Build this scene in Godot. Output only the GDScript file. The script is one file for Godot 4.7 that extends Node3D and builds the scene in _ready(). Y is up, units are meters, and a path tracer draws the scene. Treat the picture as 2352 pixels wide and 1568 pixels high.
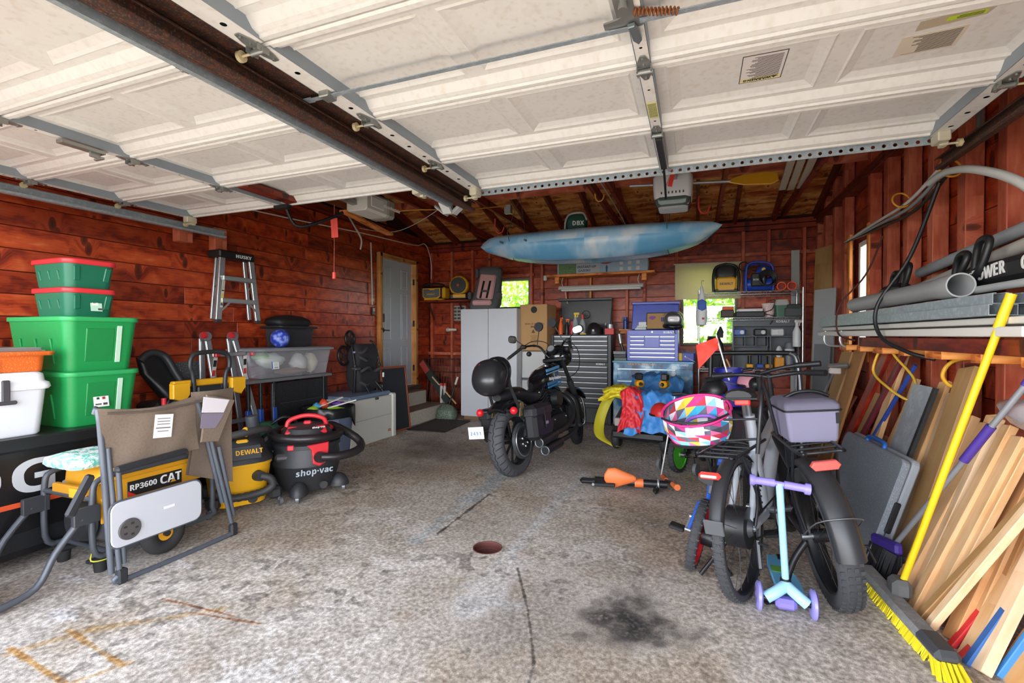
extends Node3D
# A two-bay garage seen from the driveway. x runs right, y up, and z = -depth into the garage; metres. Camera at x 0, z 0.

class Mb:   # collects triangles for one mesh
	var v := PackedVector3Array()
	var n := PackedVector3Array()
	var u := PackedVector2Array()
	var t := Transform3D()
	var o := Vector2.ZERO
	func at(p: Vector3, e := Vector3.ZERO) -> Mb:   # place what follows: position, turn in degrees
		t = Transform3D(Basis.from_euler(e * PI / 180.0), p)
		return self
	func tri(a: Vector3, b: Vector3, c: Vector3, na: Vector3, nb: Vector3, nc: Vector3, ua := Vector2.ZERO, ub := Vector2.ZERO, uc := Vector2.ZERO) -> void:
		if (c - a).cross(b - a).dot(na + nb + nc) < 0.0:
			v.append_array([t * a, t * c, t * b]); n.append_array([t.basis * na, t.basis * nc, t.basis * nb]); u.append_array([ua + o, uc + o, ub + o])
		else:
			v.append_array([t * a, t * b, t * c]); n.append_array([t.basis * na, t.basis * nb, t.basis * nc]); u.append_array([ua + o, ub + o, uc + o])
	func quad(a: Vector3, b: Vector3, c: Vector3, d: Vector3, out := Vector3.ZERO, ua := Vector2.ZERO, ub := Vector2(1, 0), uc := Vector2(1, 1), ud := Vector2(0, 1)) -> Mb:
		var g := (c - a).cross(b - a)
		if g.length_squared() < 1e-16: g = (d - a).cross(c - a)
		if out != Vector3.ZERO and g.dot(out) < 0.0: g = -g
		g = g.normalized()
		tri(a, b, c, g, g, g, ua, ub, uc)
		tri(a, c, d, g, g, g, ua, uc, ud)
		return self
	func box(c: Vector3, s: Vector3, ch := 0.0) -> Mb:
		var h := s * 0.5
		ch = minf(ch, minf(h.x, minf(h.y, h.z)) * 0.95)
		var la := s.max_axis_index()
		var oc := c
		for ax in 3:
			var b1 := (ax + 1) % 3
			var b2 := (ax + 2) % 3
			if b2 == la or (b1 != la and s[b2] > s[b1]):
				var q := b1; b1 = b2; b2 = q
			for sg: float in [-1.0, 1.0]:
				var p: Array[Vector3] = []
				var w: Array[Vector2] = []
				for k: Vector2 in [Vector2(-1, -1), Vector2(1, -1), Vector2(1, 1), Vector2(-1, 1)]:
					var q2 := Vector3.ZERO
					q2[ax] = sg * h[ax]; q2[b1] = k.x * (h[b1] - ch); q2[b2] = k.y * (h[b2] - ch)
					p.append(oc + q2); w.append(Vector2(q2[b1], q2[b2] + (ax * 0.37 + sg * 0.11) * s[b2]))
				var nn := Vector3.ZERO
				nn[ax] = sg
				quad(p[0], p[1], p[2], p[3], nn, w[0], w[1], w[2], w[3])
		if ch <= 0.0: return self
		for ax in 3:
			var b1 := (ax + 1) % 3
			var b2 := (ax + 2) % 3
			for s1: float in [-1.0, 1.0]:
				for s2: float in [-1.0, 1.0]:
					var a := Vector3.ZERO; var b := Vector3.ZERO
					a[b1] = s1 * h[b1]; a[b2] = s2 * (h[b2] - ch); b[b1] = s1 * (h[b1] - ch); b[b2] = s2 * h[b2]
					var e := Vector3.ZERO
					e[ax] = h[ax] - ch
					var nn := Vector3.ZERO
					nn[b1] = s1; nn[b2] = s2
					quad(oc + a - e, oc + a + e, oc + b + e, oc + b - e, nn)
		for sx: float in [-1.0, 1.0]:
			for sy: float in [-1.0, 1.0]:
				for sz: float in [-1.0, 1.0]:
					var k := Vector3(sx, sy, sz)
					var g := k.normalized()
					tri(oc + k * Vector3(h.x, h.y - ch, h.z - ch), oc + k * Vector3(h.x - ch, h.y, h.z - ch), oc + k * Vector3(h.x - ch, h.y - ch, h.z), g, g, g)
		return self
	func bar(a: Vector3, b: Vector3, w: float, d: float, up := Vector3.UP, ch := 0.0) -> Mb:   # a box from a to b
		var keep := t
		var z := (b - a).normalized()
		if absf(z.dot(up)) > 0.99: up = Vector3.RIGHT if absf(z.x) < 0.9 else Vector3.UP
		var x := up.cross(z).normalized()
		t = keep * Transform3D(Basis(x, z.cross(x), z), (a + b) * 0.5)
		box(Vector3.ZERO, Vector3(w, d, a.distance_to(b)), ch)
		t = keep
		return self
	func grid(p: Array, cu := false, cv := false, out := Vector3.ZERO) -> Mb:   # rows of points; smooth normals; cu closes along a row, cv closes the rows
		var nv := p.size()
		var nu: int = p[0].size()
		var nr := []
		for j in nv:
			var r := PackedVector3Array()
			for i in nu:
				var i0 := (i - 1 + nu) % nu if cu else maxi(i - 1, 0)
				var i1 := (i + 1) % nu if cu else mini(i + 1, nu - 1)
				var j0 := (j - 1 + nv) % nv if cv else maxi(j - 1, 0)
				var j1 := (j + 1) % nv if cv else mini(j + 1, nv - 1)
				var du: Vector3 = p[j][i1] - p[j][i0]
				var dv: Vector3 = p[j1][i] - p[j0][i]
				var g := du.cross(dv)
				if g.length_squared() < 1e-18:
					du = p[j1][i1] - p[j1][i0] + p[j0][i1] - p[j0][i0]
					g = du.cross(dv)
				r.append(g.normalized())
			nr.append(r)
		var flip := 1.0
		if out != Vector3.ZERO:
			var tot := Vector3.ZERO
			for r: PackedVector3Array in nr:
				for g in r: tot += g
			if tot.dot(out) < 0.0: flip = -1.0
		elif cu:   # point away from the middle of the row
			var s := 0.0
			for j in nv:
				var mid := Vector3.ZERO
				for i in nu: mid += p[j][i]
				mid /= nu
				for i in nu: s += nr[j][i].dot((p[j][i] - mid).normalized())
			if s < 0.0: flip = -1.0
		elif cv:
			var s := 0.0
			for i in nu:
				var mid := Vector3.ZERO
				for j in nv: mid += p[j][i]
				mid /= nv
				for j in nv: s += nr[j][i].dot((p[j][i] - mid).normalized())
			if s < 0.0: flip = -1.0
		for j in (nv if cv else nv - 1):
			for i in (nu if cu else nu - 1):
				var i2 := (i + 1) % nu
				var j2 := (j + 1) % nv
				var ua := Vector2(float(i) / (nu - 1), float(j) / (nv - 1)); var ub := Vector2(float(i + 1) / (nu - 1), ua.y); var uc := Vector2(ub.x, float(j + 1) / (nv - 1)); var ud := Vector2(ua.x, uc.y)
				tri(p[j][i], p[j][i2], p[j2][i2], nr[j][i] * flip, nr[j][i2] * flip, nr[j2][i2] * flip, ua, ub, uc)
				tri(p[j][i], p[j2][i2], p[j2][i], nr[j][i] * flip, nr[j2][i2] * flip, nr[j2][i] * flip, ua, uc, ud)
		return self
	func fan(r: Array, out := Vector3.ZERO) -> Mb:   # flat lid over a ring
		var c := Vector3.ZERO
		for q: Vector3 in r: c += q
		c /= r.size()
		var g := Vector3.ZERO
		for i in r.size(): g += (r[(i + 1) % r.size()] - c).cross(r[i] - c)
		if out != Vector3.ZERO and g.dot(out) < 0.0: g = -g
		g = g.normalized()
		for i in r.size():
			var a: Vector3 = r[i]; var b: Vector3 = r[(i + 1) % r.size()]
			tri(c, a, b, g, g, g)
		return self
	func loft(rings: Array, caps := true) -> Mb:
		grid(rings, true, false)
		if caps:
			fan(rings[0], rings[0][0] - rings[1][0]); fan(rings[-1], rings[-1][0] - rings[-2][0])
		return self
	func tube(p: Array, r, seg := 8, closed := false, caps := true, rr: Array = []) -> Mb:
		var rings := []
		var k := p.size()
		var d0: Vector3 = ((p[1] - p[0]) if not closed else (p[1] - p[k - 1])).normalized()
		var nrm := d0.cross(Vector3.UP if absf(d0.y) < 0.9 else Vector3.RIGHT).normalized()
		for i in k:
			var a: Vector3 = p[(i - 1 + k) % k] if closed or i > 0 else p[i]
			var b: Vector3 = p[(i + 1) % k] if closed or i < k - 1 else p[i]
			var d := (b - a).normalized()
			nrm = (nrm - d * nrm.dot(d)).normalized()
			var bn := d.cross(nrm)
			var q := PackedVector3Array()
			var rad: float = rr[i] if rr else r
			for s in seg:
				var an := TAU * s / seg
				q.append(p[i] + (nrm * cos(an) + bn * sin(an)) * rad)
			rings.append(q)
		grid(rings, true, closed)
		if caps and not closed:
			fan(rings[0], p[0] - p[1]); fan(rings[-1], p[k - 1] - p[k - 2])
		return self
	func cyl(a: Vector3, b: Vector3, r0: float, r1 := -1.0, seg := 14) -> Mb:
		return tube([a, b], r0, seg, false, true, [r0, r0 if r1 < 0.0 else r1])
	func ring(c: Vector3, R: float, r: float, ax := Vector3.UP, seg := 24, ts := 8, sq := 1.0) -> Mb:
		var p := []
		var x := ax.cross(Vector3.UP if absf(ax.y) < 0.9 else Vector3.RIGHT).normalized()
		var y := ax.cross(x).normalized()
		var rings := []
		for s in seg:
			var dir := x * cos(TAU * s / seg) + y * sin(TAU * s / seg)
			var q := PackedVector3Array()
			for k in ts:
				q.append(c + dir * (R + r * cos(TAU * k / ts)) + ax.normalized() * r * sq * sin(TAU * k / ts))
			rings.append(q)
		return grid(rings, true, true)
	func lathe(pr: Array, seg := 24, a0 := 0.0, a1 := 360.0) -> Mb:   # pr: Vector2(radius, height); sharp where the profile turns by more than 35 degrees
		var full := a1 - a0 > 359.0
		for k in pr.size() - 1:
			var d: Vector2 = pr[k + 1] - pr[k]
			if d.length() < 1e-6: continue
			var ns := [d.normalized(), d.normalized()]
			for e in 2:
				var m: int = k - 1 if e == 0 else k + 1
				if m >= 0 and m < pr.size() - 1:
					var d2: Vector2 = pr[m + 1] - pr[m]
					if d2.length() > 1e-6 and absf(d.angle_to(d2)) < 0.62: ns[e] = (d.normalized() + d2.normalized()).normalized()
			for s in seg:
				var q := deg_to_rad(lerpf(a0, a1, float(s) / seg)); var w := deg_to_rad(lerpf(a0, a1, float(s + 1) / seg))
				var c0 := Vector3(cos(q), 0, sin(q)); var c1 := Vector3(cos(w), 0, sin(w))
				var A: Vector3 = c0 * pr[k].x + Vector3(0, pr[k].y, 0); var B: Vector3 = c1 * pr[k].x + Vector3(0, pr[k].y, 0)
				var C: Vector3 = c1 * pr[k + 1].x + Vector3(0, pr[k + 1].y, 0); var D: Vector3 = c0 * pr[k + 1].x + Vector3(0, pr[k + 1].y, 0)
				var f := func(c: Vector3, m: Vector2): return c * m.y - Vector3(0, m.x, 0)
				var u0 := Vector2(float(s) / seg, pr[k].y); var u1 := Vector2(float(s + 1) / seg, pr[k].y); var u2 := Vector2(u1.x, pr[k + 1].y); var u3 := Vector2(u0.x, pr[k + 1].y)
				tri(A, B, C, f.call(c0, ns[0]), f.call(c1, ns[0]), f.call(c1, ns[1]), u0, u1, u2)
				tri(A, C, D, f.call(c0, ns[0]), f.call(c1, ns[1]), f.call(c0, ns[1]), u0, u2, u3)
		if not full: pass
		return self
	func ell(c: Vector3, r: Vector3, seg := 16, lo := -90.0, hi := 90.0, pw := 1.0) -> Mb:
		var rows := []
		var nv := maxi(4, seg / 2)
		for j in nv + 1:
			var la := deg_to_rad(lerpf(lo, hi, float(j) / nv))
			var q := PackedVector3Array()
			for i in seg:
				var lo2 := TAU * i / seg
				var d := Vector3(cos(lo2), sin(la), sin(lo2))
				if pw != 1.0: d = Vector3(signf(d.x) * absf(d.x) ** pw, signf(d.y) * absf(d.y) ** pw, signf(d.z) * absf(d.z) ** pw)
				var cl := maxf(cos(la), 0.0005) ** pw
				q.append(c + Vector3(d.x * cl * r.x, d.y * r.y, d.z * cl * r.z))
			rows.append(q)
		return grid(rows, true, false)
	func prism(poly: Array, depth: float, ch := 0.0, z0 := 0.0) -> Mb:   # polygon in x, y given depth in z, front at z0 + depth/2
		var pp := PackedVector2Array(poly)
		if Geometry2D.is_polygon_clockwise(pp): pp.reverse()
		var idx := Geometry2D.triangulate_polygon(pp)
		var inner := pp
		if ch > 0.0:
			var off := Geometry2D.offset_polygon(pp, -ch, Geometry2D.JOIN_MITER)
			if off.size() == 1 and off[0].size() == pp.size():   # keep the corners paired
				inner = off[0]
				if Geometry2D.is_polygon_clockwise(inner): inner.reverse()
				var best := 0
				for k in inner.size():
					if inner[k].distance_squared_to(pp[0]) < inner[best].distance_squared_to(pp[0]): best = k
				var rot := PackedVector2Array()
				for k in inner.size(): rot.append(inner[(best + k) % inner.size()])
				inner = rot
			else: ch = 0.0
		for sg: float in [-1.0, 1.0]:
			var z := z0 + sg * depth * 0.5
			var g := Vector3(0, 0, sg)
			for k in range(0, idx.size(), 3):
				var a := inner[idx[k]]; var b := inner[idx[k + 1]]; var c := inner[idx[k + 2]]
				tri(Vector3(a.x, a.y, z), Vector3(b.x, b.y, z), Vector3(c.x, c.y, z), g, g, g, a, b, c)
			if ch > 0.0:
				for k in pp.size():
					var k2 := (k + 1) % pp.size()
					var e := pp[k2] - pp[k]
					quad(Vector3(pp[k].x, pp[k].y, z - sg * ch), Vector3(pp[k2].x, pp[k2].y, z - sg * ch), Vector3(inner[k2].x, inner[k2].y, z), Vector3(inner[k].x, inner[k].y, z), Vector3(e.y, -e.x, 0).normalized() + g)
		var zh := depth * 0.5 - ch
		for k in pp.size():
			var k2 := (k + 1) % pp.size()
			var e := pp[k2] - pp[k]
			quad(Vector3(pp[k].x, pp[k].y, z0 - zh), Vector3(pp[k2].x, pp[k2].y, z0 - zh), Vector3(pp[k2].x, pp[k2].y, z0 + zh), Vector3(pp[k].x, pp[k].y, z0 + zh), Vector3(e.y, -e.x, 0), Vector2(0, 0), Vector2(e.length(), 0), Vector2(e.length(), depth), Vector2(0, depth))
		return self
	func sheet(p: Array, th := 0.004, up := Vector3.UP) -> Mb:   # a cloth: grid of points with thickness
		grid(p, false, false, up)
		var q := []
		for r: Array in p:
			var w := []
			for e: Vector3 in r: w.append(e - up * th)
			q.append(w)
		grid(q, false, false, -up)
		return self
	func mesh() -> ArrayMesh:
		var a := []
		a.resize(Mesh.ARRAY_MAX)
		a[Mesh.ARRAY_VERTEX] = v; a[Mesh.ARRAY_NORMAL] = n; a[Mesh.ARRAY_TEX_UV] = u
		var m := ArrayMesh.new()
		m.add_surface_from_arrays(Mesh.PRIMITIVE_TRIANGLES, a)
		return m

var mats := {}
var names := {}
var rng := RandomNumberGenerator.new()
var font: SystemFont

func mb() -> Mb: return Mb.new()
func v3(x: float, y: float, z: float) -> Vector3: return Vector3(x, y, z)
func v2(x: float, y: float) -> Vector2: return Vector2(x, y)
func P(x: float, y: float, d: float) -> Vector3: return Vector3(x, y, -d)
func rr(a: float, b: float) -> float: return rng.randf_range(a, b)

func mt(hex: String, rough := 0.6, metal := 0.0, coat := 0.0) -> StandardMaterial3D:
	var key := "%s|%s|%s|%s" % [hex, rough, metal, coat]
	if not mats.has(key):
		var m := StandardMaterial3D.new()
		m.albedo_color = Color(hex); m.roughness = rough; m.metallic = metal
		if coat > 0.0:
			m.clearcoat_enabled = true; m.clearcoat = coat; m.clearcoat_roughness = 0.12
		mats[key] = m
	return mats[key]
func glass(hex: String, alpha: float, rough := 0.05) -> StandardMaterial3D:
	var key := "glass|%s|%s|%s" % [hex, alpha, rough]
	if not mats.has(key):
		var m := StandardMaterial3D.new()
		var c := Color(hex)
		c.a = alpha
		m.albedo_color = c; m.roughness = rough; m.transparency = BaseMaterial3D.TRANSPARENCY_ALPHA
		mats[key] = m
	return mats[key]

func numbered(called: String) -> String:
	names[called] = names.get(called, -1) + 1
	return called if names[called] == 0 else "%s_%03d" % [called, names[called]]

func thing(called: String, label: String, category: String, at := Vector3.ZERO, turn := 0.0, group := "") -> Node3D:
	var o := Node3D.new()
	o.name = numbered(called)
	add_child(o)
	o.position = at; o.rotation_degrees.y = turn
	o.set_meta("label", label); o.set_meta("category", category)
	if group: o.set_meta("group", group)
	return o
func struct(called: String) -> Node3D:
	var o := Node3D.new()
	o.name = called
	add_child(o)
	o.set_meta("kind", "structure")
	return o
func part(parent: Node3D, called: String, m: Mb, material: Material, label := "") -> MeshInstance3D:
	var o := MeshInstance3D.new()
	o.name = called
	o.mesh = m.mesh(); o.material_override = material
	parent.add_child(o, true)
	if label: o.set_meta("label", label)
	return o
func solo(called: String, label: String, category: String, at: Vector3, turn: float, m: Mb, material: Material, group := "") -> MeshInstance3D:   # a thing that is one mesh
	var o := MeshInstance3D.new()
	o.name = numbered(called)
	o.mesh = m.mesh(); o.material_override = material
	add_child(o)
	o.position = at; o.rotation_degrees.y = turn
	o.set_meta("label", label); o.set_meta("category", category)
	if group: o.set_meta("group", group)
	return o
func text(parent: Node3D, called: String, s: String, h: float, material: Material, at: Vector3, turn := Vector3.ZERO, depth := 0.003, stretch := 1.0) -> MeshInstance3D:
	var f := TextMesh.new()
	f.text = s; f.font = font; f.font_size = 48; f.pixel_size = h / 35.0; f.depth = depth
	f.curve_step = 4.0
	var o := MeshInstance3D.new()
	o.name = called; o.mesh = f; o.material_override = material
	parent.add_child(o, true)
	o.position = at; o.rotation_degrees = turn; o.scale = Vector3(stretch, 1, 1)
	return o
func curve(pts: Array, k := 6) -> Array:   # smooth path through points
	var out := []
	for i in pts.size() - 1:
		var a: Vector3 = pts[maxi(i - 1, 0)]; var b: Vector3 = pts[i]; var c: Vector3 = pts[i + 1]; var d: Vector3 = pts[mini(i + 2, pts.size() - 1)]
		for s in k: out.append(b.cubic_interpolate(c, a, d, float(s) / k))
	out.append(pts[-1])
	return out
func rrect(w: float, h: float, r: float, k := 4) -> Array:   # rounded rectangle
	var out := []
	for q in 4:
		var c := Vector2((w / 2 - r) * [1, -1, -1, 1][q], (h / 2 - r) * [1, 1, -1, -1][q])
		for s in k + 1:
			var a := PI / 2 * (q + float(s) / k)
			out.append(c + Vector2(cos(a), sin(a)) * r)
	return out
func oct(cx: float, cy: float, r: float, k := 8) -> Array:
	var out := []
	for s in k: out.append(Vector2(cx + r * cos(TAU * (s + 0.5) / k), cy + r * sin(TAU * (s + 0.5) / k)))
	return out
func rring(w: float, d: float, r: float, y: float, k := 4, c := Vector2.ZERO) -> PackedVector3Array:   # rounded rectangle lying at height y
	var q := PackedVector3Array()
	for e: Vector2 in rrect(w, d, r, k): q.append(Vector3(e.x + c.x, y, e.y + c.y))
	return q

# ---------- textures ----------
func tex(im: Image) -> ImageTexture:
	return ImageTexture.create_from_image(im)
func noise(freq: float, sd: int, oct_n := 4, type := FastNoiseLite.TYPE_SIMPLEX_SMOOTH) -> FastNoiseLite:
	var f := FastNoiseLite.new()
	f.seed = sd; f.frequency = freq; f.noise_type = type; f.fractal_octaves = oct_n
	if type == FastNoiseLite.TYPE_CELLULAR:
		f.fractal_type = FastNoiseLite.FRACTAL_NONE
	return f
func wood_image(w: int, h: int, ramp: Array, sd: int, knots: int, contrast := 1.0) -> Image:   # grain along u; 1 m x h/w m
	var im := Image.create(w, h, false, Image.FORMAT_RGB8)
	var a := noise(0.012, sd, 4)
	var b := noise(0.05, sd + 3, 3)
	var g := Gradient.new()
	g.colors = PackedColorArray(ramp); var off := PackedFloat32Array()
	for i in ramp.size(): off.append(float(i) / (ramp.size() - 1))
	g.offsets = off
	var kn := []
	var r := RandomNumberGenerator.new()
	r.seed = sd
	for k in knots: kn.append(Vector3(r.randf() * w, r.randf() * h, r.randf_range(0.022, 0.042) * w * 0.5))
	for y in h:
		for x in w:
			var q := 0.0
			var dark := 0.0
			for k: Vector3 in kn:
				var dx := absf(x - k.x); dx = minf(dx, w - dx)
				var dy := absf(y - k.y); dy = minf(dy, h - dy)
				if dx > 5.0 * k.z or dy > 4.0 * k.z: continue
				var d := sqrt(dx * dx * 0.35 + dy * dy) / k.z
				if d < 4.0: q += exp(-d * d * 0.25) * 0.9
				if d < 1.0: dark = maxf(dark, 1.0 - d * 0.5)
			var yy := y + q * 26.0
			var s := a.get_noise_2d(x * 0.22, yy * 2.2) * 0.55 + b.get_noise_2d(x * 0.12, yy * 5.0) * 0.35
			s += 0.22 * sin((yy * 0.16 + a.get_noise_2d(x * 0.3, yy * 0.6) * 5.0))
			var c := g.sample(clampf(0.5 + s * contrast * 0.6 + q * 0.08, 0.0, 1.0))
			if dark > 0.0: c = c.lerp(ramp[0] * 0.55, dark * 0.8)
			im.set_pixel(x, y, c)
	return im
func wood_mat(im: Image, tint := "ffffff", rough := 0.6, scale := 1.0, relief := 0.0) -> StandardMaterial3D:
	var m := StandardMaterial3D.new()
	if not mats.has(im): mats[im] = tex(im)
	m.albedo_texture = mats[im]; m.albedo_color = Color(tint); m.roughness = rough
	m.uv1_scale = Vector3(scale, scale, scale)
	return m

var redwood: Array = []
var pine: Array = []
var studwood: Array = []
var roofwood: Array = []
var WD := {}

func make_woods() -> void:
	var c := func(a: Array): return a.map(func(s): return Color(s))
	var r1 := wood_image(768, 192, c.call(["4a140a", "8a2a12", "b2431d", "c25228", "cc6c3c"]), 11, 5, 1.15)
	var r2 := wood_image(768, 192, c.call(["44120a", "762310", "a23a1b", "ba5028", "cc703f"]), 23, 3, 1.0)
	for t: String in ["ffffff", "e0d6d0", "fff0e4", "d0c2bc"]: redwood.append(wood_mat(r1, t, 0.42, 1.3))
	for t: String in ["ffffff", "fbeee6", "d8ccc8"]: redwood.append(wood_mat(r2, t, 0.42, 1.1))
	var s1 := wood_image(512, 128, c.call(["6e2a1a", "a44a30", "c06448", "d07a5c", "e09a7a"]), 37, 3, 0.9)
	for t: String in ["ffffff", "eadcd6", "f4d8cc"]: studwood.append(wood_mat(s1, t, 0.55, 1.2))
	var f1 := wood_image(512, 160, c.call(["6a3818", "b86c34", "e29a58", "eeb270", "f6c890"]), 51, 5, 1.3)
	for t: String in ["ffffff", "fbe6d8", "ecd0bc", "fff0e4", "e4bca4"]: roofwood.append(wood_mat(f1, t, 0.6, 1.4))
	var p1 := wood_image(512, 128, c.call(["b98a58", "d2a878", "e2c097", "ead0ac", "f0dcbe"]), 71, 1, 0.75)
	for t: String in ["ffffff", "f2e4d0", "fbeedd", "e6d2b8", "e2c8a8", "f8e2c4"]: pine.append(wood_mat(p1, t, 0.6, 1.2))
	WD["cedar"] = wood_mat(p1, "d89878", 0.6, 1.2)
	WD["pink"] = wood_mat(p1, "f0b8a0", 0.6, 1.2)
	WD["weathered"] = wood_mat(p1, "c2b294", 0.65, 1.0)
	WD["orange"] = wood_mat(f1, "ffe0b8", 0.55, 1.2)
	WD["mahogany"] = wood_mat(r2, "e0b0b0", 0.35, 1.0)
	WD["darkbrown"] = wood_mat(r2, "b09a92", 0.5, 1.0)
	WD["beam"] = wood_mat(r2, "c8a898", 0.6, 0.9)
	WD["ply"] = wood_mat(p1, "ecd4ac", 0.6, 0.6)
	var cb := wood_image(256, 128, c.call(["b08458", "b8905f", "bd9465", "c0996b", "c29c70"]), 91, 0, 0.4)
	WD["card"] = wood_mat(cb, "ffffff", 0.8, 0.7)
	WD["card2"] = wood_mat(cb, "f0dcc8", 0.8, 0.7)

func any(a: Array) -> Material: return a[rng.randi() % a.size()]

# boards on a wall: rows of planks with the openings left out. axis 0: along x at depth `at`, axis 2: along depth at x `at`; out: which way they face
func planks(node: Node3D, axis: int, at: float, from: float, to: float, y0: float, y1: float, rowh: float, holes: Array, wood: Array, out: float, called := "plank", minl := 1.6, maxl := 3.6) -> void:
	var rows := int(round((y1 - y0) / rowh))
	var h := (y1 - y0) / rows
	for r in rows:
		var a := y0 + r * h
		var seg := [[from, to]]
		for q: Array in holes:   # [from, to, ylow, yhigh]
			if a + h * 0.5 < q[2] or a + h * 0.5 > q[3]: continue
			var nx := []
			for s: Array in seg:
				if q[1] <= s[0] or q[0] >= s[1]: nx.append(s); continue
				if q[0] - s[0] > 0.03: nx.append([s[0], q[0]])
				if s[1] - q[1] > 0.03: nx.append([q[1], s[1]])
			seg = nx
		for s: Array in seg:
			var p: float = s[0]
			while p < s[1] - 0.02:
				var e: float = minf(p + rr(minl, maxl), s[1])
				if s[1] - e < 0.5: e = s[1]
				var b := mb()
				b.o = v2(rng.randf() * 5, rng.randf() * 5)
				var th := 0.02 + rr(-0.0025, 0.0025)
				var mid := (p + e) / 2
				var c := P(at - out * 0.01, a + h / 2, mid) if axis == 2 else P(mid, a + h / 2, at - out * 0.01)
				var sz := v3(th, h - 0.005, e - p - 0.003) if axis == 2 else v3(e - p - 0.003, h - 0.005, th)
				b.box(c, sz, 0.0025)
				part(node, called, b, any(wood))
				p = e

func slab(node: Node3D, called: String, x0: float, x1: float, y0: float, y1: float, d0: float, d1: float, m: Material) -> MeshInstance3D:
	return part(node, called, mb().box(P((x0 + x1) / 2, (y0 + y1) / 2, (d0 + d1) / 2), v3(x1 - x0, y1 - y0, d1 - d0)), m)

func holed(node: Node3D, called: String, axis: int, t0: float, t1: float, a0: float, a1: float, y0: float, y1: float, holes: Array, m: Material) -> void:   # wall slab with openings, in upright strips
	var cuts := [a0, a1]
	for q: Array in holes: cuts.append_array([q[0], q[1]])
	cuts.sort()
	for i in cuts.size() - 1:
		var c0: float = cuts[i]; var c1: float = cuts[i + 1]
		if c1 - c0 < 0.001: continue
		var bands := [[y0, y1]]
		for q: Array in holes:
			if q[0] <= c0 + 0.001 and q[1] >= c1 - 0.001:
				var nb := []
				for b: Array in bands:
					if q[2] > b[0]: nb.append([b[0], minf(q[2], b[1])])
					if q[3] < b[1]: nb.append([maxf(q[3], b[0]), b[1]])
				bands = nb
		for b: Array in bands:
			if b[1] - b[0] < 0.001: continue
			if axis == 2: slab(node, called, t0, t1, b[0], b[1], c0, c1, m)
			else: slab(node, called, c0, c1, b[0], b[1], t0, t1, m)

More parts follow.
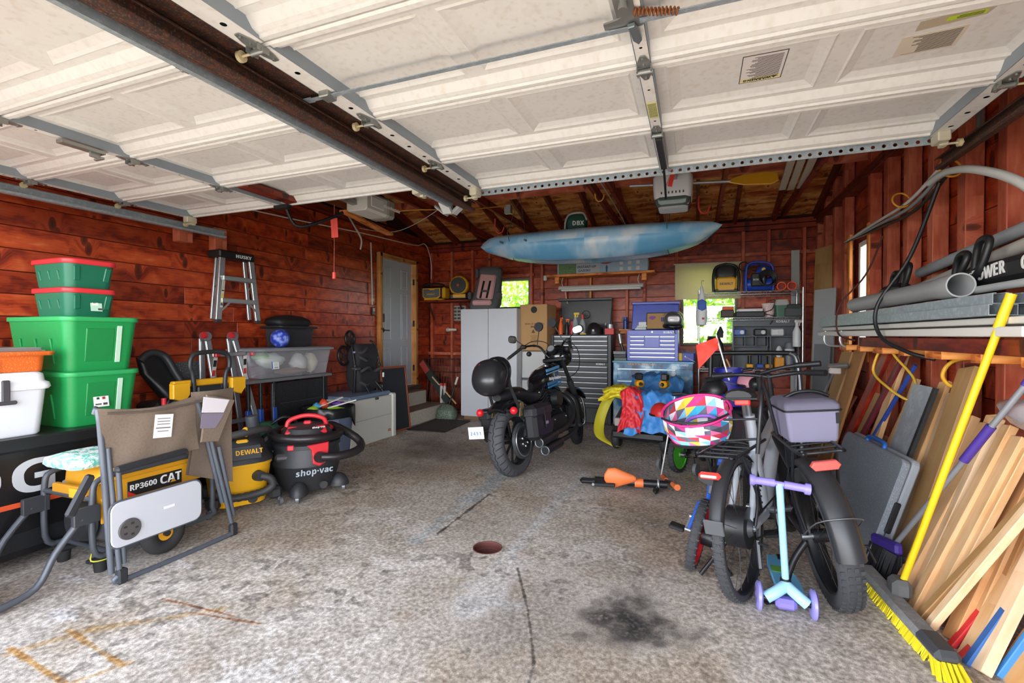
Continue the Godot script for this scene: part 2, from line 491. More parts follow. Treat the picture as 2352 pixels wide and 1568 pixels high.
func floor_material() -> StandardMaterial3D:
	var w := 1280; var h := 1500   # 6.4 m x 7.5 m
	var k := 200.0
	var L := []
	var specs := [[0.0022, 5, 5, 0], [0.009, 8, 5, 0], [0.035, 12, 4, 0], [0.16, 17, 2, 0], [0.0045, 33, 5, 0], [0.11, 41, 1, 1]]
	for s: Array in specs:
		var f := noise(s[0], s[1], s[2], FastNoiseLite.TYPE_CELLULAR if s[3] else FastNoiseLite.TYPE_SIMPLEX_SMOOTH)
		if s[3]:
			f.cellular_return_type = FastNoiseLite.RETURN_CELL_VALUE
		var im := f.get_image(w, h, false, false, true)
		im.convert(Image.FORMAT_L8)
		L.append(im.get_data())
	var n0: PackedByteArray = L[0]; var n1: PackedByteArray = L[1]; var n2: PackedByteArray = L[2]; var n3: PackedByteArray = L[3]; var n4: PackedByteArray = L[4]; var n5: PackedByteArray = L[5]
	# stains: x, depth, radius x, radius depth, strength, colour; edges broken by noise
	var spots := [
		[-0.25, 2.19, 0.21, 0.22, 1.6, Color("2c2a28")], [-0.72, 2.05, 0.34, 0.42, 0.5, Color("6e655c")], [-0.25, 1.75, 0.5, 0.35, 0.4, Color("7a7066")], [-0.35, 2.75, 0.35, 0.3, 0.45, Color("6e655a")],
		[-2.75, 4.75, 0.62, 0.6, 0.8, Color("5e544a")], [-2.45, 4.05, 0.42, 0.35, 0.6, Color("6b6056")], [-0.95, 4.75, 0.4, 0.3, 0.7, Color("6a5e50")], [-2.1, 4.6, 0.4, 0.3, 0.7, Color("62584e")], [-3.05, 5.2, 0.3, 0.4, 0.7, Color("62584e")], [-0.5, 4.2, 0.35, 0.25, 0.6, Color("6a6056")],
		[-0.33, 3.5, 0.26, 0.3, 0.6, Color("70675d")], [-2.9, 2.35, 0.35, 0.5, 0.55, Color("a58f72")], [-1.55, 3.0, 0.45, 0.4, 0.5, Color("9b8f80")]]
	var whites := [[-3.1, 1.53, 0.16, 0.05, 1.0], [-2.74, 1.33, 0.1, 0.05, 1.0], [-2.68, 2.22, 0.13, 0.05, 0.9], [-2.72, 1.86, 0.1, 0.05, 0.8], [-1.5, 1.35, 0.4, 0.25, 0.5], [-1.75, 2.7, 0.3, 0.4, 0.45], [-0.55, 2.9, 0.2, 0.2, 0.45], [-2.3, 2.9, 0.35, 0.2, 0.3], [-3.1, 2.0, 0.35, 0.08, 0.35]]
	# strips: from x, depth, to x, depth, half width, colour, strength
	var strips := [[-1.04, 2.62, -1.02, 2.95, 0.045, Color("dededc"), 0.95], [-1.02, 2.95, -1.01, 3.75, 0.05, Color("d8d8d6"), 0.95], [-1.01, 3.75, -0.98, 4.45, 0.06, Color("cfcfcd"), 0.9], [-1.0, 2.55, -1.0, 2.05, 0.11, Color("e0dfdd"), 0.7], [-1.05, 2.1, -0.8, 2.14, 0.05, Color("c6c6c4"), 0.6],
		[-1.66, 2.6, -1.66, 3.4, 0.05, Color("c2cacc"), 0.65], [-1.67, 3.4, -1.69, 4.25, 0.09, Color("b4bcbe"), 0.8], [-1.58, 2.75, -1.58, 3.6, 0.012, Color("4a4642"), 0.8],
		[-2.66, 1.1, -2.2, 1.06, 0.012, Color("b98238"), 0.75], [-2.58, 1.26, -2.1, 1.2, 0.012, Color("bb843a"), 0.75], [-2.62, 1.08, -2.5, 1.3, 0.02, Color("c29a60"), 0.5], [-2.2, 1.03, -2.1, 1.22, 0.02, Color("c09458"), 0.5], [-2.5, 1.3, -2.1, 1.62, 0.02, Color("c0985f"), 0.5], [-2.46, 1.58, -2.0, 1.6, 0.006, Color("9a5f3a"), 0.7], [-2.2, 1.55, -1.83, 1.6, 0.006, Color("9a5f3a"), 0.7],
		[-0.93, 2.5, -0.74, 2.13, 0.006, Color("56504a"), 0.8], [-0.74, 2.13, -0.6, 1.8, 0.007, Color("5a544c"), 0.8], [-0.6, 1.8, -0.5, 1.2, 0.007, Color("625c54"), 0.7]]
	var data := PackedByteArray()
	data.resize(w * h * 3)
	var base := Color("cbc3b8"); var tan := Color("b8a790"); var pale := Color("e8e3dc"); var grit := Color("9c8d7b")
	var i := 0
	for y in h:
		var D := y / k
		var act := []   # stains that reach this row
		for s: Array in spots:
			if absf(D - s[1]) < s[3] * 1.6: act.append(s)
		var actw := []
		for s: Array in whites:
			if absf(D - s[1]) < s[3] * 1.8: actw.append(s)
		var acts := []
		for s: Array in strips:
			if D > minf(s[1], s[3]) - 0.15 and D < maxf(s[1], s[3]) + 0.15: acts.append(s)
		for x in w:
			var X := -4.6 + x / k
			var a := n0[i] / 255.0; var b := n1[i] / 255.0; var c := n2[i] / 255.0; var d := n3[i] / 255.0; var e := n4[i] / 255.0
			var col := base.lerp(tan, smoothstep(0.4, 0.75, e) * 0.7)
			col = col.lerp(pale, smoothstep(0.52, 0.78, a * 0.5 + b * 0.5) * 0.75)
			col = col.lerp(grit, smoothstep(0.55, 0.85, (1.0 - b) * 0.6 + c * 0.4) * 0.6)
			var rough_br := (b - 0.5) * 0.8 + (c - 0.5) * 0.7 + (d - 0.5) * 0.5
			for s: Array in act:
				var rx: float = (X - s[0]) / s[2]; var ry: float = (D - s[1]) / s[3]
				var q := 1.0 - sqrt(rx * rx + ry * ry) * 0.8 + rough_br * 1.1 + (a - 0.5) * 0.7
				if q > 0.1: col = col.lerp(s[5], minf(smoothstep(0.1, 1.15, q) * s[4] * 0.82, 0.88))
			for s: Array in actw:
				var rx: float = (X - s[0]) / s[2]; var ry: float = (D - s[1]) / s[3]
				var q := 1.0 - sqrt(rx * rx + ry * ry) + rough_br * 1.6
				if q > 0.2: col = col.lerp(Color("e6e5e4"), smoothstep(0.2, 0.6, q) * s[4] * 0.85)
			for s: Array in acts:
				var pa := v2(s[0], s[1]); var pb := v2(s[2], s[3])
				var ab := pb - pa
				var tt := clampf((v2(X, D) - pa).dot(ab) / ab.length_squared(), 0.0, 1.0)
				var q: float = (v2(X, D) - pa - ab * tt).length() / s[4] + rough_br * 1.1
				if q < 1.2: col = col.lerp(s[5], smoothstep(1.2, 0.6, q) * s[6])
			# exposed pebbles
			var peb := n5[i] / 255.0
			var expo := smoothstep(0.48, 0.72, b * 0.35 + e * 0.3 + a * 0.35)
			col = col.lerp(Color(0.78, 0.74, 0.68) if peb > 0.66 else (Color(0.36, 0.33, 0.3) if peb < 0.22 else col), expo * 0.42)
			var sp := (d - 0.5) * 0.42 + (c - 0.5) * 0.2
			data[i * 3] = clampi(int((col.r + sp) * 255.0), 0, 255); data[i * 3 + 1] = clampi(int((col.g + sp) * 255.0), 0, 255); data[i * 3 + 2] = clampi(int((col.b + sp) * 255.0), 0, 255)
			i += 1
	var m := StandardMaterial3D.new()
	m.albedo_texture = tex(Image.create_from_data(w, h, false, Image.FORMAT_RGB8, data))
	m.roughness = 0.75
	var fine := Image.create(384, 384, false, Image.FORMAT_RGB8)
	var f1 := noise(0.12, 4, 2); var f2 := noise(0.45, 9, 1)
	var g1 := f1.get_seamless_image(384, 384); var g2 := f2.get_seamless_image(384, 384)
	for y in 384:
		for x in 384:
			var s := 0.5 + (g1.get_pixel(x, y).r - 0.5) * 0.5 + (g2.get_pixel(x, y).r - 0.5) * 0.9
			s = clampf(0.62 + s * 0.56, 0.0, 1.0)
			fine.set_pixel(x, y, Color(s, s * 0.985, s * 0.965))
	m.detail_enabled = true; m.detail_albedo = tex(fine); m.detail_blend_mode = BaseMaterial3D.BLEND_MODE_MUL; m.detail_uv_layer = BaseMaterial3D.DETAIL_UV_2
	m.uv2_triplanar = true; m.uv2_world_triplanar = true; m.uv2_scale = v3(1.6, 1.6, 1.6)
	return m

func build_shell() -> void:
	make_woods()
	# floor with a real round drain hole
	var fl := struct("floor")
	var b := mb()
	var dc := v2(-1.19, 2.68); var hs := 0.15; var r := 0.083
	var uvf := func(x: float, d: float): return v2((x + 4.6) / 6.4, d / 7.5)
	var fq := func(x0: float, x1: float, d0: float, d1: float):
		b.quad(P(x0, 0, d0), P(x1, 0, d0), P(x1, 0, d1), P(x0, 0, d1), Vector3.UP, uvf.call(x0, d0), uvf.call(x1, d0), uvf.call(x1, d1), uvf.call(x0, d1))
	fq.call(-4.6, dc.x - hs, 0.3, 7.7); fq.call(dc.x + hs, 1.75, 0.3, 7.7); fq.call(dc.x - hs, dc.x + hs, 0.3, dc.y - hs); fq.call(dc.x - hs, dc.x + hs, dc.y + hs, 7.7)
	for s in 32:
		var a0 := TAU * s / 32; var a1 := TAU * (s + 1) / 32
		var e := func(a: float, inner: bool):
			var d := v2(cos(a), sin(a))
			return dc + (d * r if inner else d * hs / maxf(absf(d.x), absf(d.y)))
		var q: Vector2 = e.call(a0, true); var w: Vector2 = e.call(a1, true); var g: Vector2 = e.call(a1, false); var h: Vector2 = e.call(a0, false)
		b.quad(P(q.x, 0, q.y), P(w.x, 0, w.y), P(g.x, 0, g.y), P(h.x, 0, h.y), Vector3.UP, uvf.call(q.x, q.y), uvf.call(w.x, w.y), uvf.call(g.x, g.y), uvf.call(h.x, h.y))
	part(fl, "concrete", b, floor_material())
	var dr := thing("floor_drain", "round rusty clay drain hole sunk in the concrete floor", "drain", P(dc.x, 0, dc.y))
	part(dr, "pipe", mb().lathe([v2(0.078, -0.11), v2(0.078, -0.04), v2(0.084, -0.035), v2(0.084, 0.002), v2(0.09, 0.002), v2(0.09, -0.004)], 32), mt("5c2e26", 0.75))
	part(dr, "cap", mb().lathe([v2(0.0, -0.1), v2(0.05, -0.1), v2(0.052, -0.085), v2(0.08, -0.085)], 32), mt("6e3a2e", 0.7))
	var gr := struct("ground")
	slab(gr, "subsoil", -4.7, 1.8, -0.4, -0.12, 0.3, 7.7, mt("4a443e", 0.9))
	slab(gr, "driveway", -9, 8, -0.35, -0.02, -14, 0.3, mt("6a6966", 0.9))
	slab(gr, "lawn", -14, 12, -0.4, -0.1, 7.7, 22, mt("5f7a3a", 0.9))
	# left wall
	var wl := struct("wall_left")
	holed(wl, "backing", 2, -4.7, -4.52, 0.4, 7.7, -0.1, 3.0, [[6.05, 7.1, 0.44, 2.52]], mt("3a1a10", 0.8))
	slab(wl, "gable", -4.7, -4.52, 3.0, 4.0, 0.4, 7.7, mt("3a1a10", 0.8))
	planks(wl, 2, -4.5, 0.55, 7.56, 0.0, 2.87, 0.1595, [[6.04, 7.12, 0.0, 2.55]], redwood, 1.0, "plank", 2.2, 4.6)
	part(wl, "plate", mb().box(P(-4.47, 2.92, 4.05), v3(0.1, 0.09, 7.0), 0.004), WD.darkbrown)
	# back wall: sheathing boards behind studs
	var wb := struct("wall_back")
	var bh := [[-3.24, -2.58, 1.22, 2.26], [-0.22, 0.55, 1.15, 2.3]]
	holed(wb, "backing", 0, 7.62, 7.75, -4.7, 1.75, -0.1, 3.0, bh, mt("3a1a10", 0.8))
	planks(wb, 0, 7.6, -4.5, 1.6, 0.0, 2.82, 0.19, bh, redwood + [studwood[1]], 1.0, "plank", 2.4, 4.4)
	for x: float in [-4.42, -4.02, -3.62, -3.3, -2.545, -2.36, -1.96, -1.56, -1.0, -0.74, -0.28, 0.61, 0.93, 1.36, 1.55]:
		var q := mb(); q.o = v2(rng.randf() * 4, rng.randf() * 4)
		part(wb, "stud", q.box(P(x, 1.4, 7.555), v3(0.042, 2.8, 0.09), 0.003), any(studwood))
	for e: Array in [[-4.5, -2.36, 0.98], [-3.3, -2.5, 2.3], [-3.3, -2.5, 1.19], [-0.28, 0.61, 2.33], [-0.28, 0.61, 1.12], [-0.74, 1.5, 2.44]]:
		part(wb, "blocking", mb().box(P((e[0] + e[1]) / 2, e[2], 7.56), v3(e[1] - e[0], 0.05, 0.075), 0.003), any(studwood))
	for y: float in [2.795, 2.865]:
		part(wb, "plate", mb().box(P(-1.45, y, 7.55), v3(6.1, 0.062, 0.12), 0.004), WD.beam)
	# right wall: studs and dark boards
	var wr := struct("wall_right")
	var rh := [[5.47, 5.93, 1.15, 2.25]]
	holed(wr, "backing", 2, 1.62, 1.75, 0.4, 7.7, -0.1, 3.0, rh, mt("3a1a10", 0.8))
	slab(wr, "gable", 1.62, 1.75, 3.0, 4.0, 0.4, 7.7, mt("3a1a10", 0.8))
	planks(wr, 2, 1.6, 2.2, 7.6, 0.0, 3.9, 0.19, rh, redwood.slice(4), -1.0, "plank", 2.0, 4.0)
	for kk in 13:
		var D := 2.46 + kk * 0.42
		if D > 5.5 and D < 5.9: continue
		var q := mb(); q.o = v2(rng.randf() * 4, rng.randf() * 4)
		part(wr, "stud", q.box(P(1.545, 1.4, D), v3(0.09, 2.8, 0.085 if kk % 3 else 0.1), 0.004), any(studwood))
		var top := 3.86 - absf(D - 4.05) * 0.27
		var q2 := mb(); q2.o = v2(rng.randf() * 4, rng.randf() * 4)
		part(wr, "gable_stud", q2.box(P(1.545, (2.9 + top) / 2, D), v3(0.09, maxf(top - 2.9, 0.02), 0.09), 0.004), any(studwood))
	for y: float in [2.82, 2.87]:
		part(wr, "plate", mb().box(P(1.54, y, 4.9), v3(0.1, 0.045, 5.4), 0.003), WD.darkbrown)
	# roof: planks on rafters, ridge across the garage
	var ce := struct("ceiling")
	var run := 3.62; var rise := 0.98
	var ang := rad_to_deg(atan2(rise, run))
	var sl := sqrt(run * run + rise * rise)
	for k in 24:
		var s := (k + 0.5) / 24.0
		var x := -4.55
		while x < 1.65:
			var e := minf(x + rr(1.6, 3.4), 1.7)
			if 1.7 - e < 0.5: e = 1.7
			var q := mb().at(P((x + e) / 2, 2.93 + 0.03 + rise * s, 7.67 - run * s), v3(-ang, 0, 0))
			q.o = v2(rng.randf() * 4, rng.randf() * 4)
			part(ce, "roof_plank", q.box(Vector3.ZERO, v3(e - x - 0.004, 0.02, sl / 24 - 0.006), 0.002), any(roofwood))
			x = e
	part(ce, "roof_deck", mb().at(P(-1.45, 2.93 + 0.06 + rise / 2, 7.67 - run / 2), v3(-ang, 0, 0)).box(Vector3.ZERO, v3(6.5, 0.04, sl + 0.3)), mt("4a2a1a", 0.9))
	part(ce, "roof_deck", mb().at(P(-1.45, 2.93 + 0.06 + rise / 2, 2.25), v3(ang, 0, 0)).box(Vector3.ZERO, v3(6.5, 0.04, sl + 0.3)), mt("4a2a1a", 0.9))
	for k in 13:
		var q := mb().at(P(-4.4 + k * 0.49, 2.93 - 0.05 + rise / 2, 7.67 - run / 2), v3(-ang, 0, 0)); q.o = v2(rng.randf() * 4, rng.randf() * 4)
		part(ce, "rafter", q.box(Vector3.ZERO, v3(0.042, 0.12, sl), 0.003), WD.darkbrown)
	for x: float in [-3.25, -2.45, -1.08, -0.9, 0.27, 1.1]:
		part(ce, "joist", mb().box(P(x, 2.94 + (0.03 if x > -1.0 else 0.0), 5.4), v3(0.045, 0.1, 4.3), 0.003), WD.beam)
	part(ce, "strap_beam", mb().box(P(-1.45, 3.045, 5.6), v3(6.0, 0.1, 0.045), 0.003), any(studwood))
	part(ce, "strap_beam", mb().box(P(-1.45, 3.045, 4.3), v3(6.0, 0.1, 0.045), 0.003), any(studwood))
	for e: Array in [[-3.6, 6.5], [-2.9, 6.2], [0.6, 6.1]]:
		part(ce, "roof_patch", mb().at(P(e[0], 2.93 - 0.005 + rise * (7.67 - e[1]) / run, e[1]), v3(-ang, 0, 0)).box(Vector3.ZERO, v3(0.55, 0.012, 0.4)), any(pine))
	# front wall with the two door openings
	var wf := struct("wall_front")
	holed(wf, "front", 0, 0.38, 0.5, -4.7, 1.75, -0.1, 4.0, [[-4.25, -1.66, -0.1, 2.15], [-1.48, 1.25, -0.1, 2.15]], mt("7a2f1a", 0.7))

func build_windows() -> void:
	# window 1 (left of the cardboard box) and 2 (behind the shelves) in the back wall, 3 in the right wall
	var specs := [[-3.24, -2.58, 1.22, 2.26, "757069"], [-0.22, 0.55, 1.15, 2.3, "77716a"]]
	for i in 2:
		var e: Array = specs[i]
		var w := struct("window_%d" % (i + 1))
		var fm := mt(e[4], 0.7)
		var cx: float = (e[0] + e[1]) / 2; var cy: float = (e[2] + e[3]) / 2
		var wd: float = e[1] - e[0]; var ht: float = e[3] - e[2]
		for s: float in [-1.0, 1.0]:
			part(w, "jamb", mb().box(P(cx + s * (wd / 2 - 0.018), cy, 7.64), v3(0.036, ht, 0.14), 0.003), fm)
			part(w, "head" if s > 0 else "sill", mb().box(P(cx, cy + s * (ht / 2 - 0.018), 7.64 if s > 0 else 7.62), v3(wd - 0.072, 0.036, 0.14 if s > 0 else 0.18), 0.003), fm)
		part(w, "meeting_rail", mb().box(P(cx, cy + (0.03 if i == 0 else 0.13), 7.66), v3(wd - 0.072, 0.03, 0.04), 0.003), fm if i else mt("3c3a36", 0.6))
		part(w, "pane", mb().box(P(cx, cy, 7.68), v3(wd - 0.07, ht - 0.07, 0.004)), glass("eef4f0", 0.06, 0.02))
	var w3 := struct("window_3")
	var wm := mt("e2ddd8", 0.6)
	for s: float in [-1.0, 1.0]:
		part(w3, "jamb", mb().box(P(1.64, 1.7, 5.7 + s * 0.205), v3(0.16, 1.1, 0.05), 0.003), wm)
		part(w3, "head" if s > 0 else "sill", mb().box(P(1.64, 1.7 + s * 0.525, 5.7), v3(0.16, 0.05, 0.36), 0.003), wm)
	part(w3, "meeting_rail", mb().box(P(1.66, 1.7, 5.7), v3(0.04, 0.03, 0.36), 0.003), wm)
	part(w3, "pane", mb().box(P(1.68, 1.7, 5.7), v3(0.004, 1.0, 0.36)), glass("eef4f0", 0.06, 0.02))
	for e: Array in [[5.39, 0.05], [6.0, 0.1]]:
		part(w3, "casing", mb().box(P(1.5, 1.7, e[0]), v3(0.03, 1.3, e[1]), 0.003), WD.orange)
	# daylight foliage outside
	var leaf := mb()
	leaf.quad(v3(-0.06, 0, 0), v3(0, 0.035, 0.012), v3(0.07, 0, 0), v3(0, -0.035, 0.012), v3(0, 0, 1))
	var lm := StandardMaterial3D.new()
	lm.albedo_color = Color("b4cf62"); lm.roughness = 0.6; lm.backlight_enabled = true; lm.backlight = Color("c4dc6a"); lm.vertex_color_use_as_albedo = true
	for e: Array in [["shrub", -3.3, 9.6, "leafy green shrub in sunlight outside the window left of the cardboard box"], ["shrub", 0.2, 9.4, "leafy green shrub in sunlight outside the window behind the wire shelf"], ["shrub", 4.4, 5.9, "leafy green shrub in sunlight outside the narrow side window"]]:
		var t := thing(e[0], e[3], "shrub", P(e[1], -0.1, e[2]), 0.0, "shrubs outside the windows")
		part(t, "stem", mb().cyl(Vector3.ZERO, v3(0, 1.4, 0), 0.05, 0.03), mt("5a4632", 0.9))
		var mm := MultiMesh.new()
		mm.transform_format = MultiMesh.TRANSFORM_3D; mm.use_colors = true
		mm.mesh = leaf.mesh(); mm.instance_count = 5200
		for k in 5200:
			var d := v3(rng.randfn(), rng.randfn(), rng.randfn()).normalized() * rng.randf() ** 0.4
			mm.set_instance_transform(k, Transform3D(Basis.from_euler(v3(rr(0, TAU), rr(0, TAU), rr(0, TAU))), d * v3(1.5, 1.35, 1.2) + v3(0, 1.75, 0)))
			mm.set_instance_color(k, Color(rr(0.6, 1.0), rr(0.75, 1.0), rr(0.5, 1.0)))
		var mi := MultiMeshInstance3D.new()
		mi.name = "leaves"; mi.multimesh = mm; mi.material_override = lm
		mi.set_meta("kind", "stuff")
		t.add_child(mi)

# a flat strip with round holes: origin o, along ux for len, across uy for wid; holes at distances hs from the start, centred across
func holes_strip(b: Mb, o: Vector3, ux: Vector3, uy: Vector3, length: float, wid: float, hs: Array, r: float, out: Vector3) -> void:
	var c := wid / 2
	var p := 0.0
	var q := func(a: float, e: float): return o + ux * a + uy * e
	for h: float in hs:
		var e := minf(c, r * 2.2)
		if h - e > p: b.quad(q.call(p, 0), q.call(h - e, 0), q.call(h - e, wid), q.call(p, wid), out)
		if c > e + 0.001:
			b.quad(q.call(h - e, 0), q.call(h + e, 0), q.call(h + e, c - e), q.call(h - e, c - e), out)
			b.quad(q.call(h - e, c + e), q.call(h + e, c + e), q.call(h + e, wid), q.call(h - e, wid), out)
		for s in 12:
			var ring := []
			for a: float in [TAU * s / 12 + PI / 4, TAU * (s + 1) / 12 + PI / 4]:
				var d := v2(cos(a), sin(a))
				var sq := d * e / maxf(absf(d.x), absf(d.y))
				ring.append([q.call(h + d.x * r, c + d.y * r), q.call(h + sq.x, c + sq.y)])
			b.quad(ring[0][0], ring[0][1], ring[1][1], ring[1][0], out)
		p = h + e
	if p < length: b.quad(q.call(p, 0), q.call(length, 0), q.call(length, wid), q.call(p, wid), out)

var door_white: StandardMaterial3D
var galv: StandardMaterial3D
var zinc: StandardMaterial3D
var rusty: StandardMaterial3D

func speckled(a: String, b2: String, c: String, freq: float, sd: int, lo := 0.45, hi := 0.7, size := 256) -> ImageTexture:   # patches of matter on a plain colour
	var im := Image.create(size, size, false, Image.FORMAT_RGB8)
	var n1 := noise(freq, sd, 4).get_seamless_image(size, size)
	var n2 := noise(freq * 4.0, sd + 5, 2).get_seamless_image(size, size)
	for y in size:
		for x in size:
			var p := n1.get_pixel(x, y).r
			var q := n2.get_pixel(x, y).r
			im.set_pixel(x, y, Color(a).lerp(Color(b2), smoothstep(lo, hi, p * 0.6 + q * 0.4)).lerp(Color(c), smoothstep(0.68, 0.8, q) * 0.5))
	return tex(im)
func tri_mat(t: Texture2D, scale: float, rough := 0.5, metal := 0.0) -> StandardMaterial3D:
	var m := StandardMaterial3D.new()
	m.albedo_texture = t; m.uv1_triplanar = true; m.uv1_scale = v3(scale, scale, scale); m.roughness = rough; m.metallic = metal
	return m

func garage_door(label: String, x0: float, x1: float, edges: Array, stiles: Array, wide: float) -> Node3D:
	var Y := 2.372
	var t := thing("garage_door", label, "garage door", P((x0 + x1) / 2, Y, edges[0]), 0.0)
	var L := func(x: float, y: float, d: float): return P(x - (x0 + x1) / 2, y, d - edges[0])
	for k in edges.size() - 1:
		var d1: float = edges[k]; var d0: float = edges[k + 1]
		var xs := [x0] + stiles + [x1]
		var sec := Node3D.new()
		sec.name = "section"
		t.add_child(sec, true)
		var sk := mb()
		var hq := func(a: float, b: float, c: float, d: float): sk.quad(L.call(a, 0, c), L.call(b, 0, c), L.call(b, 0, d), L.call(a, 0, d), Vector3.DOWN)
		var pd0 := d0 + 0.115; var pd1 := d1 - 0.115
		hq.call(x0, x1, d0, pd0); hq.call(x0, x1, pd1, d1)
		var cur := x0
		for i in xs.size() - 1:
			var bay0: float = xs[i] + 0.07; var bay1: float = xs[i + 1] - 0.07
			var pw := (bay1 - bay0 - 0.07) / 2
			for j in 2:
				var a := bay0 + j * (pw + 0.07); var e := a + pw
				hq.call(cur, a, pd0, pd1)
				cur = e
				var pn := mb()
				# embossed panel: the rim dips towards us, a bevel climbs to the field
				var loops := [[0.0, 0.0], [0.008, -0.004], [0.02, 0.004], [0.05, 0.016], [0.051, 0.016]]
				for q in loops.size() - 1:
					var i0: float = loops[q][0]; var y0: float = loops[q][1]; var i1: float = loops[q + 1][0]; var y1: float = loops[q + 1][1]
					var A := [L.call(a + i0, y0, pd0 + i0), L.call(e - i0, y0, pd0 + i0), L.call(e - i0, y0, pd1 - i0), L.call(a + i0, y0, pd1 - i0)]
					var B := [L.call(a + i1, y1, pd0 + i1), L.call(e - i1, y1, pd0 + i1), L.call(e - i1, y1, pd1 - i1), L.call(a + i1, y1, pd1 - i1)]
					for s in 4: pn.quad(A[s], A[(s + 1) % 4], B[(s + 1) % 4], B[s], Vector3.DOWN)
				pn.quad(L.call(a + 0.051, 0.016, pd0 + 0.051), L.call(e - 0.051, 0.016, pd0 + 0.051), L.call(e - 0.051, 0.016, pd1 - 0.051), L.call(a + 0.051, 0.016, pd1 - 0.051), Vector3.DOWN)
				part(sec, "panel", pn, door_white)
		hq.call(cur, x1, pd0, pd1)
		hq.call(x0, x1, d0, d0)
		sk.box(L.call((x0 + x1) / 2, 0.03, (d0 + d1) / 2), v3(x1 - x0, 0.01, d1 - d0))
		part(sec, "skin", sk, door_white)
		for e: Array in [[d0, 1.0], [d1, -1.0]]:   # folded edge rails
			var pr := []
			for q: Array in [[0.003, 0.02], [0.003, -0.04], [0.012, -0.046], [0.03, -0.046], [0.034, -0.036], [0.044, -0.036], [0.06, -0.03], [0.085, -0.002], [0.085, 0.02]]: pr.append(v2(-(e[0] - edges[0] + e[1] * q[0]), q[1]))
			part(sec, "rail", mb().at(Vector3.ZERO, v3(0, -90, 0)).prism(pr.map(func(p): return v2(p.x, p.y)), x1 - x0 - 0.02), door_white)
		for i in xs.size():   # stiles with punched holes
			var w: float = wide if i == 0 or i == xs.size() - 1 else 0.05
			var xc: float = xs[i] + (w / 2 if i == 0 else (-w / 2 if i == xs.size() - 1 else 0.0))
			var sb := mb()
			var hs := []
			var dd := 0.12
			while dd < d1 - d0 - 0.1:
				hs.append(dd); dd += 0.155
			holes_strip(sb, L.call(xc - w / 2, -0.05, d1 - 0.012), v3(0, 0, 1), v3(1, 0, 0), d1 - d0 - 0.024, w, hs, 0.011 if w > 0.06 else 0.006, Vector3.DOWN)
			var fb := mb()
			for s: float in [-1.0, 1.0]: fb.box(L.call(xc + s * w / 2, -0.022, (d0 + d1) / 2), v3(0.003, 0.056, d1 - d0 - 0.024))
			fb.box(L.call(xc, -0.001, (d0 + d1) / 2), v3(w, 0.002, d1 - d0 - 0.024))
			part(part(sec, "stile", sb, door_white), "flange", fb, mt("8f9aa2", 0.5, 0.2))
	# hinges with rollers at every joint
	for k in range(1, edges.size() - 1):
		for i in stiles.size() + 2:
			var end := i == 0 or i == stiles.size() + 1
			var x: float = (x0 + wide * 0.5 if i == 0 else (x1 - wide * 0.5 if end else stiles[i - 1]))
			var hb := mb()
			for s: float in [-1.0, 1.0]:
				var pz := []
				for q: Vector2 in [v2(-0.026, 0.01), v2(0.026, 0.01), v2(0.022, 0.045), v2(0.009, 0.085), v2(-0.009, 0.085), v2(-0.022, 0.045)]: pz.append(q)
				hb.at(L.call(x, -0.0535, edges[k]), v3(90 * s, 0, 0)).prism(pz, 0.004)
				for q: float in [0.03, 0.07]:
					hb.t = Transform3D()
					hb.cyl(L.call(x, -0.0525, edges[k] + s * q), L.call(x, -0.062, edges[k] + s * q), 0.006, -1, 6)
			hb.t = Transform3D()
			hb.cyl(L.call(x - 0.03, -0.068, edges[k]), L.call(x + 0.03, -0.068, edges[k]), 0.011, -1, 10)
			for s: float in [-1.0, 1.0]: hb.box(L.call(x + s * 0.026, -0.063, edges[k]), v3(0.004, 0.024, 0.05))
			part(t, "hinge", hb, zinc)
			if end:
				var sg := -1.0 if i == 0 else 1.0
				part(t, "roller", mb().cyl(L.call(x + sg * 0.02, -0.068, edges[k]), L.call(x + sg * 0.085, -0.068, edges[k]), 0.005, -1, 8).cyl(L.call(x + sg * 0.072, -0.068, edges[k]), L.call(x + sg * 0.087, -0.068, edges[k]), 0.02, -1, 14), mt("c9b98f", 0.5))
	# top fixture brackets at the far corners
	for s: float in [-1.0, 1.0]:
		var x: float = x0 + 0.05 if s < 0 else x1 - 0.05
		part(t, "top_bracket", mb().box(L.call(x, -0.075, edges[0] - 0.05), v3(0.055, 0.05, 0.09), 0.006).box(L.call(x + s * 0.02, -0.1, edges[0] - 0.02), v3(0.03, 0.02, 0.05), 0.003).cyl(L.call(x, -0.1, edges[0] - 0.03), L.call(x + s * 0.1, -0.1, edges[0] - 0.03), 0.006, -1, 8), mt("d6cfb6", 0.4, 0.3))
		part(t, "roller", mb().cyl(L.call(x + s * 0.075, -0.1, edges[0] - 0.03), L.call(x + s * 0.092, -0.1, edges[0] - 0.03), 0.02, -1, 14), mt("c9b98f", 0.5))
	return t

func track(called: String, label: String, x: float, y: float, d0: float, d1: float, facing: float, m: Material) -> Node3D:
	var t := thing(called, label, "track", P(x, y, d1))
	var b := mb()
	var g := []
	for q: Vector2 in [v2(0.0, -0.028), v2(0.03, -0.026), v2(0.036, -0.018), v2(0.036, -0.012), v2(0.033, -0.012), v2(0.03, -0.022), v2(0.004, -0.024), v2(0.004, 0.024), v2(0.03, 0.022), v2(0.036, 0.016), v2(0.036, 0.02), v2(0.03, 0.027), v2(0.0, 0.028)]: g.append(v2(q.x * facing, q.y * 1.25))
	b.at(v3(0, 0, (d1 - d0) / 2)).prism(g, d1 - d0)
	part(t, "channel", b, m)
	return t

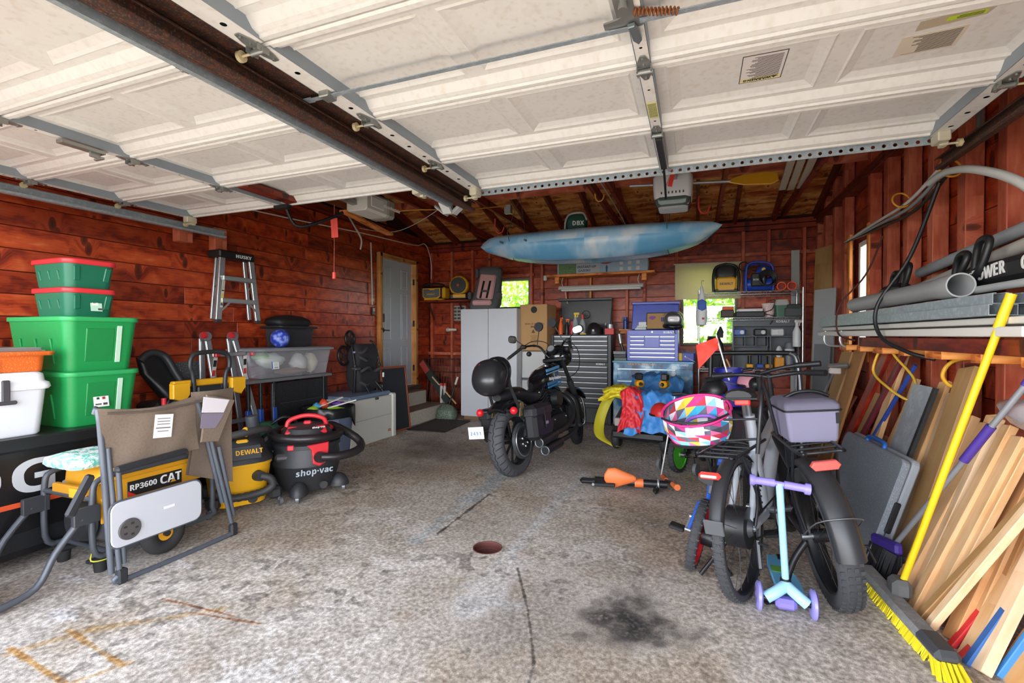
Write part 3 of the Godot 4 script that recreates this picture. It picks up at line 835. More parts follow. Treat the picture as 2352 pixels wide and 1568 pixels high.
func build_doors() -> void:
	door_white = tri_mat(speckled("e4e2dd", "dfdcd6", "d6cfc2", 0.03, 3, 0.5, 0.75), 0.8, 0.42)
	door_white.heightmap_enabled = false
	galv = tri_mat(speckled("98a3aa", "b0b9be", "87929a", 0.05, 6), 2.0, 0.42, 0.3)
	zinc = mt("9a9c98", 0.4, 0.7)
	rusty = tri_mat(speckled("3a2a24", "5a3424", "8a827a", 0.04, 9, 0.4, 0.65), 2.2, 0.6, 0.2)
	var R := garage_door("white steel garage door overhead nearest the camera with warning stickers", -1.5, 1.2, [3.11, 2.53, 1.905, 1.28, 0.66], [-0.19], 0.085)
	var c := v3((-1.5 + 1.2) / 2, 2.372, -3.11)
	# perforated angle along the far edge
	var b := mb()
	var hs := []
	for k in 54: hs.append(0.03 + k * 0.049)
	holes_strip(b, P(-1.5, 2.29, 3.125) - c, v3(1, 0, 0), v3(0, 1, 0), 2.66, 0.042, hs, 0.0095, v3(0, 0, 1))
	holes_strip(b, P(-1.5, 2.332, 3.09) - c, v3(1, 0, 0), v3(0, 0, -1), 2.66, 0.036, hs, 0.0085, v3(0, -1, 0))
	part(R, "perforated_angle", b, galv)
	# lock bar, handle and spring across the second section
	part(R, "lock_bar", mb().box(P(-0.9, 2.31, 1.63) - c, v3(1.4, 0.004, 0.022)).box(P(-1.57, 2.31, 1.63) - c, v3(0.06, 0.008, 0.03)), galv)
	part(R, "lock_bar", mb().box(P(0.5, 2.31, 1.6) - c, v3(1.35, 0.004, 0.022)), galv)
	part(R, "lock_guide", mb().box(P(-1.46, 2.312, 1.63) - c, v3(0.05, 0.03, 0.06), 0.004), zinc)
	var lp := mb().at(P(-0.2, 2.318, 1.6) - c, v3(90, 0, 0))
	lp.prism([v2(-0.09, -0.02), v2(-0.03, -0.035), v2(0.03, -0.035), v2(0.05, -0.01), v2(0.05, 0.03), v2(0.0, 0.05), v2(-0.04, 0.02), v2(-0.09, 0.01)], 0.006)
	part(R, "lock_plate", lp, zinc)
	part(R, "lock_handle", mb().at(P(-0.2, 2.303, 1.62) - c, v3(90, 0, 8)).prism([v2(-0.012, 0.02), v2(0.012, 0.02), v2(0.018, -0.02), v2(0.014, -0.07), v2(-0.002, -0.09), v2(-0.014, -0.06)], 0.016, 0.003), mt("7f8a8e", 0.4, 0.6))
	var sp := []
	for k in 60: sp.append(P(-0.19 + k * 0.0023, 2.308 + 0.011 * cos(k * 1.3), 1.545 + 0.011 * sin(k * 1.3) + k * 0.0008) - c)
	part(R, "spring", mb().tube(sp, 0.0035, 5), mt("8a4f24", 0.7))
	part(R, "center_plate", mb().box(P(-0.215, 2.316, 1.46) - c, v3(0.06, 0.006, 0.22), 0.002).cyl(P(-0.215, 2.313, 1.5) - c, P(-0.215, 2.29, 1.5) - c, 0.014, -1, 10), zinc)
	# opener arm
	part(R, "arm_bracket", mb().box(P(-0.185, 2.3, 2.78) - c, v3(0.035, 0.025, 0.46), 0.003), mt("3b3b3b", 0.45, 0.5))
	part(R, "opener_arm", mb().bar(P(-0.185, 2.29, 3.0) - c, P(-0.185, 2.17, 3.2) - c, 0.012, 0.028, Vector3.UP, 0.002), mt("222222", 0.45, 0.5))
	part(R, "bolt", mb().cyl(P(-0.16, 2.32, 3.13) - c, P(-0.16, 2.32, 3.118) - c, 0.012, -1, 10), zinc)
	# stickers: flat print on the panels and the stile
	var ink := mt("3a3833", 0.8)
	var st := func(called: String, x: float, d: float, w: float, h: float, col: String, lines: int, head: String, skew: float):
		var y := 2.3875
		var k := Node3D.new(); k.name = called
		R.add_child(k, true)
		k.position = P(x, y, d) - c; k.rotation_degrees = v3(0, skew, 0)
		part(k, "paper", mb().box(Vector3.ZERO, v3(w, 0.0016, h)), mt(col, 0.7))
		for i in lines:
			var lw := w * (0.82 - 0.25 * float(hash(i * 7 + lines) % 100) / 100.0)
			part(k, "text_line", mb().box(v3((w * 0.86 - lw) / 2, -0.0012, h * (0.43 - 0.86 * (i + 0.5) / lines) + (0.02 if head else 0.0) * -1.0), v3(lw, 0.0008, h * 0.26 / lines)), ink)
		if head: text(k, "heading", head, 0.017, mt("1e1e1c", 0.7), v3(0, -0.0016, h * 0.43), v3(90, 0, 0), 0.001)
		return k
	var s1: Node3D = st.call("warning_sticker", 0.245, 2.2, 0.155, 0.21, "e2dcd8", 22, "", 0.0)
	for e: Array in [[0, 0.106, 0.16, 0.003], [0, -0.106, 0.16, 0.003], [0.0785, 0, 0.003, 0.215], [-0.0785, 0, 0.003, 0.215]]: part(s1, "border", mb().box(v3(e[0], 0.0, e[1]), v3(e[2], 0.0022, e[3])), ink)
	text(s1, "heading", "WARNING", 0.016, mt("1e1e1c", 0.7), v3(-0.012, -0.0018, -0.088), v3(90, 180, 0), 0.001)
	part(s1, "triangle", mb().at(v3(0.052, -0.0016, -0.088), v3(90, 0, 0)).prism([v2(-0.01, 0.008), v2(0.01, 0.008), v2(0, -0.008)], 0.001), ink)
	part(s1, "yellow_band", mb().box(v3(0, -0.0006, -0.088), v3(0.15, 0.001, 0.03)), mt("e8dca0", 0.7))
	var s2: Node3D = st.call("instruction_sticker", 0.8, 2.23, 0.19, 0.14, "d6cbb8", 15, "", -4.0)
	part(s2, "ring", mb().ring(v3(-0.055, -0.001, -0.03), 0.02, 0.0018, Vector3.UP, 20, 4, 0.4), ink)
	part(s2, "slash", mb().at(v3(-0.055, -0.001, -0.03), v3(0, 40, 0)).box(Vector3.ZERO, v3(0.04, 0.001, 0.003)), ink)
	part(s2, "patch", mb().box(v3(-0.055, -0.0014, -0.03), v3(0.05, 0.0006, 0.05)), mt("d6cbb8", 0.7))
	var s3: Node3D = st.call("green_sticker", 0.853, 2.09, 0.105, 0.024, "b8d42c", 3, "", -4.0)
	part(s3, "torn_glue", mb().at(v3(-0.0, 0.0004, 0), v3(90, 0, 0)).prism([v2(-0.13, 0.02), v2(-0.02, 0.03), v2(0.075, 0.026), v2(0.06, -0.02), v2(-0.02, -0.03), v2(-0.13, -0.04)], 0.001), mt("b9ab92", 0.8))
	part(R, "stile_label", mb().box(P(-0.19, 2.3205, 2.28) - c, v3(0.042, 0.0012, 0.16)), mt("d8d48c", 0.7))
	for i in 12: part(R, "text_line", mb().box(P(-0.19, 2.3195, 2.215 + i * 0.0115) - c, v3(0.036, 0.0008, 0.005)), mt("6e6c48", 0.8))
	# left door
	var Ld := garage_door("white steel garage door overhead above the green totes and the left wall", -4.15, -1.76, [2.95, 2.4, 1.84, 1.26, 0.68], [-3.08], 0.06)
	var c2 := v3((-4.15 - 1.76) / 2, 2.372, -2.95)
	part(Ld, "wood_brace", mb().box(P(-2.95, 2.35, 2.68) - c2, v3(0.1, 0.045, 0.44), 0.004), WD.darkbrown)
	part(Ld, "arm_bracket", mb().box(P(-3.05, 2.31, 2.9) - c2, v3(0.14, 0.03, 0.05), 0.003), mt("2a2a2a", 0.4, 0.5))
	var arm := mt("1c1c1c", 0.45, 0.4)
	part(Ld, "opener_arm", mb().tube(curve([P(-3.04, 2.3, 2.93) - c2, P(-3.02, 2.19, 2.99) - c2, P(-2.96, 2.19, 3.06) - c2, P(-2.86, 2.27, 3.2) - c2, P(-2.8, 2.34, 3.3) - c2], 3), 0.014, 6), arm)
	part(Ld, "lock_case", mb().box(P(-3.06, 2.3, 1.58) - c2, v3(0.05, 0.02, 0.2), 0.003).box(P(-3.06, 2.28, 1.64) - c2, v3(0.012, 0.03, 0.05), 0.002).box(P(-3.06, 2.265, 1.66) - c2, v3(0.07, 0.012, 0.016), 0.002), zinc)
	# tracks
	track("door_track", "galvanized steel door track along the left wall under the left door", -4.24, 2.262, 0.6, 3.33, 1.0, galv)
	var tm := track("door_track", "galvanized steel door track running beside the dark rusty track", -1.66, 2.262, 0.6, 3.1, -1.0, galv)
	part(tm, "hanger_strap", mb().box(P(0, 0.3, 0.0), v3(0.004, 0.6, 0.03)), galv)
	var tb := track("door_track", "dark rusty steel door track between the two overhead doors", -1.6, 2.27, 0.6, 3.3, 1.0, rusty)
	part(tb, "angle", mb().box(P(0.045, 0.062, -1.35), v3(0.1, 0.008, 2.6), 0.002).box(P(-0.02, 0.0, -1.35), v3(0.02, 0.06, 2.6), 0.003), rusty)
	track("door_track", "dark steel door track on the right under the studs", 1.3, 2.275, 1.6, 3.44, -1.0, rusty)
	for e: Array in [[-1.63, 3.0], [-1.63, 1.3], [1.32, 3.1]]:
		solo("track_hanger", ["steel angle hanging the rusty centre track near its end", "steel angle hanging the centre track over the driveway side", "steel angle hanging the right door track"][[3.0, 1.3, 3.1].find(e[1])], "bracket", P(e[0], 2.85, e[1]), 0, mb().box(Vector3.ZERO, v3(0.03, 1.1, 0.004)).box(v3(-0.013, 0, 0.014), v3(0.004, 1.1, 0.03)), zinc, "track hangers")
	for e: Array in [[-4.44, 3.07, "short red wood block behind the left track end, nearer the bins"], [-4.44, 3.42, "short red wood block behind the left track end, nearer the ladder"]]:
		solo("wall_block", e[2], "wood block", P(e[0], 2.24, e[1]), 0, mb().box(Vector3.ZERO, v3(0.09, 0.16 if e[1] < 3.2 else 0.24, 0.13), 0.004), studwood[0], "wall blocks")

func build_ceiling() -> void:
	# openers
	var t := thing("door_opener", "grey box garage door opener with red cord above the left wall", "door opener", P(-2.78, 2.36, 3.5))
	var g1 := mt("c9c6bd", 0.5)
	var shape := [v2(-0.11, 0.0), v2(-0.09, -0.02), v2(0.09, -0.02), v2(0.11, 0.0), v2(0.11, 0.13), v2(0.08, 0.16), v2(-0.08, 0.16), v2(-0.11, 0.13)]
	part(t, "housing", mb().at(v3(0, 0.05, -0.1)).prism(shape, 0.3, 0.006), g1)
	part(t, "end_cover", mb().at(v3(0.0, 0.05, -0.31)).prism(shape.map(func(p): return p * 1.04), 0.12, 0.02), mt("8d8b80", 0.5))
	part(t, "light_lens", mb().box(v3(0.1, 0.12, -0.1), v3(0.03, 0.1, 0.2), 0.01), mt("d8d6cf", 0.4))
	text(t, "lettering", "chamberlain", 0.03, mt("e4e2da", 0.5), v3(0.118, 0.12, -0.31), v3(0, 90, 0))
	part(t, "rail", mb().box(v3(-0.02, 0.1, 1.0), v3(0.05, 0.04, 2.0), 0.003), zinc)
	part(t, "release_cord", mb().tube([v3(-0.12, 0.06, 0.19), v3(-0.12, -0.1, 0.19), v3(-0.125, -0.52, 0.19)], 0.003, 5), mt("b8564c", 0.7))
	part(t, "red_tag", mb().at(v3(-0.12, -0.14, 0.19), v3(0, 12, 3)).box(Vector3.ZERO, v3(0.062, 0.165, 0.002)), mt("d8473c", 0.6))
	part(t, "red_handle", mb().cyl(v3(-0.125, -0.52, 0.19), v3(-0.125, -0.575, 0.19), 0.016, -1, 10), mt("d8473c", 0.5))
	part(t, "bracket_strap", mb().box(v3(-0.08, 0.35, -0.2), v3(0.03, 0.4, 0.004)), zinc)
	t = thing("door_opener", "white rounded garage door opener with dark lens behind the right door", "door opener", P(-0.22, 2.6, 5.0))
	var w1 := mt("dcdcdc", 0.45)
	part(t, "housing", mb().loft([rring(0.30, 0.3, 0.03, -0.005), rring(0.345, 0.34, 0.04, 0.03), rring(0.36, 0.36, 0.05, 0.12), rring(0.36, 0.36, 0.05, 0.22), rring(0.3, 0.3, 0.05, 0.26)]), w1)
	part(t, "light_lens", mb().loft([rring(0.28, 0.28, 0.05, -0.06), rring(0.325, 0.325, 0.05, -0.03), rring(0.335, 0.335, 0.05, 0.04)]), mt("56625e", 0.12, 0.2))
	part(t, "lens_rim", mb().loft([rring(0.16, 0.2, 0.05, -0.072), rring(0.27, 0.29, 0.05, -0.062)]), w1)
	for k in 7: part(t, "vent", mb().box(v3(-0.1 + k * 0.033, 0.06, 0.178), v3(0.012, 0.022, 0.006), 0.002), mt("4a4a4a", 0.7))
	part(t, "hanger_strap", mb().box(v3(0.12, 0.5, 0), v3(0.03, 0.5, 0.004)), zinc)
	part(t, "hanger_strap", mb().box(v3(-0.12, 0.5, 0), v3(0.03, 0.5, 0.004)), zinc)
	part(t, "rail", mb().box(v3(0.02, 0.2, 1.6), v3(0.04, 0.05, 2.9), 0.003), zinc)
	part(t, "release_cord", mb().tube(curve([v3(0.02, 0.18, 0.75), v3(0.03, 0.1, 0.75), v3(0.005, 0.02, 0.76), v3(-0.03, -0.06, 0.75)], 4), 0.006, 5), mt("c88a86", 0.7))
	part(t, "red_tag", mb().at(v3(0.02, 0.0, 0.77), v3(0, 5, -14)).box(Vector3.ZERO, v3(0.035, 0.12, 0.004)), mt("dc3a30", 0.6))
	# kayak hung across
	var kt := thing("kayak", "pale blue kayak hanging across the garage below the rafters", "kayak", P(-1.14, 2.36, 5.5), 0.0)
	var rings := []
	var n := 26
	for i in n + 1:
		var s := float(i) / n * 2.0 - 1.0
		var q := PackedVector3Array()
		var k := pow(maxf(1.0 - pow(absf(s), 2.6), 0.0), 0.6)
		var hh := 0.03 + 0.15 * k
		var wv := 0.02 + 0.33 * k
		var lift := 0.09 * pow(absf(s), 3.0)
		for a in 24:
			var an := TAU * a / 24
			var cx := cos(an); var cy := sin(an)
			var y := signf(cy) * pow(absf(cy), 0.75) * hh
			var z := signf(cx) * pow(absf(cx), 0.85) * wv
			if cy < -0.2: y += 0.022 * cos(cx * 7.0) * k   # lengthwise channels under the hull
			q.append(v3(s * 1.36 + (0.03 * cy if absf(s) > 0.9 else 0.0), y + lift - 0.02, z))
		rings.append(q)
	var ki := Image.create(256, 128, false, Image.FORMAT_RGB8)
	var kn := noise(0.018, 77, 4)
	for y in 128:
		for x in 256:
			var v := kn.get_noise_2d(x * 1.0, y * 0.7) + 0.35 * sin(x * 0.045 + y * 0.04)
			ki.set_pixel(x, y, Color("6aaedb").lerp(Color("aed4f0"), smoothstep(-0.35, 0.1, v)).lerp(Color("e2ecf4"), smoothstep(0.25, 0.6, v)))
	var km := StandardMaterial3D.new()
	km.albedo_texture = tex(ki); km.roughness = 0.35; km.uv1_triplanar = true; km.uv1_scale = v3(0.45, 0.9, 0.9)
	part(kt, "hull", mb().loft(rings), km)
	for x: float in [-0.98, -0.68]: part(kt, "scupper", mb().cyl(v3(x, 0.02, 0.285), v3(x, 0.02, 0.36), 0.012, -1, 10), mt("5f6f7a", 0.4, 0.4))
	for x: float in [-0.9, 0.85]: part(kt, "strap", mb().tube([v3(x, 0.66, -0.1), v3(x, 0.12, 0.34), v3(x, -0.16, 0.12), v3(x, -0.16, -0.12), v3(x, 0.12, -0.34), v3(x, 0.66, -0.1)], 0.004, 5), mt("4a4a4e", 0.8))
	# green bag lying on top, paddle in the rafters, lamp, hooks
	t = thing("cooler_bag", "small dark green and grey case resting on top of the kayak", "case", P(-1.32, 2.56, 5.55), 12)
	part(t, "body", mb().loft([rring(0.24, 0.2, 0.05, -0.05), rring(0.26, 0.22, 0.06, 0.05), rring(0.22, 0.18, 0.06, 0.12), rring(0.18, 0.14, 0.05, 0.14)]), mt("1f4a40", 0.6))
	part(t, "piping", mb().tube(curve([v3(-0.13, -0.04, 0.11), v3(-0.12, 0.06, 0.12), v3(-0.07, 0.14, 0.09), v3(0.07, 0.15, 0.09), v3(0.12, 0.06, 0.12)], 4), 0.012, 6), mt("a8aaa8", 0.6))
	text(t, "lettering", "DBX", 0.05, mt("e8ece8", 0.5), v3(0.02, 0.03, 0.113))
	t = thing("paddle", "yellow paddle blade lying across the rafters on the right", "paddle", P(0.53, 2.84, 5.3), 4)
	part(t, "blade", mb().at(v3(0, 0, 0), v3(-20, 0, 0)).prism([v2(-0.24, 0.015), v2(-0.1, 0.065), v2(0.12, 0.075), v2(0.2, 0.05), v2(0.21, -0.04), v2(0.14, -0.075), v2(-0.1, -0.06), v2(-0.24, -0.015)], 0.016, 0.005), mt("e0a526", 0.45))
	part(t, "shaft", mb().cyl(v3(-0.22, 0, 0), v3(-1.2, 0.04, 0), 0.015), mt("b8b8b8", 0.4, 0.6))
	t = thing("garage_light", "three-winged folding ceiling lamp hanging behind the centre track", "lamp", P(-1.86, 2.28, 3.45))
	part(t, "hub", mb().cyl(v3(0, 0.0, 0), v3(0, 0.1, 0), 0.03, 0.022, 14), mt("b8babb", 0.4))
	for e: Array in [[-1.0, 0.0], [1.0, 0.0], [0.0, 1.0]]:
		var d := v3(e[0], 0, e[1])
		var wing := mb()
		wing.bar(d * 0.03 + v3(0, 0.0, 0), d * 0.12 + v3(0, 0.07, 0), 0.09, 0.016, Vector3.UP, 0.006)
		var wp := part(t, "wing", wing, mt("a9aeb0", 0.4, 0.3))
		part(wp, "diffuser", mb().bar(d * 0.035 + v3(0, -0.009, 0) + d * 0.004, d * 0.118 + v3(0, 0.058, 0) + d * 0.004, 0.075, 0.006, Vector3.UP, 0.002), mt("d4d6d6", 0.35))
	part(t, "cord", mb().tube([v3(0, 0.1, 0), v3(0, 1.54, 0)], 0.008, 6), mt("d8d4cc", 0.6))
	var hook := func(label: String, x: float, y: float, d: float, col: String, s: float):
		solo("hook", label, "hook", P(x, y, d), rr(-30, 30), mb().tube(curve([v3(0, 0.1, 0) * s, v3(0, 0.02, 0) * s, v3(0.025, -0.02, 0) * s, v3(0.06, -0.01, 0) * s, v3(0.075, 0.03, 0) * s], 4), 0.006 * s, 7), mt(col, 0.5), "bicycle hooks")
	hook.call("yellow coated hook under a rafter above the kayak", -1.07, 2.83, 5.4, "e2a93a", 1.3)
	hook.call("red coated hook under a beam right of the white opener", 0.016, 2.58, 5.3, "cf3a34", 1.5)
	hook.call("red coated hook under a joist left of the kayak", -2.25, 2.55, 5.3, "c93c34", 1.4)
	t = thing("junction_box", "small steel electrical box on a joist with yellow cable", "electrical box", P(-2.2, 2.87, 5.6))
	part(t, "box", mb().box(Vector3.ZERO, v3(0.09, 0.11, 0.06), 0.004), zinc)
	part(t, "cover", mb().box(v3(0, 0, 0.033), v3(0.08, 0.1, 0.006), 0.002), mt("c2c4c4", 0.35, 0.5))
	var cable := func(label: String, pts: Array, r: float, col: String):
		var p0: Vector3 = pts[0]
		solo("cable", label, "cable", p0, 0, mb().tube(curve(pts.map(func(q): return q - p0), 5), r, 6), mt(col, 0.6), "cables along the ceiling")
	cable.call("yellow electric cable running along the beam behind the left opener", [P(-3.6, 2.62, 4.4), P(-2.9, 2.66, 4.5), P(-2.5, 2.72, 4.9), P(-2.3, 2.86, 5.4), P(-2.22, 2.9, 5.56)], 0.006, "d29a3c")
	cable.call("white electric cable pinned along the top of the left wall to the corner", [P(-4.4, 2.60, 3.2), P(-4.4, 2.66, 4.4), P(-4.4, 2.74, 5.6), P(-4.4, 2.8, 6.9), P(-4.36, 2.86, 7.2), P(-4.38, 2.6, 7.42), P(-4.4, 2.3, 7.46)], 0.008, "d8d2c8")
	cable.call("thin white wire drooping from the beam to the left wall", [P(-2.35, 2.9, 4.7), P(-2.9, 2.7, 4.9), P(-3.6, 2.62, 5.2), P(-4.3, 2.76, 5.4)], 0.004, "d4cfc6")
	cable.call("white cord hanging straight with a knot near the centre track", [P(-2.3, 3.03, 4.3), P(-2.31, 2.7, 4.29), P(-2.3, 2.52, 4.29)], 0.005, "d4cfc6")
	cable.call("grey cable end curling down over the left wall", [P(-3.6, 2.65, 4.3), P(-3.5, 2.5, 4.3), P(-3.42, 2.35, 4.32), P(-3.44, 2.24, 4.33)], 0.01, "9a958c")
	cable.call("white conduit running down the wall beside the door frame", [P(-4.46, 2.66, 5.85), P(-4.46, 2.1, 5.87), P(-4.46, 1.75, 5.88)], 0.01, "c8c2b8")
	cable.call("white cable stapled along the double joist above the kayak", [P(-0.98, 2.98, 3.6), P(-0.98, 2.96, 4.8), P(-0.98, 2.96, 6.0), P(-0.98, 2.92, 7.3)], 0.008, "cfc6ba")
	# two loose boards and a plywood gusset above the left wall
	for e: Array in [[-3.25, 2.62, 4.1, "pale board end sticking out behind the left opener, upper one"], [-3.3, 2.5, 4.3, "pale board end sticking out behind the left opener, lower one"]]:
		solo("loose_board", e[3], "board", P(e[0], e[1], e[2]), 12, mb().box(Vector3.ZERO, v3(0.09, 0.025, 1.1), 0.003), WD.orange, "loose boards on the ties")
	solo("plywood_gusset", "brown plywood triangle closing the rafters above the left wall", "plywood", P(-4.36, 2.97, 5.8), 90, mb().prism([v2(-1.4, 0), v2(0.3, 0), v2(0.0, 0.3), v2(-1.4, 0.72)], 0.012), mt("8a4a24", 0.6))
	for e: Array in [[0.87, 2.965, 5.75], [0.96, 2.965, 5.78], [1.05, 2.965, 5.75]]:
		solo("trim_strip", "pale grey moulding strip lying on the ties at the right", "moulding", P(e[0], e[1], e[2]), -4, mb().box(Vector3.ZERO, v3(0.07, 0.018, 1.0), 0.003), mt("b9aa98", 0.6), "moulding strips")

func tote(called: String, label: String, at: Vector3, turn: float, w: float, d: float, h: float, body: Material, lid: Material, ribs: int, rim: float, group: String) -> Node3D:
	var t := thing(called, label, "storage bin", at, turn, group)
	var k := 0.86
	part(t, "body", mb().loft([rring(w * k, d * k, 0.05, 0.0), rring(w * k + 0.01, d * k + 0.01, 0.055, 0.012), rring(w, d, 0.06, h - rim)]), body)
	part(t, "lid", mb().loft([rring(w + 0.004, d + 0.004, 0.06, h - rim - 0.008), rring(w + rim, d + rim, 0.07, h - rim - 0.006), rring(w + rim, d + rim, 0.07, h - 0.008), rring(w + rim * 0.6, d + rim * 0.6, 0.06, h), rring(w * 0.9, d * 0.9, 0.05, h)]), lid)
	for s in ribs:
		var x := (s - (ribs - 1) / 2.0) * w * 0.62 / maxf(ribs - 1, 1)
		part(t, "rib", mb().bar(v3(x * 0.9, 0.05, d * k / 2 + 0.008), v3(x, h - rim - 0.02, d / 2 - 0.001), w * 0.12, 0.012, v3(0, 0, 1), 0.004), body)
	for s: float in [-1.0, 1.0]:
		for q: float in [-0.25, 0.0, 0.25]:
			part(t, "rib", mb().bar(v3(s * (w * k / 2 + 0.006), 0.05, d * q), v3(s * (w / 2 - 0.002), h * 0.6, d * q), 0.012, 0.012, v3(s, 0, 0), 0.003), body)
	return t

func printed(parent: Node3D, called: String, at: Vector3, turn: Vector3, w: float, h: float, col: String, blocks: Array) -> Node3D:   # paper label with flat printed blocks [x, y, w, h, colour] in shares of the label
	var k := part(parent, called, mb().box(Vector3.ZERO, v3(w, h, 0.0012)), mt(col, 0.6))
	k.position = at; k.rotation_degrees = turn
	for e: Array in blocks:
		part(k, "print", mb().box(v3((e[0] - 0.5) * w, (e[1] - 0.5) * h, 0.0009), v3(e[2] * w, e[3] * h, 0.0008)), mt(e[4], 0.6))
	return k

func wheel(parent: Node3D, called: String, c: Vector3, ax: Vector3, r: float, w: float, tyre: Material, rim: Material, rimr := 0.55, knobs := 0) -> Node3D:
	var a := ax.normalized()
	var k := part(parent, called, mb().ring(c, r - w * 0.5, w * 0.5, a, 28, 10, 1.0), tyre)
	var b := mb()
	b.cyl(c - a * w * 0.28, c + a * w * 0.28, r * rimr + w * 0.12, -1, 24)
	part(k, "rim", b, rim)
	part(k, "hub", mb().cyl(c - a * w * 0.5, c + a * w * 0.5, r * 0.14, -1, 12), mt("2a2a2a", 0.5))
	if knobs:
		var kb := mb()
		var x := a.cross(Vector3.UP if absf(a.y) < 0.9 else Vector3.RIGHT).normalized(); var y := a.cross(x)
		for i in knobs:
			for s in 3:
				var an := TAU * (i + (s % 2) * 0.5) / knobs
				var dir := x * cos(an) + y * sin(an)
				kb.bar(c + dir * (r - w * 0.1) + a * (s - 1) * w * 0.27, c + dir * (r + 0.004) + a * (s - 1) * w * 0.27, w * 0.2, w * 0.2, a)
		var tr := part(k, "tread", kb, tyre)
		tr.set_meta("kind", "stuff")
	return k

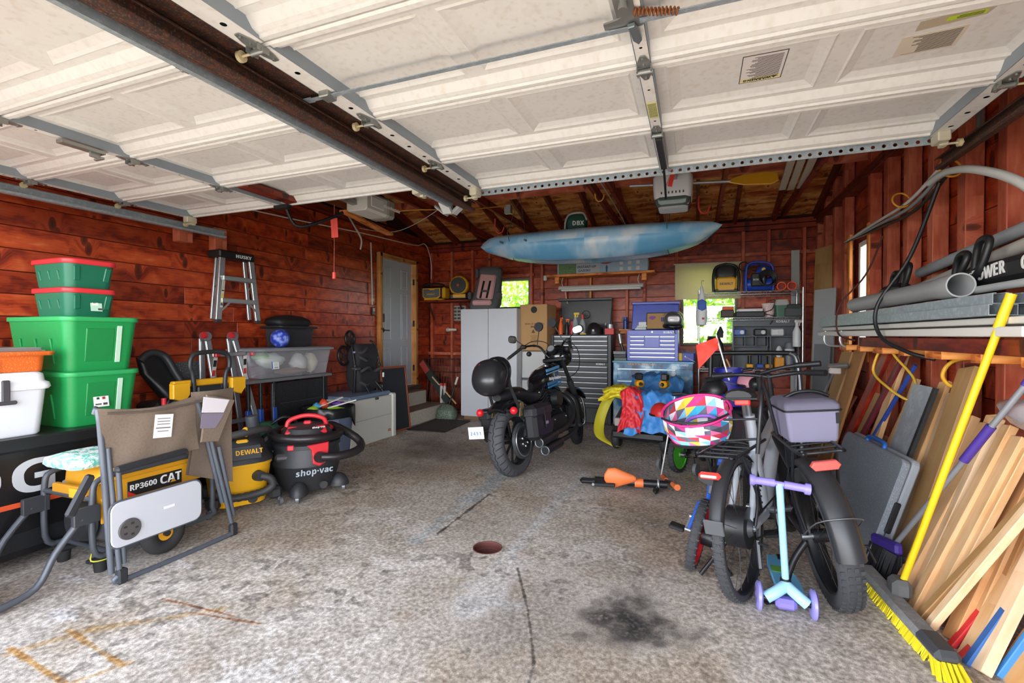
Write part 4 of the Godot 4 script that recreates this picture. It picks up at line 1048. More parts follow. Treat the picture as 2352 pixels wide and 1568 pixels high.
func build_left() -> void:
	var blk := mt("16171a", 0.45); var blk2 := mt("26282b", 0.5); var silver := mt("c2c5c8", 0.32, 0.8); var dgrey := mt("3d4248", 0.5)
	# steel job box
	var t := thing("job_box", "long black steel job box with large grey lettering under the bins", "tool box", P(-3.87, 0, 1.6), 90)
	part(t, "body", mb().box(v3(0, 0.36, 0), v3(1.5, 0.6, 0.7), 0.008), mt("141416", 0.35))
	part(t, "lid", mb().box(v3(0, 0.69, 0.01), v3(1.52, 0.075, 0.73), 0.012), mt("18191b", 0.4))
	for s: float in [-0.6, 0.6]: part(t, "skid", mb().box(v3(s, 0.03, 0), v3(0.1, 0.06, 0.7), 0.004), mt("141416", 0.5))
	text(t, "lettering", "RIDGID", 0.19, mt("b9bdc2", 0.5), v3(-0.13, 0.5, 0.352), Vector3.ZERO, 0.003, 1.25)
	part(t, "stripe", mb().box(v3(-0.13, 0.355, 0.351), v3(1.2, 0.028, 0.003)), mt("d8542a", 0.5))
	part(t, "groove", mb().box(v3(0, 0.15, 0.352), v3(1.35, 0.1, 0.006), 0.003), mt("1d1f22", 0.4))
	# cooler
	t = thing("cooler", "white hard cooler with black rubber T latch on the black job box", "cooler", P(-3.8, 0.728, 1.33), 90)
	part(t, "body", mb().loft([rring(0.6, 0.44, 0.04, 0.0), rring(0.62, 0.46, 0.05, 0.01), rring(0.66, 0.5, 0.05, 0.26)]), mt("d2d5da", 0.5))
	part(t, "lid", mb().loft([rring(0.68, 0.52, 0.05, 0.262), rring(0.7, 0.53, 0.05, 0.275), rring(0.69, 0.52, 0.05, 0.3), rring(0.66, 0.49, 0.05, 0.31), rring(0.65, 0.48, 0.05, 0.35), rring(0.62, 0.45, 0.05, 0.362)]), mt("d8dade", 0.5))
	for x: float in [0.13, -0.2]: part(t, "latch", mb().box(v3(x, 0.265, 0.272), v3(0.035, 0.12, 0.014), 0.005).box(v3(x, 0.2, 0.275), v3(0.09, 0.022, 0.016), 0.006), mt("3e3c40", 0.6))
	part(t, "foot", mb().box(v3(0, 0.004, 0), v3(0.5, 0.008, 0.36)), mt("2a2a2a", 0.6))
	# tile saw
	t = thing("tile_saw", "orange tub tile saw with silver table on the white cooler", "tile saw", P(-3.8, 1.092, 1.36), 90)
	part(t, "tub", mb().loft([rring(0.6, 0.42, 0.04, 0.0), rring(0.62, 0.44, 0.05, 0.09), rring(0.68, 0.5, 0.05, 0.092), rring(0.69, 0.51, 0.05, 0.115)]), tri_mat(speckled("d9641e", "de6c24", "f0d8c8", 0.05, 15, 0.5, 0.8), 2.0, 0.5))
	part(t, "table", mb().box(v3(-0.03, 0.127, 0), v3(0.62, 0.022, 0.44), 0.003).box(v3(-0.03, 0.117, 0.2), v3(0.66, 0.012, 0.03), 0.002), silver)
	part(t, "slot", mb().box(v3(0.06, 0.04, 0.237), v3(0.05, 0.06, 0.006), 0.003), mt("c85a1a", 0.5))
	part(t, "blade_guard", mb().at(v3(-0.03, 0.21, 0.05)).prism(oct(0, 0, 0.105, 24), 0.03, 0.005), mt("9fa3a4", 0.45, 0.4))
	part(t, "blade", mb().at(v3(-0.03, 0.205, 0.075)).prism(oct(0, 0, 0.07, 20), 0.006), mt("c8b27a", 0.4, 0.3))
	part(t, "motor", mb().loft([rring(0.13, 0.12, 0.03, 0.14, 4, v2(0.09, -0.03)), rring(0.12, 0.11, 0.03, 0.23, 4, v2(0.1, -0.03))]), mt("6f7375", 0.5))
	part(t, "splash_plate", mb().at(v3(0.075, 0.2, 0.1), v3(0, 20, 8)).prism([v2(-0.03, -0.03), v2(0.05, -0.03), v2(0.04, 0.045), v2(-0.03, 0.045)], 0.006), mt("6a6d6e", 0.6))
	# bins
	var green := mt("1f8f4a", 0.4); var greenr := mt("2fa45c", 0.45); var dkg := mt("1c6b50", 0.38); var red := mt("d9333a", 0.4)
	t = tote("storage_bin", "large bright green open-rimmed bin, lower of two, with white label", P(-3.9, 0.728, 1.96), 90, 0.42, 0.66, 0.345, green, greenr, 0, 0.022, "bright green bins")
	for q in 2:
		if q == 1: t = tote("storage_bin", "large bright green bin stacked directly under the red-lidded bins", P(-3.9, 1.073, 1.96), 90, 0.42, 0.66, 0.345, green, greenr, 0, 0.022, "bright green bins")
		part(t, "handle_recess", mb().bar(v3(-0.02, 0.06, 0.287), v3(-0.02, 0.275, 0.318), 0.16, 0.02, v3(0, 0, 1), 0.005), mt("1b8443", 0.45))
		part(t, "pale_strip", mb().bar(v3(0.085, 0.05, 0.297), v3(0.085, 0.29, 0.331), 0.03, 0.006, v3(0, 0, 1), 0.002), mt("bfe0c8", 0.4))
		if q == 0:
			var l := printed(t, "paper_label", v3(-0.02, 0.17, 0.315), v3(-8, 0, 0), 0.085, 0.115, "e8e8e4", [[0.5, 0.8, 0.6, 0.2, "2a7a4a"], [0.3, 0.48, 0.18, 0.12, "1e4a3a"], [0.68, 0.48, 0.2, 0.14, "a03a30"], [0.3, 0.15, 0.4, 0.08, "555555"], [0.75, 0.15, 0.28, 0.12, "444444"]])
			l.rotation_degrees.x = -8
	tote("storage_bin", "small dark green bin with red lid, second from the top of the stack", P(-3.87, 1.418, 1.95), 90, 0.285, 0.4, 0.185, dkg, red, 2, 0.024, "dark green bins with red lids")
	var tt: Node3D = get_node("storage_bin_002")
	printed(tt, "paper_label", v3(0.02, 0.085, 0.19), v3(-8, 0, 0), 0.065, 0.09, "bfe0cc", [[0.4, 0.62, 0.55, 0.4, "eef4ea"], [0.35, 0.65, 0.25, 0.18, "c89a9a"], [0.8, 0.15, 0.35, 0.14, "4a4a4a"]])
	tote("storage_bin", "small dark green bin with red lid at the very top of the stack", P(-3.87, 1.603, 1.95), 90, 0.285, 0.4, 0.185, dkg, red, 2, 0.024, "dark green bins with red lids")
	# purple board at the frame's edge
	t = thing("purple_toy", "bright purple upright toy side at the far left by the job box", "toy", P(-3.2, 0, 1.16), 68)
	part(t, "panel", mb().box(v3(-0.02, 0.31, 0), v3(0.05, 0.62, 0.34), 0.01), mt("5b3ab0", 0.45))
	# step ladder on the wall
	t = thing("step_ladder", "small aluminium step ladder with black top hung on the red wall", "ladder", P(-4.4, 1.44, 3.53), 90)
	var A := func(x: float, y: float, z: float): return v3(x, y, z)
	part(t, "top_cap", mb().box(v3(-0.01, 0.655, 0.03), v3(0.4, 0.075, 0.17), 0.012), mt("1a1c1e", 0.5))
	text(t, "lettering", "HUSKY", 0.032, mt("e2e2e0", 0.5), v3(0.05, 0.648, 0.117), Vector3.ZERO, 0.002, 1.3)
	for s: float in [-1.0, 1.0]:
		part(t, "front_rail", mb().bar(v3(s * 0.16, 0.64, 0.08), v3(s * 0.225, 0.0, 0.1), 0.06, 0.028, v3(0, 0, 1), 0.004), silver)
		part(t, "rear_rail", mb().bar(v3(s * 0.15, 0.64, 0.0), v3(s * 0.21, 0.02, 0.0), 0.04, 0.022, v3(0, 0, 1), 0.004), silver)
		part(t, "foot", mb().box(v3(s * 0.225, 0.0, 0.1), v3(0.065, 0.03, 0.04), 0.005), mt("3a3a3a", 0.7))
		part(t, "brace", mb().bar(v3(s * 0.2, 0.1, 0.115), v3(s * 0.09, 0.2, 0.115), 0.018, 0.006, v3(0, 0, 1)), silver)
		part(t, "spreader", mb().bar(v3(s * 0.178, 0.42, 0.105), v3(s * 0.19, 0.33, 0.02), 0.014, 0.006, v3(0, 0, 1)), zinc)
	for e: Array in [[0.42, 0.36], [0.2, 0.4]]: part(t, "step", mb().box(v3(0, e[0], 0.09), v3(e[1], 0.045, 0.075), 0.004), silver)
	printed(t, "sticker", v3(-0.185, 0.28, 0.117), v3(0, 0, -6), 0.03, 0.3, "d8d6c6", [[0.5, 0.3, 0.9, 0.3, "d8d080"], [0.5, 0.1, 0.8, 0.08, "40607a"], [0.5, 0.55, 0.8, 0.04, "333333"], [0.5, 0.75, 0.6, 0.3, "b8b4a8"]])
	# generator
	var yel := mt("d99a1e", 0.42); var tubm := mt("4a4e54", 0.4, 0.2)
	t = thing("generator", "yellow portable generator in a grey tube frame behind the folded chair", "generator", P(-3.24, 0, 1.93), 90)
	for z: float in [-0.22, 0.22]:
		part(t, "frame_tube", mb().tube(curve([v3(-0.3, 0.1, z), v3(-0.34, 0.16, z), v3(-0.34, 0.44, z), v3(-0.3, 0.52, z), v3(-0.1, 0.53, z), v3(0.25, 0.53, z), v3(0.33, 0.5, z), v3(0.34, 0.4, z), v3(0.34, 0.16, z), v3(0.3, 0.1, z), v3(-0.3, 0.1, z)], 3), 0.016, 8), tubm)
	for e: Array in [[-0.34, 0.42], [0.34, 0.42], [-0.25, 0.1], [0.25, 0.1]]: part(t, "cross_tube", mb().cyl(v3(e[0], e[1], -0.22), v3(e[0], e[1], 0.22), 0.014, -1, 8), tubm)
	part(t, "fuel_tank", mb().loft([rring(0.52, 0.38, 0.06, 0.42), rring(0.56, 0.42, 0.08, 0.46), rring(0.55, 0.41, 0.08, 0.53), rring(0.46, 0.32, 0.08, 0.57)]), yel)
	part(t, "fuel_cap", mb().cyl(v3(0.1, 0.57, 0), v3(0.1, 0.595, 0), 0.035), blk)
	part(t, "control_panel", mb().box(v3(0.0, 0.43, 0.205), v3(0.62, 0.12, 0.02), 0.004), yel)
	part(t, "corner_plate", mb().box(v3(-0.25, 0.34, 0.215), v3(0.1, 0.14, 0.012), 0.003).cyl(v3(-0.27, 0.38, 0.22), v3(-0.27, 0.38, 0.228), 0.012, -1, 10).cyl(v3(-0.27, 0.3, 0.22), v3(-0.27, 0.3, 0.228), 0.012, -1, 10), yel)
	part(t, "name_plate", mb().box(v3(-0.015, 0.42, 0.217), v3(0.31, 0.085, 0.006), 0.002), mt("1c1c1c", 0.4))
	text(t, "lettering", "RP3600", 0.032, mt("ecebe6", 0.5), v3(-0.085, 0.425, 0.221), Vector3.ZERO, 0.002)
	text(t, "lettering", "CAT", 0.052, mt("ecebe6", 0.5), v3(0.07, 0.425, 0.221), Vector3.ZERO, 0.002)
	part(t, "triangle", mb().at(v3(0.085, 0.405, 0.2225)).prism([v2(-0.018, -0.008), v2(0.018, -0.008), v2(0, 0.012)], 0.002), yel)
	part(t, "red_corner", mb().at(v3(-0.155, 0.388, 0.2215)).prism([v2(-0.012, -0.008), v2(0.03, -0.008), v2(-0.012, 0.022)], 0.002), mt("cf2a22", 0.5))
	part(t, "engine", mb().box(v3(-0.12, 0.23, 0.02), v3(0.24, 0.22, 0.3), 0.03).box(v3(0.12, 0.24, 0), v3(0.26, 0.24, 0.32), 0.04), mt("4a4b4d", 0.6))
	part(t, "recoil_cover", mb().cyl(v3(-0.26, 0.25, 0.0), v3(-0.31, 0.25, 0.0), 0.12, 0.1, 20), blk2)
	part(t, "muffler_guard", mb().box(v3(-0.08, 0.22, 0.19), v3(0.16, 0.18, 0.06), 0.015), mt("303236", 0.6))
	part(t, "vent_panel", mb().box(v3(-0.335, 0.44, 0.02), v3(0.03, 0.07, 0.3), 0.006), mt("c88c1c", 0.5))
	part(t, "outlet_plate", mb().box(v3(-0.353, 0.44, 0.1), v3(0.006, 0.05, 0.12), 0.002), mt("e0b030", 0.5))
	wheel(t, "wheel", v3(-0.01, 0.125, 0.27), v3(0, 0, 1), 0.125, 0.09, mt("2b2b2b", 0.85), yel, 0.58, 0)
	wheel(t, "wheel", v3(-0.01, 0.125, -0.27), v3(0, 0, 1), 0.125, 0.09, mt("2b2b2b", 0.85), yel, 0.58, 0)
	for z: float in [-0.17, 0.17]: part(t, "foot", mb().box(v3(-0.28, 0.07, z), v3(0.12, 0.02, 0.04), 0.004).cyl(v3(-0.28, 0.062, z), v3(-0.28, 0.0, z), 0.035, 0.028, 12), mt("1e1e1e", 0.8))
	for z: float in [-0.22, 0.24]:
		part(t, "handle_bracket", mb().box(v3(-0.38, 0.35, z), v3(0.12, 0.09, 0.03), 0.004), mt("33363a", 0.5))
		part(t, "handle_tube", mb().tube(curve([v3(-0.4, 0.34, z), v3(-0.5, 0.2, z - 0.02), v3(-0.58, 0.06, z - 0.02), v3(-0.72, 0.025, z - 0.02), v3(-0.8, 0.02, z - 0.02)], 4), 0.017, 8), tubm)
	part(t, "ground_wire", mb().tube(curve([v3(-0.33, 0.14, 0.2), v3(-0.36, 0.1, 0.24), v3(-0.3, 0.09, 0.26), v3(-0.24, 0.1, 0.22)], 4), 0.004, 5), mt("b8b83a", 0.5))
	solo("folded_blanket", "mint and white folded picnic cloth lying on the generator", "cloth", P(-3.24, 0.573, 1.7), 90, mb().loft([rring(0.3, 0.3, 0.05, 0.0), rring(0.34, 0.34, 0.08, 0.02), rring(0.33, 0.33, 0.08, 0.05), rring(0.2, 0.2, 0.06, 0.07)]), tri_mat(speckled("e8ece8", "5fb8a0", "3a8a8a", 0.02, 21, 0.5, 0.56), 3.0, 0.85))
	# folded director's chair with side table
	var brown := tri_mat(speckled("77685a", "6e6052", "7d6e60", 0.06, 31), 4.0, 0.85); var grey := mt("555b63", 0.42, 0.15)
	t = thing("camp_chair", "folded director's camp chair in brown cloth with grey side table", "camping chair", P(-2.86, 0, 1.92), 90)
	var tb := func(nm: String, p: Array, r := 0.0125): part(t, nm, mb().tube(p, r, 8), grey)
	tb.call("leg", curve([v3(-0.40, 0.9, 0.0), v3(-0.39, 0.86, 0.02), v3(-0.345, 0.06, 0.02)], 4), 0.015)
	tb.call("leg", [v3(-0.36, 0.72, 0.03), v3(-0.32, 0.02, 0.05)])
	tb.call("leg", [v3(-0.33, 0.6, 0.06), v3(-0.3, 0.1, 0.045)])
	tb.call("leg", [v3(0.14, 0.9, 0.0), v3(0.3, 0.22, 0.0)], 0.014)
	tb.call("leg", [v3(0.2, 0.66, 0.03), v3(0.34, 0.05, 0.04)])
	tb.call("leg", [v3(0.24, 0.6, 0.05), v3(0.355, 0.12, 0.03)])
	tb.call("foot_bar", curve([v3(-0.325, 0.05, 0.05), v3(-0.3, 0.015, 0.05), v3(0.3, 0.015, 0.05), v3(0.345, 0.05, 0.05)], 4), 0.014)
	part(t, "corner_foot", mb().box(v3(-0.315, 0.04, 0.05), v3(0.05, 0.08, 0.04), 0.01), blk2)
	part(t, "corner_foot", mb().box(v3(0.335, 0.04, 0.05), v3(0.05, 0.08, 0.04), 0.01), blk2)
	var bp := []
	for j in 7:
		var row := []
		for i in 11:
			var u := i / 10.0; var v := j / 6.0
			row.append(v3(-0.405 + u * 0.5 + v * 0.03, 0.93 - v * 0.32 - 0.03 * sin(u * PI) * (1.0 - v), 0.03 + 0.02 * sin(u * PI) + 0.006 * sin(u * 14 + v * 5)))
		bp.append(row)
	part(t, "backrest", mb().sheet(bp, 0.02, v3(0, 0, 1)), brown)
	part(t, "hem", mb().tube(curve([v3(-0.37, 0.9, 0.045), v3(-0.15, 0.885, 0.065), v3(0.14, 0.9, 0.05)], 4), 0.006, 6), mt("5a4e44", 0.9))
	var sp := []
	for j in 6:
		var row := []
		for i in 6:
			var u := i / 5.0; var v := j / 5.0
			row.append(v3(0.13 + u * 0.29 - v * 0.04, 0.95 - v * 0.5 - 0.12 * u * v, -0.02 + 0.025 * sin(v * 3.0 + u * 4.0)))
		sp.append(row)
	part(t, "seat_cloth", mb().sheet(sp, 0.025, v3(0, 0, 1)), brown)
	part(t, "pocket_flap", mb().at(v3(0.2, 0.8, 0.05), v3(0, 0, -8)).prism([v2(-0.06, 0.13), v2(0.14, 0.1), v2(0.06, -0.16), v2(-0.06, -0.16)], 0.014, 0.005), brown)
	part(t, "flap_lining", mb().at(v3(0.17, 0.845, 0.0595), v3(0, 0, -8)).prism([v2(-0.045, 0.075), v2(0.13, 0.06), v2(0.1, -0.02), v2(-0.045, -0.02)], 0.003), mt("d6d0d4", 0.8))
	part(t, "flap_lining", mb().at(v3(0.17, 0.79, 0.0595), v3(0, 0, -8)).prism([v2(-0.05, 0.03), v2(0.1, 0.03), v2(0.05, -0.06), v2(-0.05, -0.06)], 0.003), mt("7d7484", 0.8))
	printed(t, "care_label", v3(-0.1, 0.79, 0.056), v3(0, 0, -6), 0.1, 0.13, "e6e5e2", [[0.5, 0.82, 0.7, 0.04, "888888"], [0.5, 0.7, 0.7, 0.04, "888888"], [0.5, 0.58, 0.7, 0.04, "888888"], [0.5, 0.42, 0.8, 0.05, "777777"], [0.5, 0.28, 0.6, 0.04, "888888"]])
	part(t, "armrest", mb().bar(v3(-0.36, 0.61, 0.085), v3(0.02, 0.625, 0.075), 0.04, 0.032, Vector3.UP, 0.01), blk2)
	part(t, "armrest", mb().bar(v3(-0.43, 0.6, 0.02), v3(-0.53, 0.42, 0.03), 0.045, 0.025, v3(0, 0, 1), 0.01), blk2)
	var tab := mb().at(v3(-0.14, 0.32, 0.075), v3(0, 0, 0)).prism(rrect(0.48, 0.235, 0.045), 0.018, 0.004)
	part(t, "side_table", tab, mt("b9bcc2", 0.5))
	part(t, "table_edge", mb().at(v3(-0.14, 0.32, 0.073), v3(0, 0, 0)).prism(rrect(0.495, 0.25, 0.05), 0.012, 0.003), mt("4c5056", 0.5))
	var cup := part(t, "cup_holder", mb().at(v3(-0.295, 0.285, 0.088)).prism(oct(0, 0, 0.055, 24), 0.012, 0.004), mt("4a4746", 0.6))
	for k in 5: part(cup, "slot", mb().box(v3(-0.295 + 0.03 * cos(k * 1.257), 0.285 + 0.03 * sin(k * 1.257), 0.0945), v3(0.016, 0.01, 0.003), 0.001), mt("26241f", 0.7))
	part(t, "table_badge", mb().at(v3(-0.09, 0.335, 0.0855), v3(0, 0, 0)).box(Vector3.ZERO, v3(0.06, 0.016, 0.003), 0.001), mt("dddde0", 0.5))
	# yellow wet vacuum
	t = thing("wet_vacuum", "yellow and black wet dry vacuum beside the folded chair", "vacuum", P(-3.26, 0, 2.66), 62)
	part(t, "tank", mb().loft([rring(0.34, 0.34, 0.1, 0.05), rring(0.36, 0.36, 0.12, 0.08), rring(0.42, 0.42, 0.14, 0.33), rring(0.44, 0.44, 0.15, 0.335), rring(0.44, 0.44, 0.15, 0.36)]), mt("dca416", 0.42))
	part(t, "head", mb().loft([rring(0.45, 0.45, 0.15, 0.358), rring(0.45, 0.45, 0.15, 0.37), rring(0.38, 0.4, 0.14, 0.43), rring(0.34, 0.36, 0.13, 0.5), rring(0.24, 0.28, 0.1, 0.53)]), blk2)
	part(t, "front_plate", mb().bar(v3(0.02, 0.385, 0.212), v3(0.02, 0.49, 0.175), 0.2, 0.02, v3(0, 0, 1), 0.008), mt("303236", 0.45))
	text(t, "lettering", "DEWALT", 0.034, mt("e0a81c", 0.5), v3(0.035, 0.445, 0.205), v3(-18, 0, 0), 0.002)
	part(t, "switch", mb().box(v3(0.0, 0.515, 0.15), v3(0.08, 0.03, 0.04), 0.01), mt("e0a81c", 0.45))
	part(t, "hose", mb().tube(curve([v3(-0.22, 0.44, -0.06), v3(-0.18, 0.53, 0.1), v3(0.0, 0.575, 0.14), v3(0.16, 0.575, 0.06), v3(0.24, 0.54, -0.08)], 6), 0.028, 10), mt("3c3c3c", 0.6))
	part(t, "hose_band", mb().box(v3(0.03, 0.58, 0.12), v3(0.05, 0.07, 0.07), 0.02), mt("e0a81c", 0.5))
	part(t, "inlet", mb().cyl(v3(0.09, 0.26, 0.19), v3(0.1, 0.265, 0.26), 0.042, 0.036, 16), blk2)
	var rib := mb()
	var path := curve([v3(0.1, 0.265, 0.25), v3(0.16, 0.24, 0.27), v3(0.17, 0.18, 0.27), v3(0.08, 0.14, 0.25), v3(-0.1, 0.14, 0.24), v3(-0.2, 0.19, 0.18)], 9)
	var rads := []
	for k in path.size(): rads.append(0.03 if k % 2 else 0.0255)
	part(t, "front_hose", rib.tube(path, 0.03, 10, false, true, rads), mt("2e2e2e", 0.6))
	part(t, "drain_cap", mb().cyl(v3(0.06, 0.09, 0.165), v3(0.06, 0.09, 0.2), 0.035, 0.03, 16), blk2)
	for e: Array in [[-0.19, 0.15], [0.22, 0.16], [-0.18, -0.18], [0.2, -0.18]]:
		var ft := part(t, "caster_foot", mb().box(v3(e[0], 0.1, e[1]), v3(0.09, 0.09, 0.09), 0.02), blk2)
		part(ft, "caster", mb().cyl(v3(e[0] * 1.15 - 0.012, 0.03, e[1] * 1.15), v3(e[0] * 1.15 + 0.012, 0.03, e[1] * 1.15), 0.03, -1, 14).box(v3(e[0] * 1.1, 0.06, e[1] * 1.1), v3(0.02, 0.04, 0.04), 0.004), mt("55575a", 0.5))
	# black and red wet vacuum
	t = thing("wet_vacuum", "round black wet dry vacuum with red lid and coiled black hose", "vacuum", P(-3.03, 0, 3.12), 40)
	var sv := mt("2b2c2e", 0.5); var srd := mt("cf2d35", 0.42)
	part(t, "tank", mb().lathe([v2(0.0, 0.05), v2(0.19, 0.05), v2(0.21, 0.07), v2(0.262, 0.25), v2(0.266, 0.255), v2(0.272, 0.262), v2(0.268, 0.27), v2(0.25, 0.37), v2(0.245, 0.4)], 36), sv)
	part(t, "collar", mb().lathe([v2(0.245, 0.395), v2(0.262, 0.4), v2(0.262, 0.43), v2(0.24, 0.44), v2(0.22, 0.46), v2(0.0, 0.46)], 36), blk2)
	part(t, "head", mb().lathe([v2(0.21, 0.455), v2(0.2, 0.5), v2(0.175, 0.545), v2(0.1, 0.57), v2(0.0, 0.575)], 30), mt("2a2b2c", 0.5))
	for e: Array in [[-0.09, 0.12, 20.0], [0.1, 0.115, -22.0], [0.16, -0.02, -80.0], [-0.15, 0.0, 75.0]]:
		part(t, "red_panel", mb().at(v3(e[0], 0.53, e[1]), v3(35, -e[2], 0)).box(Vector3.ZERO, v3(0.12, 0.03, 0.09), 0.012), srd)
	part(t, "handle", mb().tube(curve([v3(-0.15, 0.55, 0.03), v3(-0.13, 0.6, 0.02), v3(-0.04, 0.63, 0.0), v3(0.05, 0.63, 0.0), v3(0.13, 0.6, -0.01), v3(0.15, 0.55, -0.02)], 5), 0.018, 10), srd)
	part(t, "switch", mb().box(v3(0.01, 0.585, 0.06), v3(0.06, 0.03, 0.035), 0.01), srd)
	text(t, "lettering", "shop·vac", 0.018, mt("e8e4e2", 0.5), v3(0.1, 0.555, 0.14), v3(-52, 20, 0), 0.002)
	var hp := []
	for k in 30:
		var an := -0.6 + k * 0.215
		hp.append(v3(0.26 * cos(an), 0.475 + k * 0.0012, 0.26 * sin(an)))
	hp.append_array([v3(0.34, 0.46, 0.0), v3(0.42, 0.4, 0.06), v3(0.42, 0.36, 0.14), v3(0.34, 0.34, 0.22), v3(0.22, 0.335, 0.27), v3(0.13, 0.34, 0.27)])
	part(t, "hose", mb().tube(curve(hp, 2), 0.034, 12), mt("201d1e", 0.38))
	part(t, "hose_mount", mb().at(v3(0.1, 0.36, 0.236), v3(-6, 23, 0)).prism([v2(-0.085, 0.075), v2(0.085, 0.085), v2(0.075, -0.02), v2(0.05, -0.075), v2(0.0, -0.095), v2(-0.045, -0.07), v2(-0.05, 0.03)], 0.03, 0.006), srd)
	part(t, "hose_cuff", mb().cyl(v3(0.1, 0.335, 0.235), v3(0.13, 0.34, 0.29), 0.046, 0.042, 16), mt("2a2022", 0.45))
	text(t, "lettering", "shop·vac", 0.05, mt("a8b4bc", 0.5), v3(0.075, 0.225, 0.245), v3(14, 20, 0), 0.004)
	part(t, "latch", mb().box(v3(-0.1, 0.42, 0.24), v3(0.05, 0.04, 0.025), 0.006), srd)
	part(t, "side_grip", mb().box(v3(-0.16, 0.34, 0.19), v3(0.12, 0.06, 0.06), 0.02), mt("39393b", 0.5))
	part(t, "drain_cap", mb().cyl(v3(0.13, 0.1, 0.18), v3(0.14, 0.1, 0.205), 0.032, 0.03, 16), mt("3a3a3a", 0.5))
	for k in 4:
		var an := deg_to_rad(100 + k * 90.0)
		var d := v3(cos(an), 0, sin(an))
		var ft := part(t, "caster_foot", mb().at(d * 0.245 + v3(0, 0.05, 0), v3(0, -rad_to_deg(an), 0)).ell(Vector3.ZERO, v3(0.09, 0.1, 0.07), 16, 0, 90), sv)
		part(ft, "caster", mb().cyl(d * 0.29 + v3(0, 0.028, 0) - v3(0.012, 0, 0), d * 0.29 + v3(0.012, 0.028, 0), 0.028, -1, 14).box(d * 0.29 + v3(0, 0.05, 0), v3(0.03, 0.03, 0.02), 0.004), mt("7a7c7e", 0.4, 0.4))
	# trash barrel
	t = thing("trash_barrel", "blue-grey round trash barrel lined with a black bag by the deck box", "trash can", P(-3.68, 0, 4.1), 50)
	part(t, "body", mb().lathe([v2(0.0, 0.0), v2(0.2, 0.0), v2(0.21, 0.02), v2(0.25, 0.5), v2(0.262, 0.5), v2(0.262, 0.52)], 32), mt("66748c", 0.5))
	part(t, "handle_lug", mb().box(v3(0, 0.4, 0.25), v3(0.14, 0.07, 0.05), 0.012), mt("6d7b93", 0.5))
	part(t, "panel_rib", mb().bar(v3(0, 0.06, 0.216), v3(0, 0.34, 0.237), 0.16, 0.012, v3(0, 0, 1), 0.004), mt("6d7b93", 0.5))
	var bag := []
	for j in 5:
		var q := PackedVector3Array()
		for i in 40:
			var an := TAU * i / 40
			var low := 0.44 - 0.08 * maxf(0.0, sin(an * 3.0 + 1.0)) - 0.1 * maxf(0, sin(an * 1.0 + 2.4))
			var v := j / 4.0
			var y: float = [low, (low + 0.54) / 2, 0.545, 0.53, 0.4][j]
			var r: float = [0.272, 0.276, 0.27, 0.25, 0.235][j] + 0.004 * sin(i * 2.7 + j)
			q.append(v3(r * cos(an), y, r * sin(an)))
		bag.append(q)
	part(t, "black_bag", mb().grid(bag, true, false), mt("17181a", 0.28))
	part(t, "fill", mb().ell(v3(0, 0.44, 0), v3(0.24, 0.07, 0.24), 20, 0, 90), mt("2c3a26", 0.9))
	var junk := [["toy_wrapper", "crumpled lime green wrapper in the trash barrel", "8fc22a", v3(0.06, 0.525, 0.12), v3(0.3, 0.03, 0.1), 10.0], ["toy_wrapper", "crumpled orange and red wrapper in the trash barrel", "d8482a", v3(-0.05, 0.56, 0.0), v3(0.12, 0.1, 0.1), 30.0], ["toy_wrapper", "crumpled blue wrapper in the trash barrel", "4a9ac0", v3(-0.12, 0.54, 0.03), v3(0.1, 0.08, 0.1), 60.0], ["toy_wrapper", "yellow-green bag end in the trash barrel", "a9cc2e", v3(-0.16, 0.52, 0.08), v3(0.12, 0.07, 0.1), 20.0], ["toy_wrapper", "crumpled purple wrapper in the trash barrel", "6a3c9a", v3(0.1, 0.55, -0.05), v3(0.2, 0.05, 0.08), 15.0]]
	for e: Array in junk:
		var p0: Vector3 = t.transform * e[3]
		var rs := []
		for j in 6:
			var q := PackedVector3Array()
			for i in 10:
				var an := TAU * i / 10
				var k := sin(PI * (j + 0.4) / 5.8) * rr(0.8, 1.15)
				q.append(v3(cos(an) * e[4].x * 0.5 * k, e[4].y * (j / 5.0 - 0.4) + rr(-0.008, 0.008), sin(an) * e[4].z * 0.5 * k))
			rs.append(q)
		solo(e[0], e[1], "wrapper", p0, e[5], mb().loft(rs), mt(e[2], 0.5), "rubbish in the barrel")
	for e: Array in [["flat white plastic slat sticking out of the trash barrel, rear one", v3(0.02, 0.585, 0.0), 25.0], ["flat white plastic slat sticking out of the trash barrel, front one", v3(0.12, 0.57, 0.1), -8.0]]:
		solo("plastic_strip", e[0], "slat", t.transform * e[1], 50 + e[2], mb().at(Vector3.ZERO, v3(0, 0, 14)).box(Vector3.ZERO, v3(0.3, 0.012, 0.035), 0.003), mt("d4d2cc", 0.5), "white slats in the barrel")
	# deck box
	t = thing("deck_box", "beige plastic deck box with blue-grey lid under the stroller", "deck box", P(-3.95, 0, 4.83), 90)
	part(t, "body", mb().box(v3(0, 0.27, 0), v3(0.86, 0.54, 0.6), 0.012), mt("c6c4bb", 0.5))
	for s: float in [-1.0, 1.0]:
		var cor := part(t, "corner_post", mb().box(v3(s * 0.405, 0.28, 0.01), v3(0.08, 0.56, 0.62), 0.015), mt("cbc9c0", 0.5))
		if s < 0:
			for q: float in [0.16, 0.4]: part(cor, "grip_slot", mb().at(v3(-0.405, q, 0.322)).prism(rrect(0.03, 0.1, 0.014), 0.006, 0.002), mt("b8b6ad", 0.55))
	part(t, "lid", mb().box(v3(0, 0.565, -0.01), v3(0.8, 0.05, 0.57), 0.02), mt("6f8197", 0.5))
	part(t, "panel_seam", mb().box(v3(0.02, 0.3, 0.3015), v3(0.7, 0.008, 0.004)), mt("a8a69c", 0.6))
	part(t, "latch", mb().box(v3(0.05, 0.53, 0.31), v3(0.06, 0.03, 0.02), 0.005), mt("3a3a3c", 0.5))
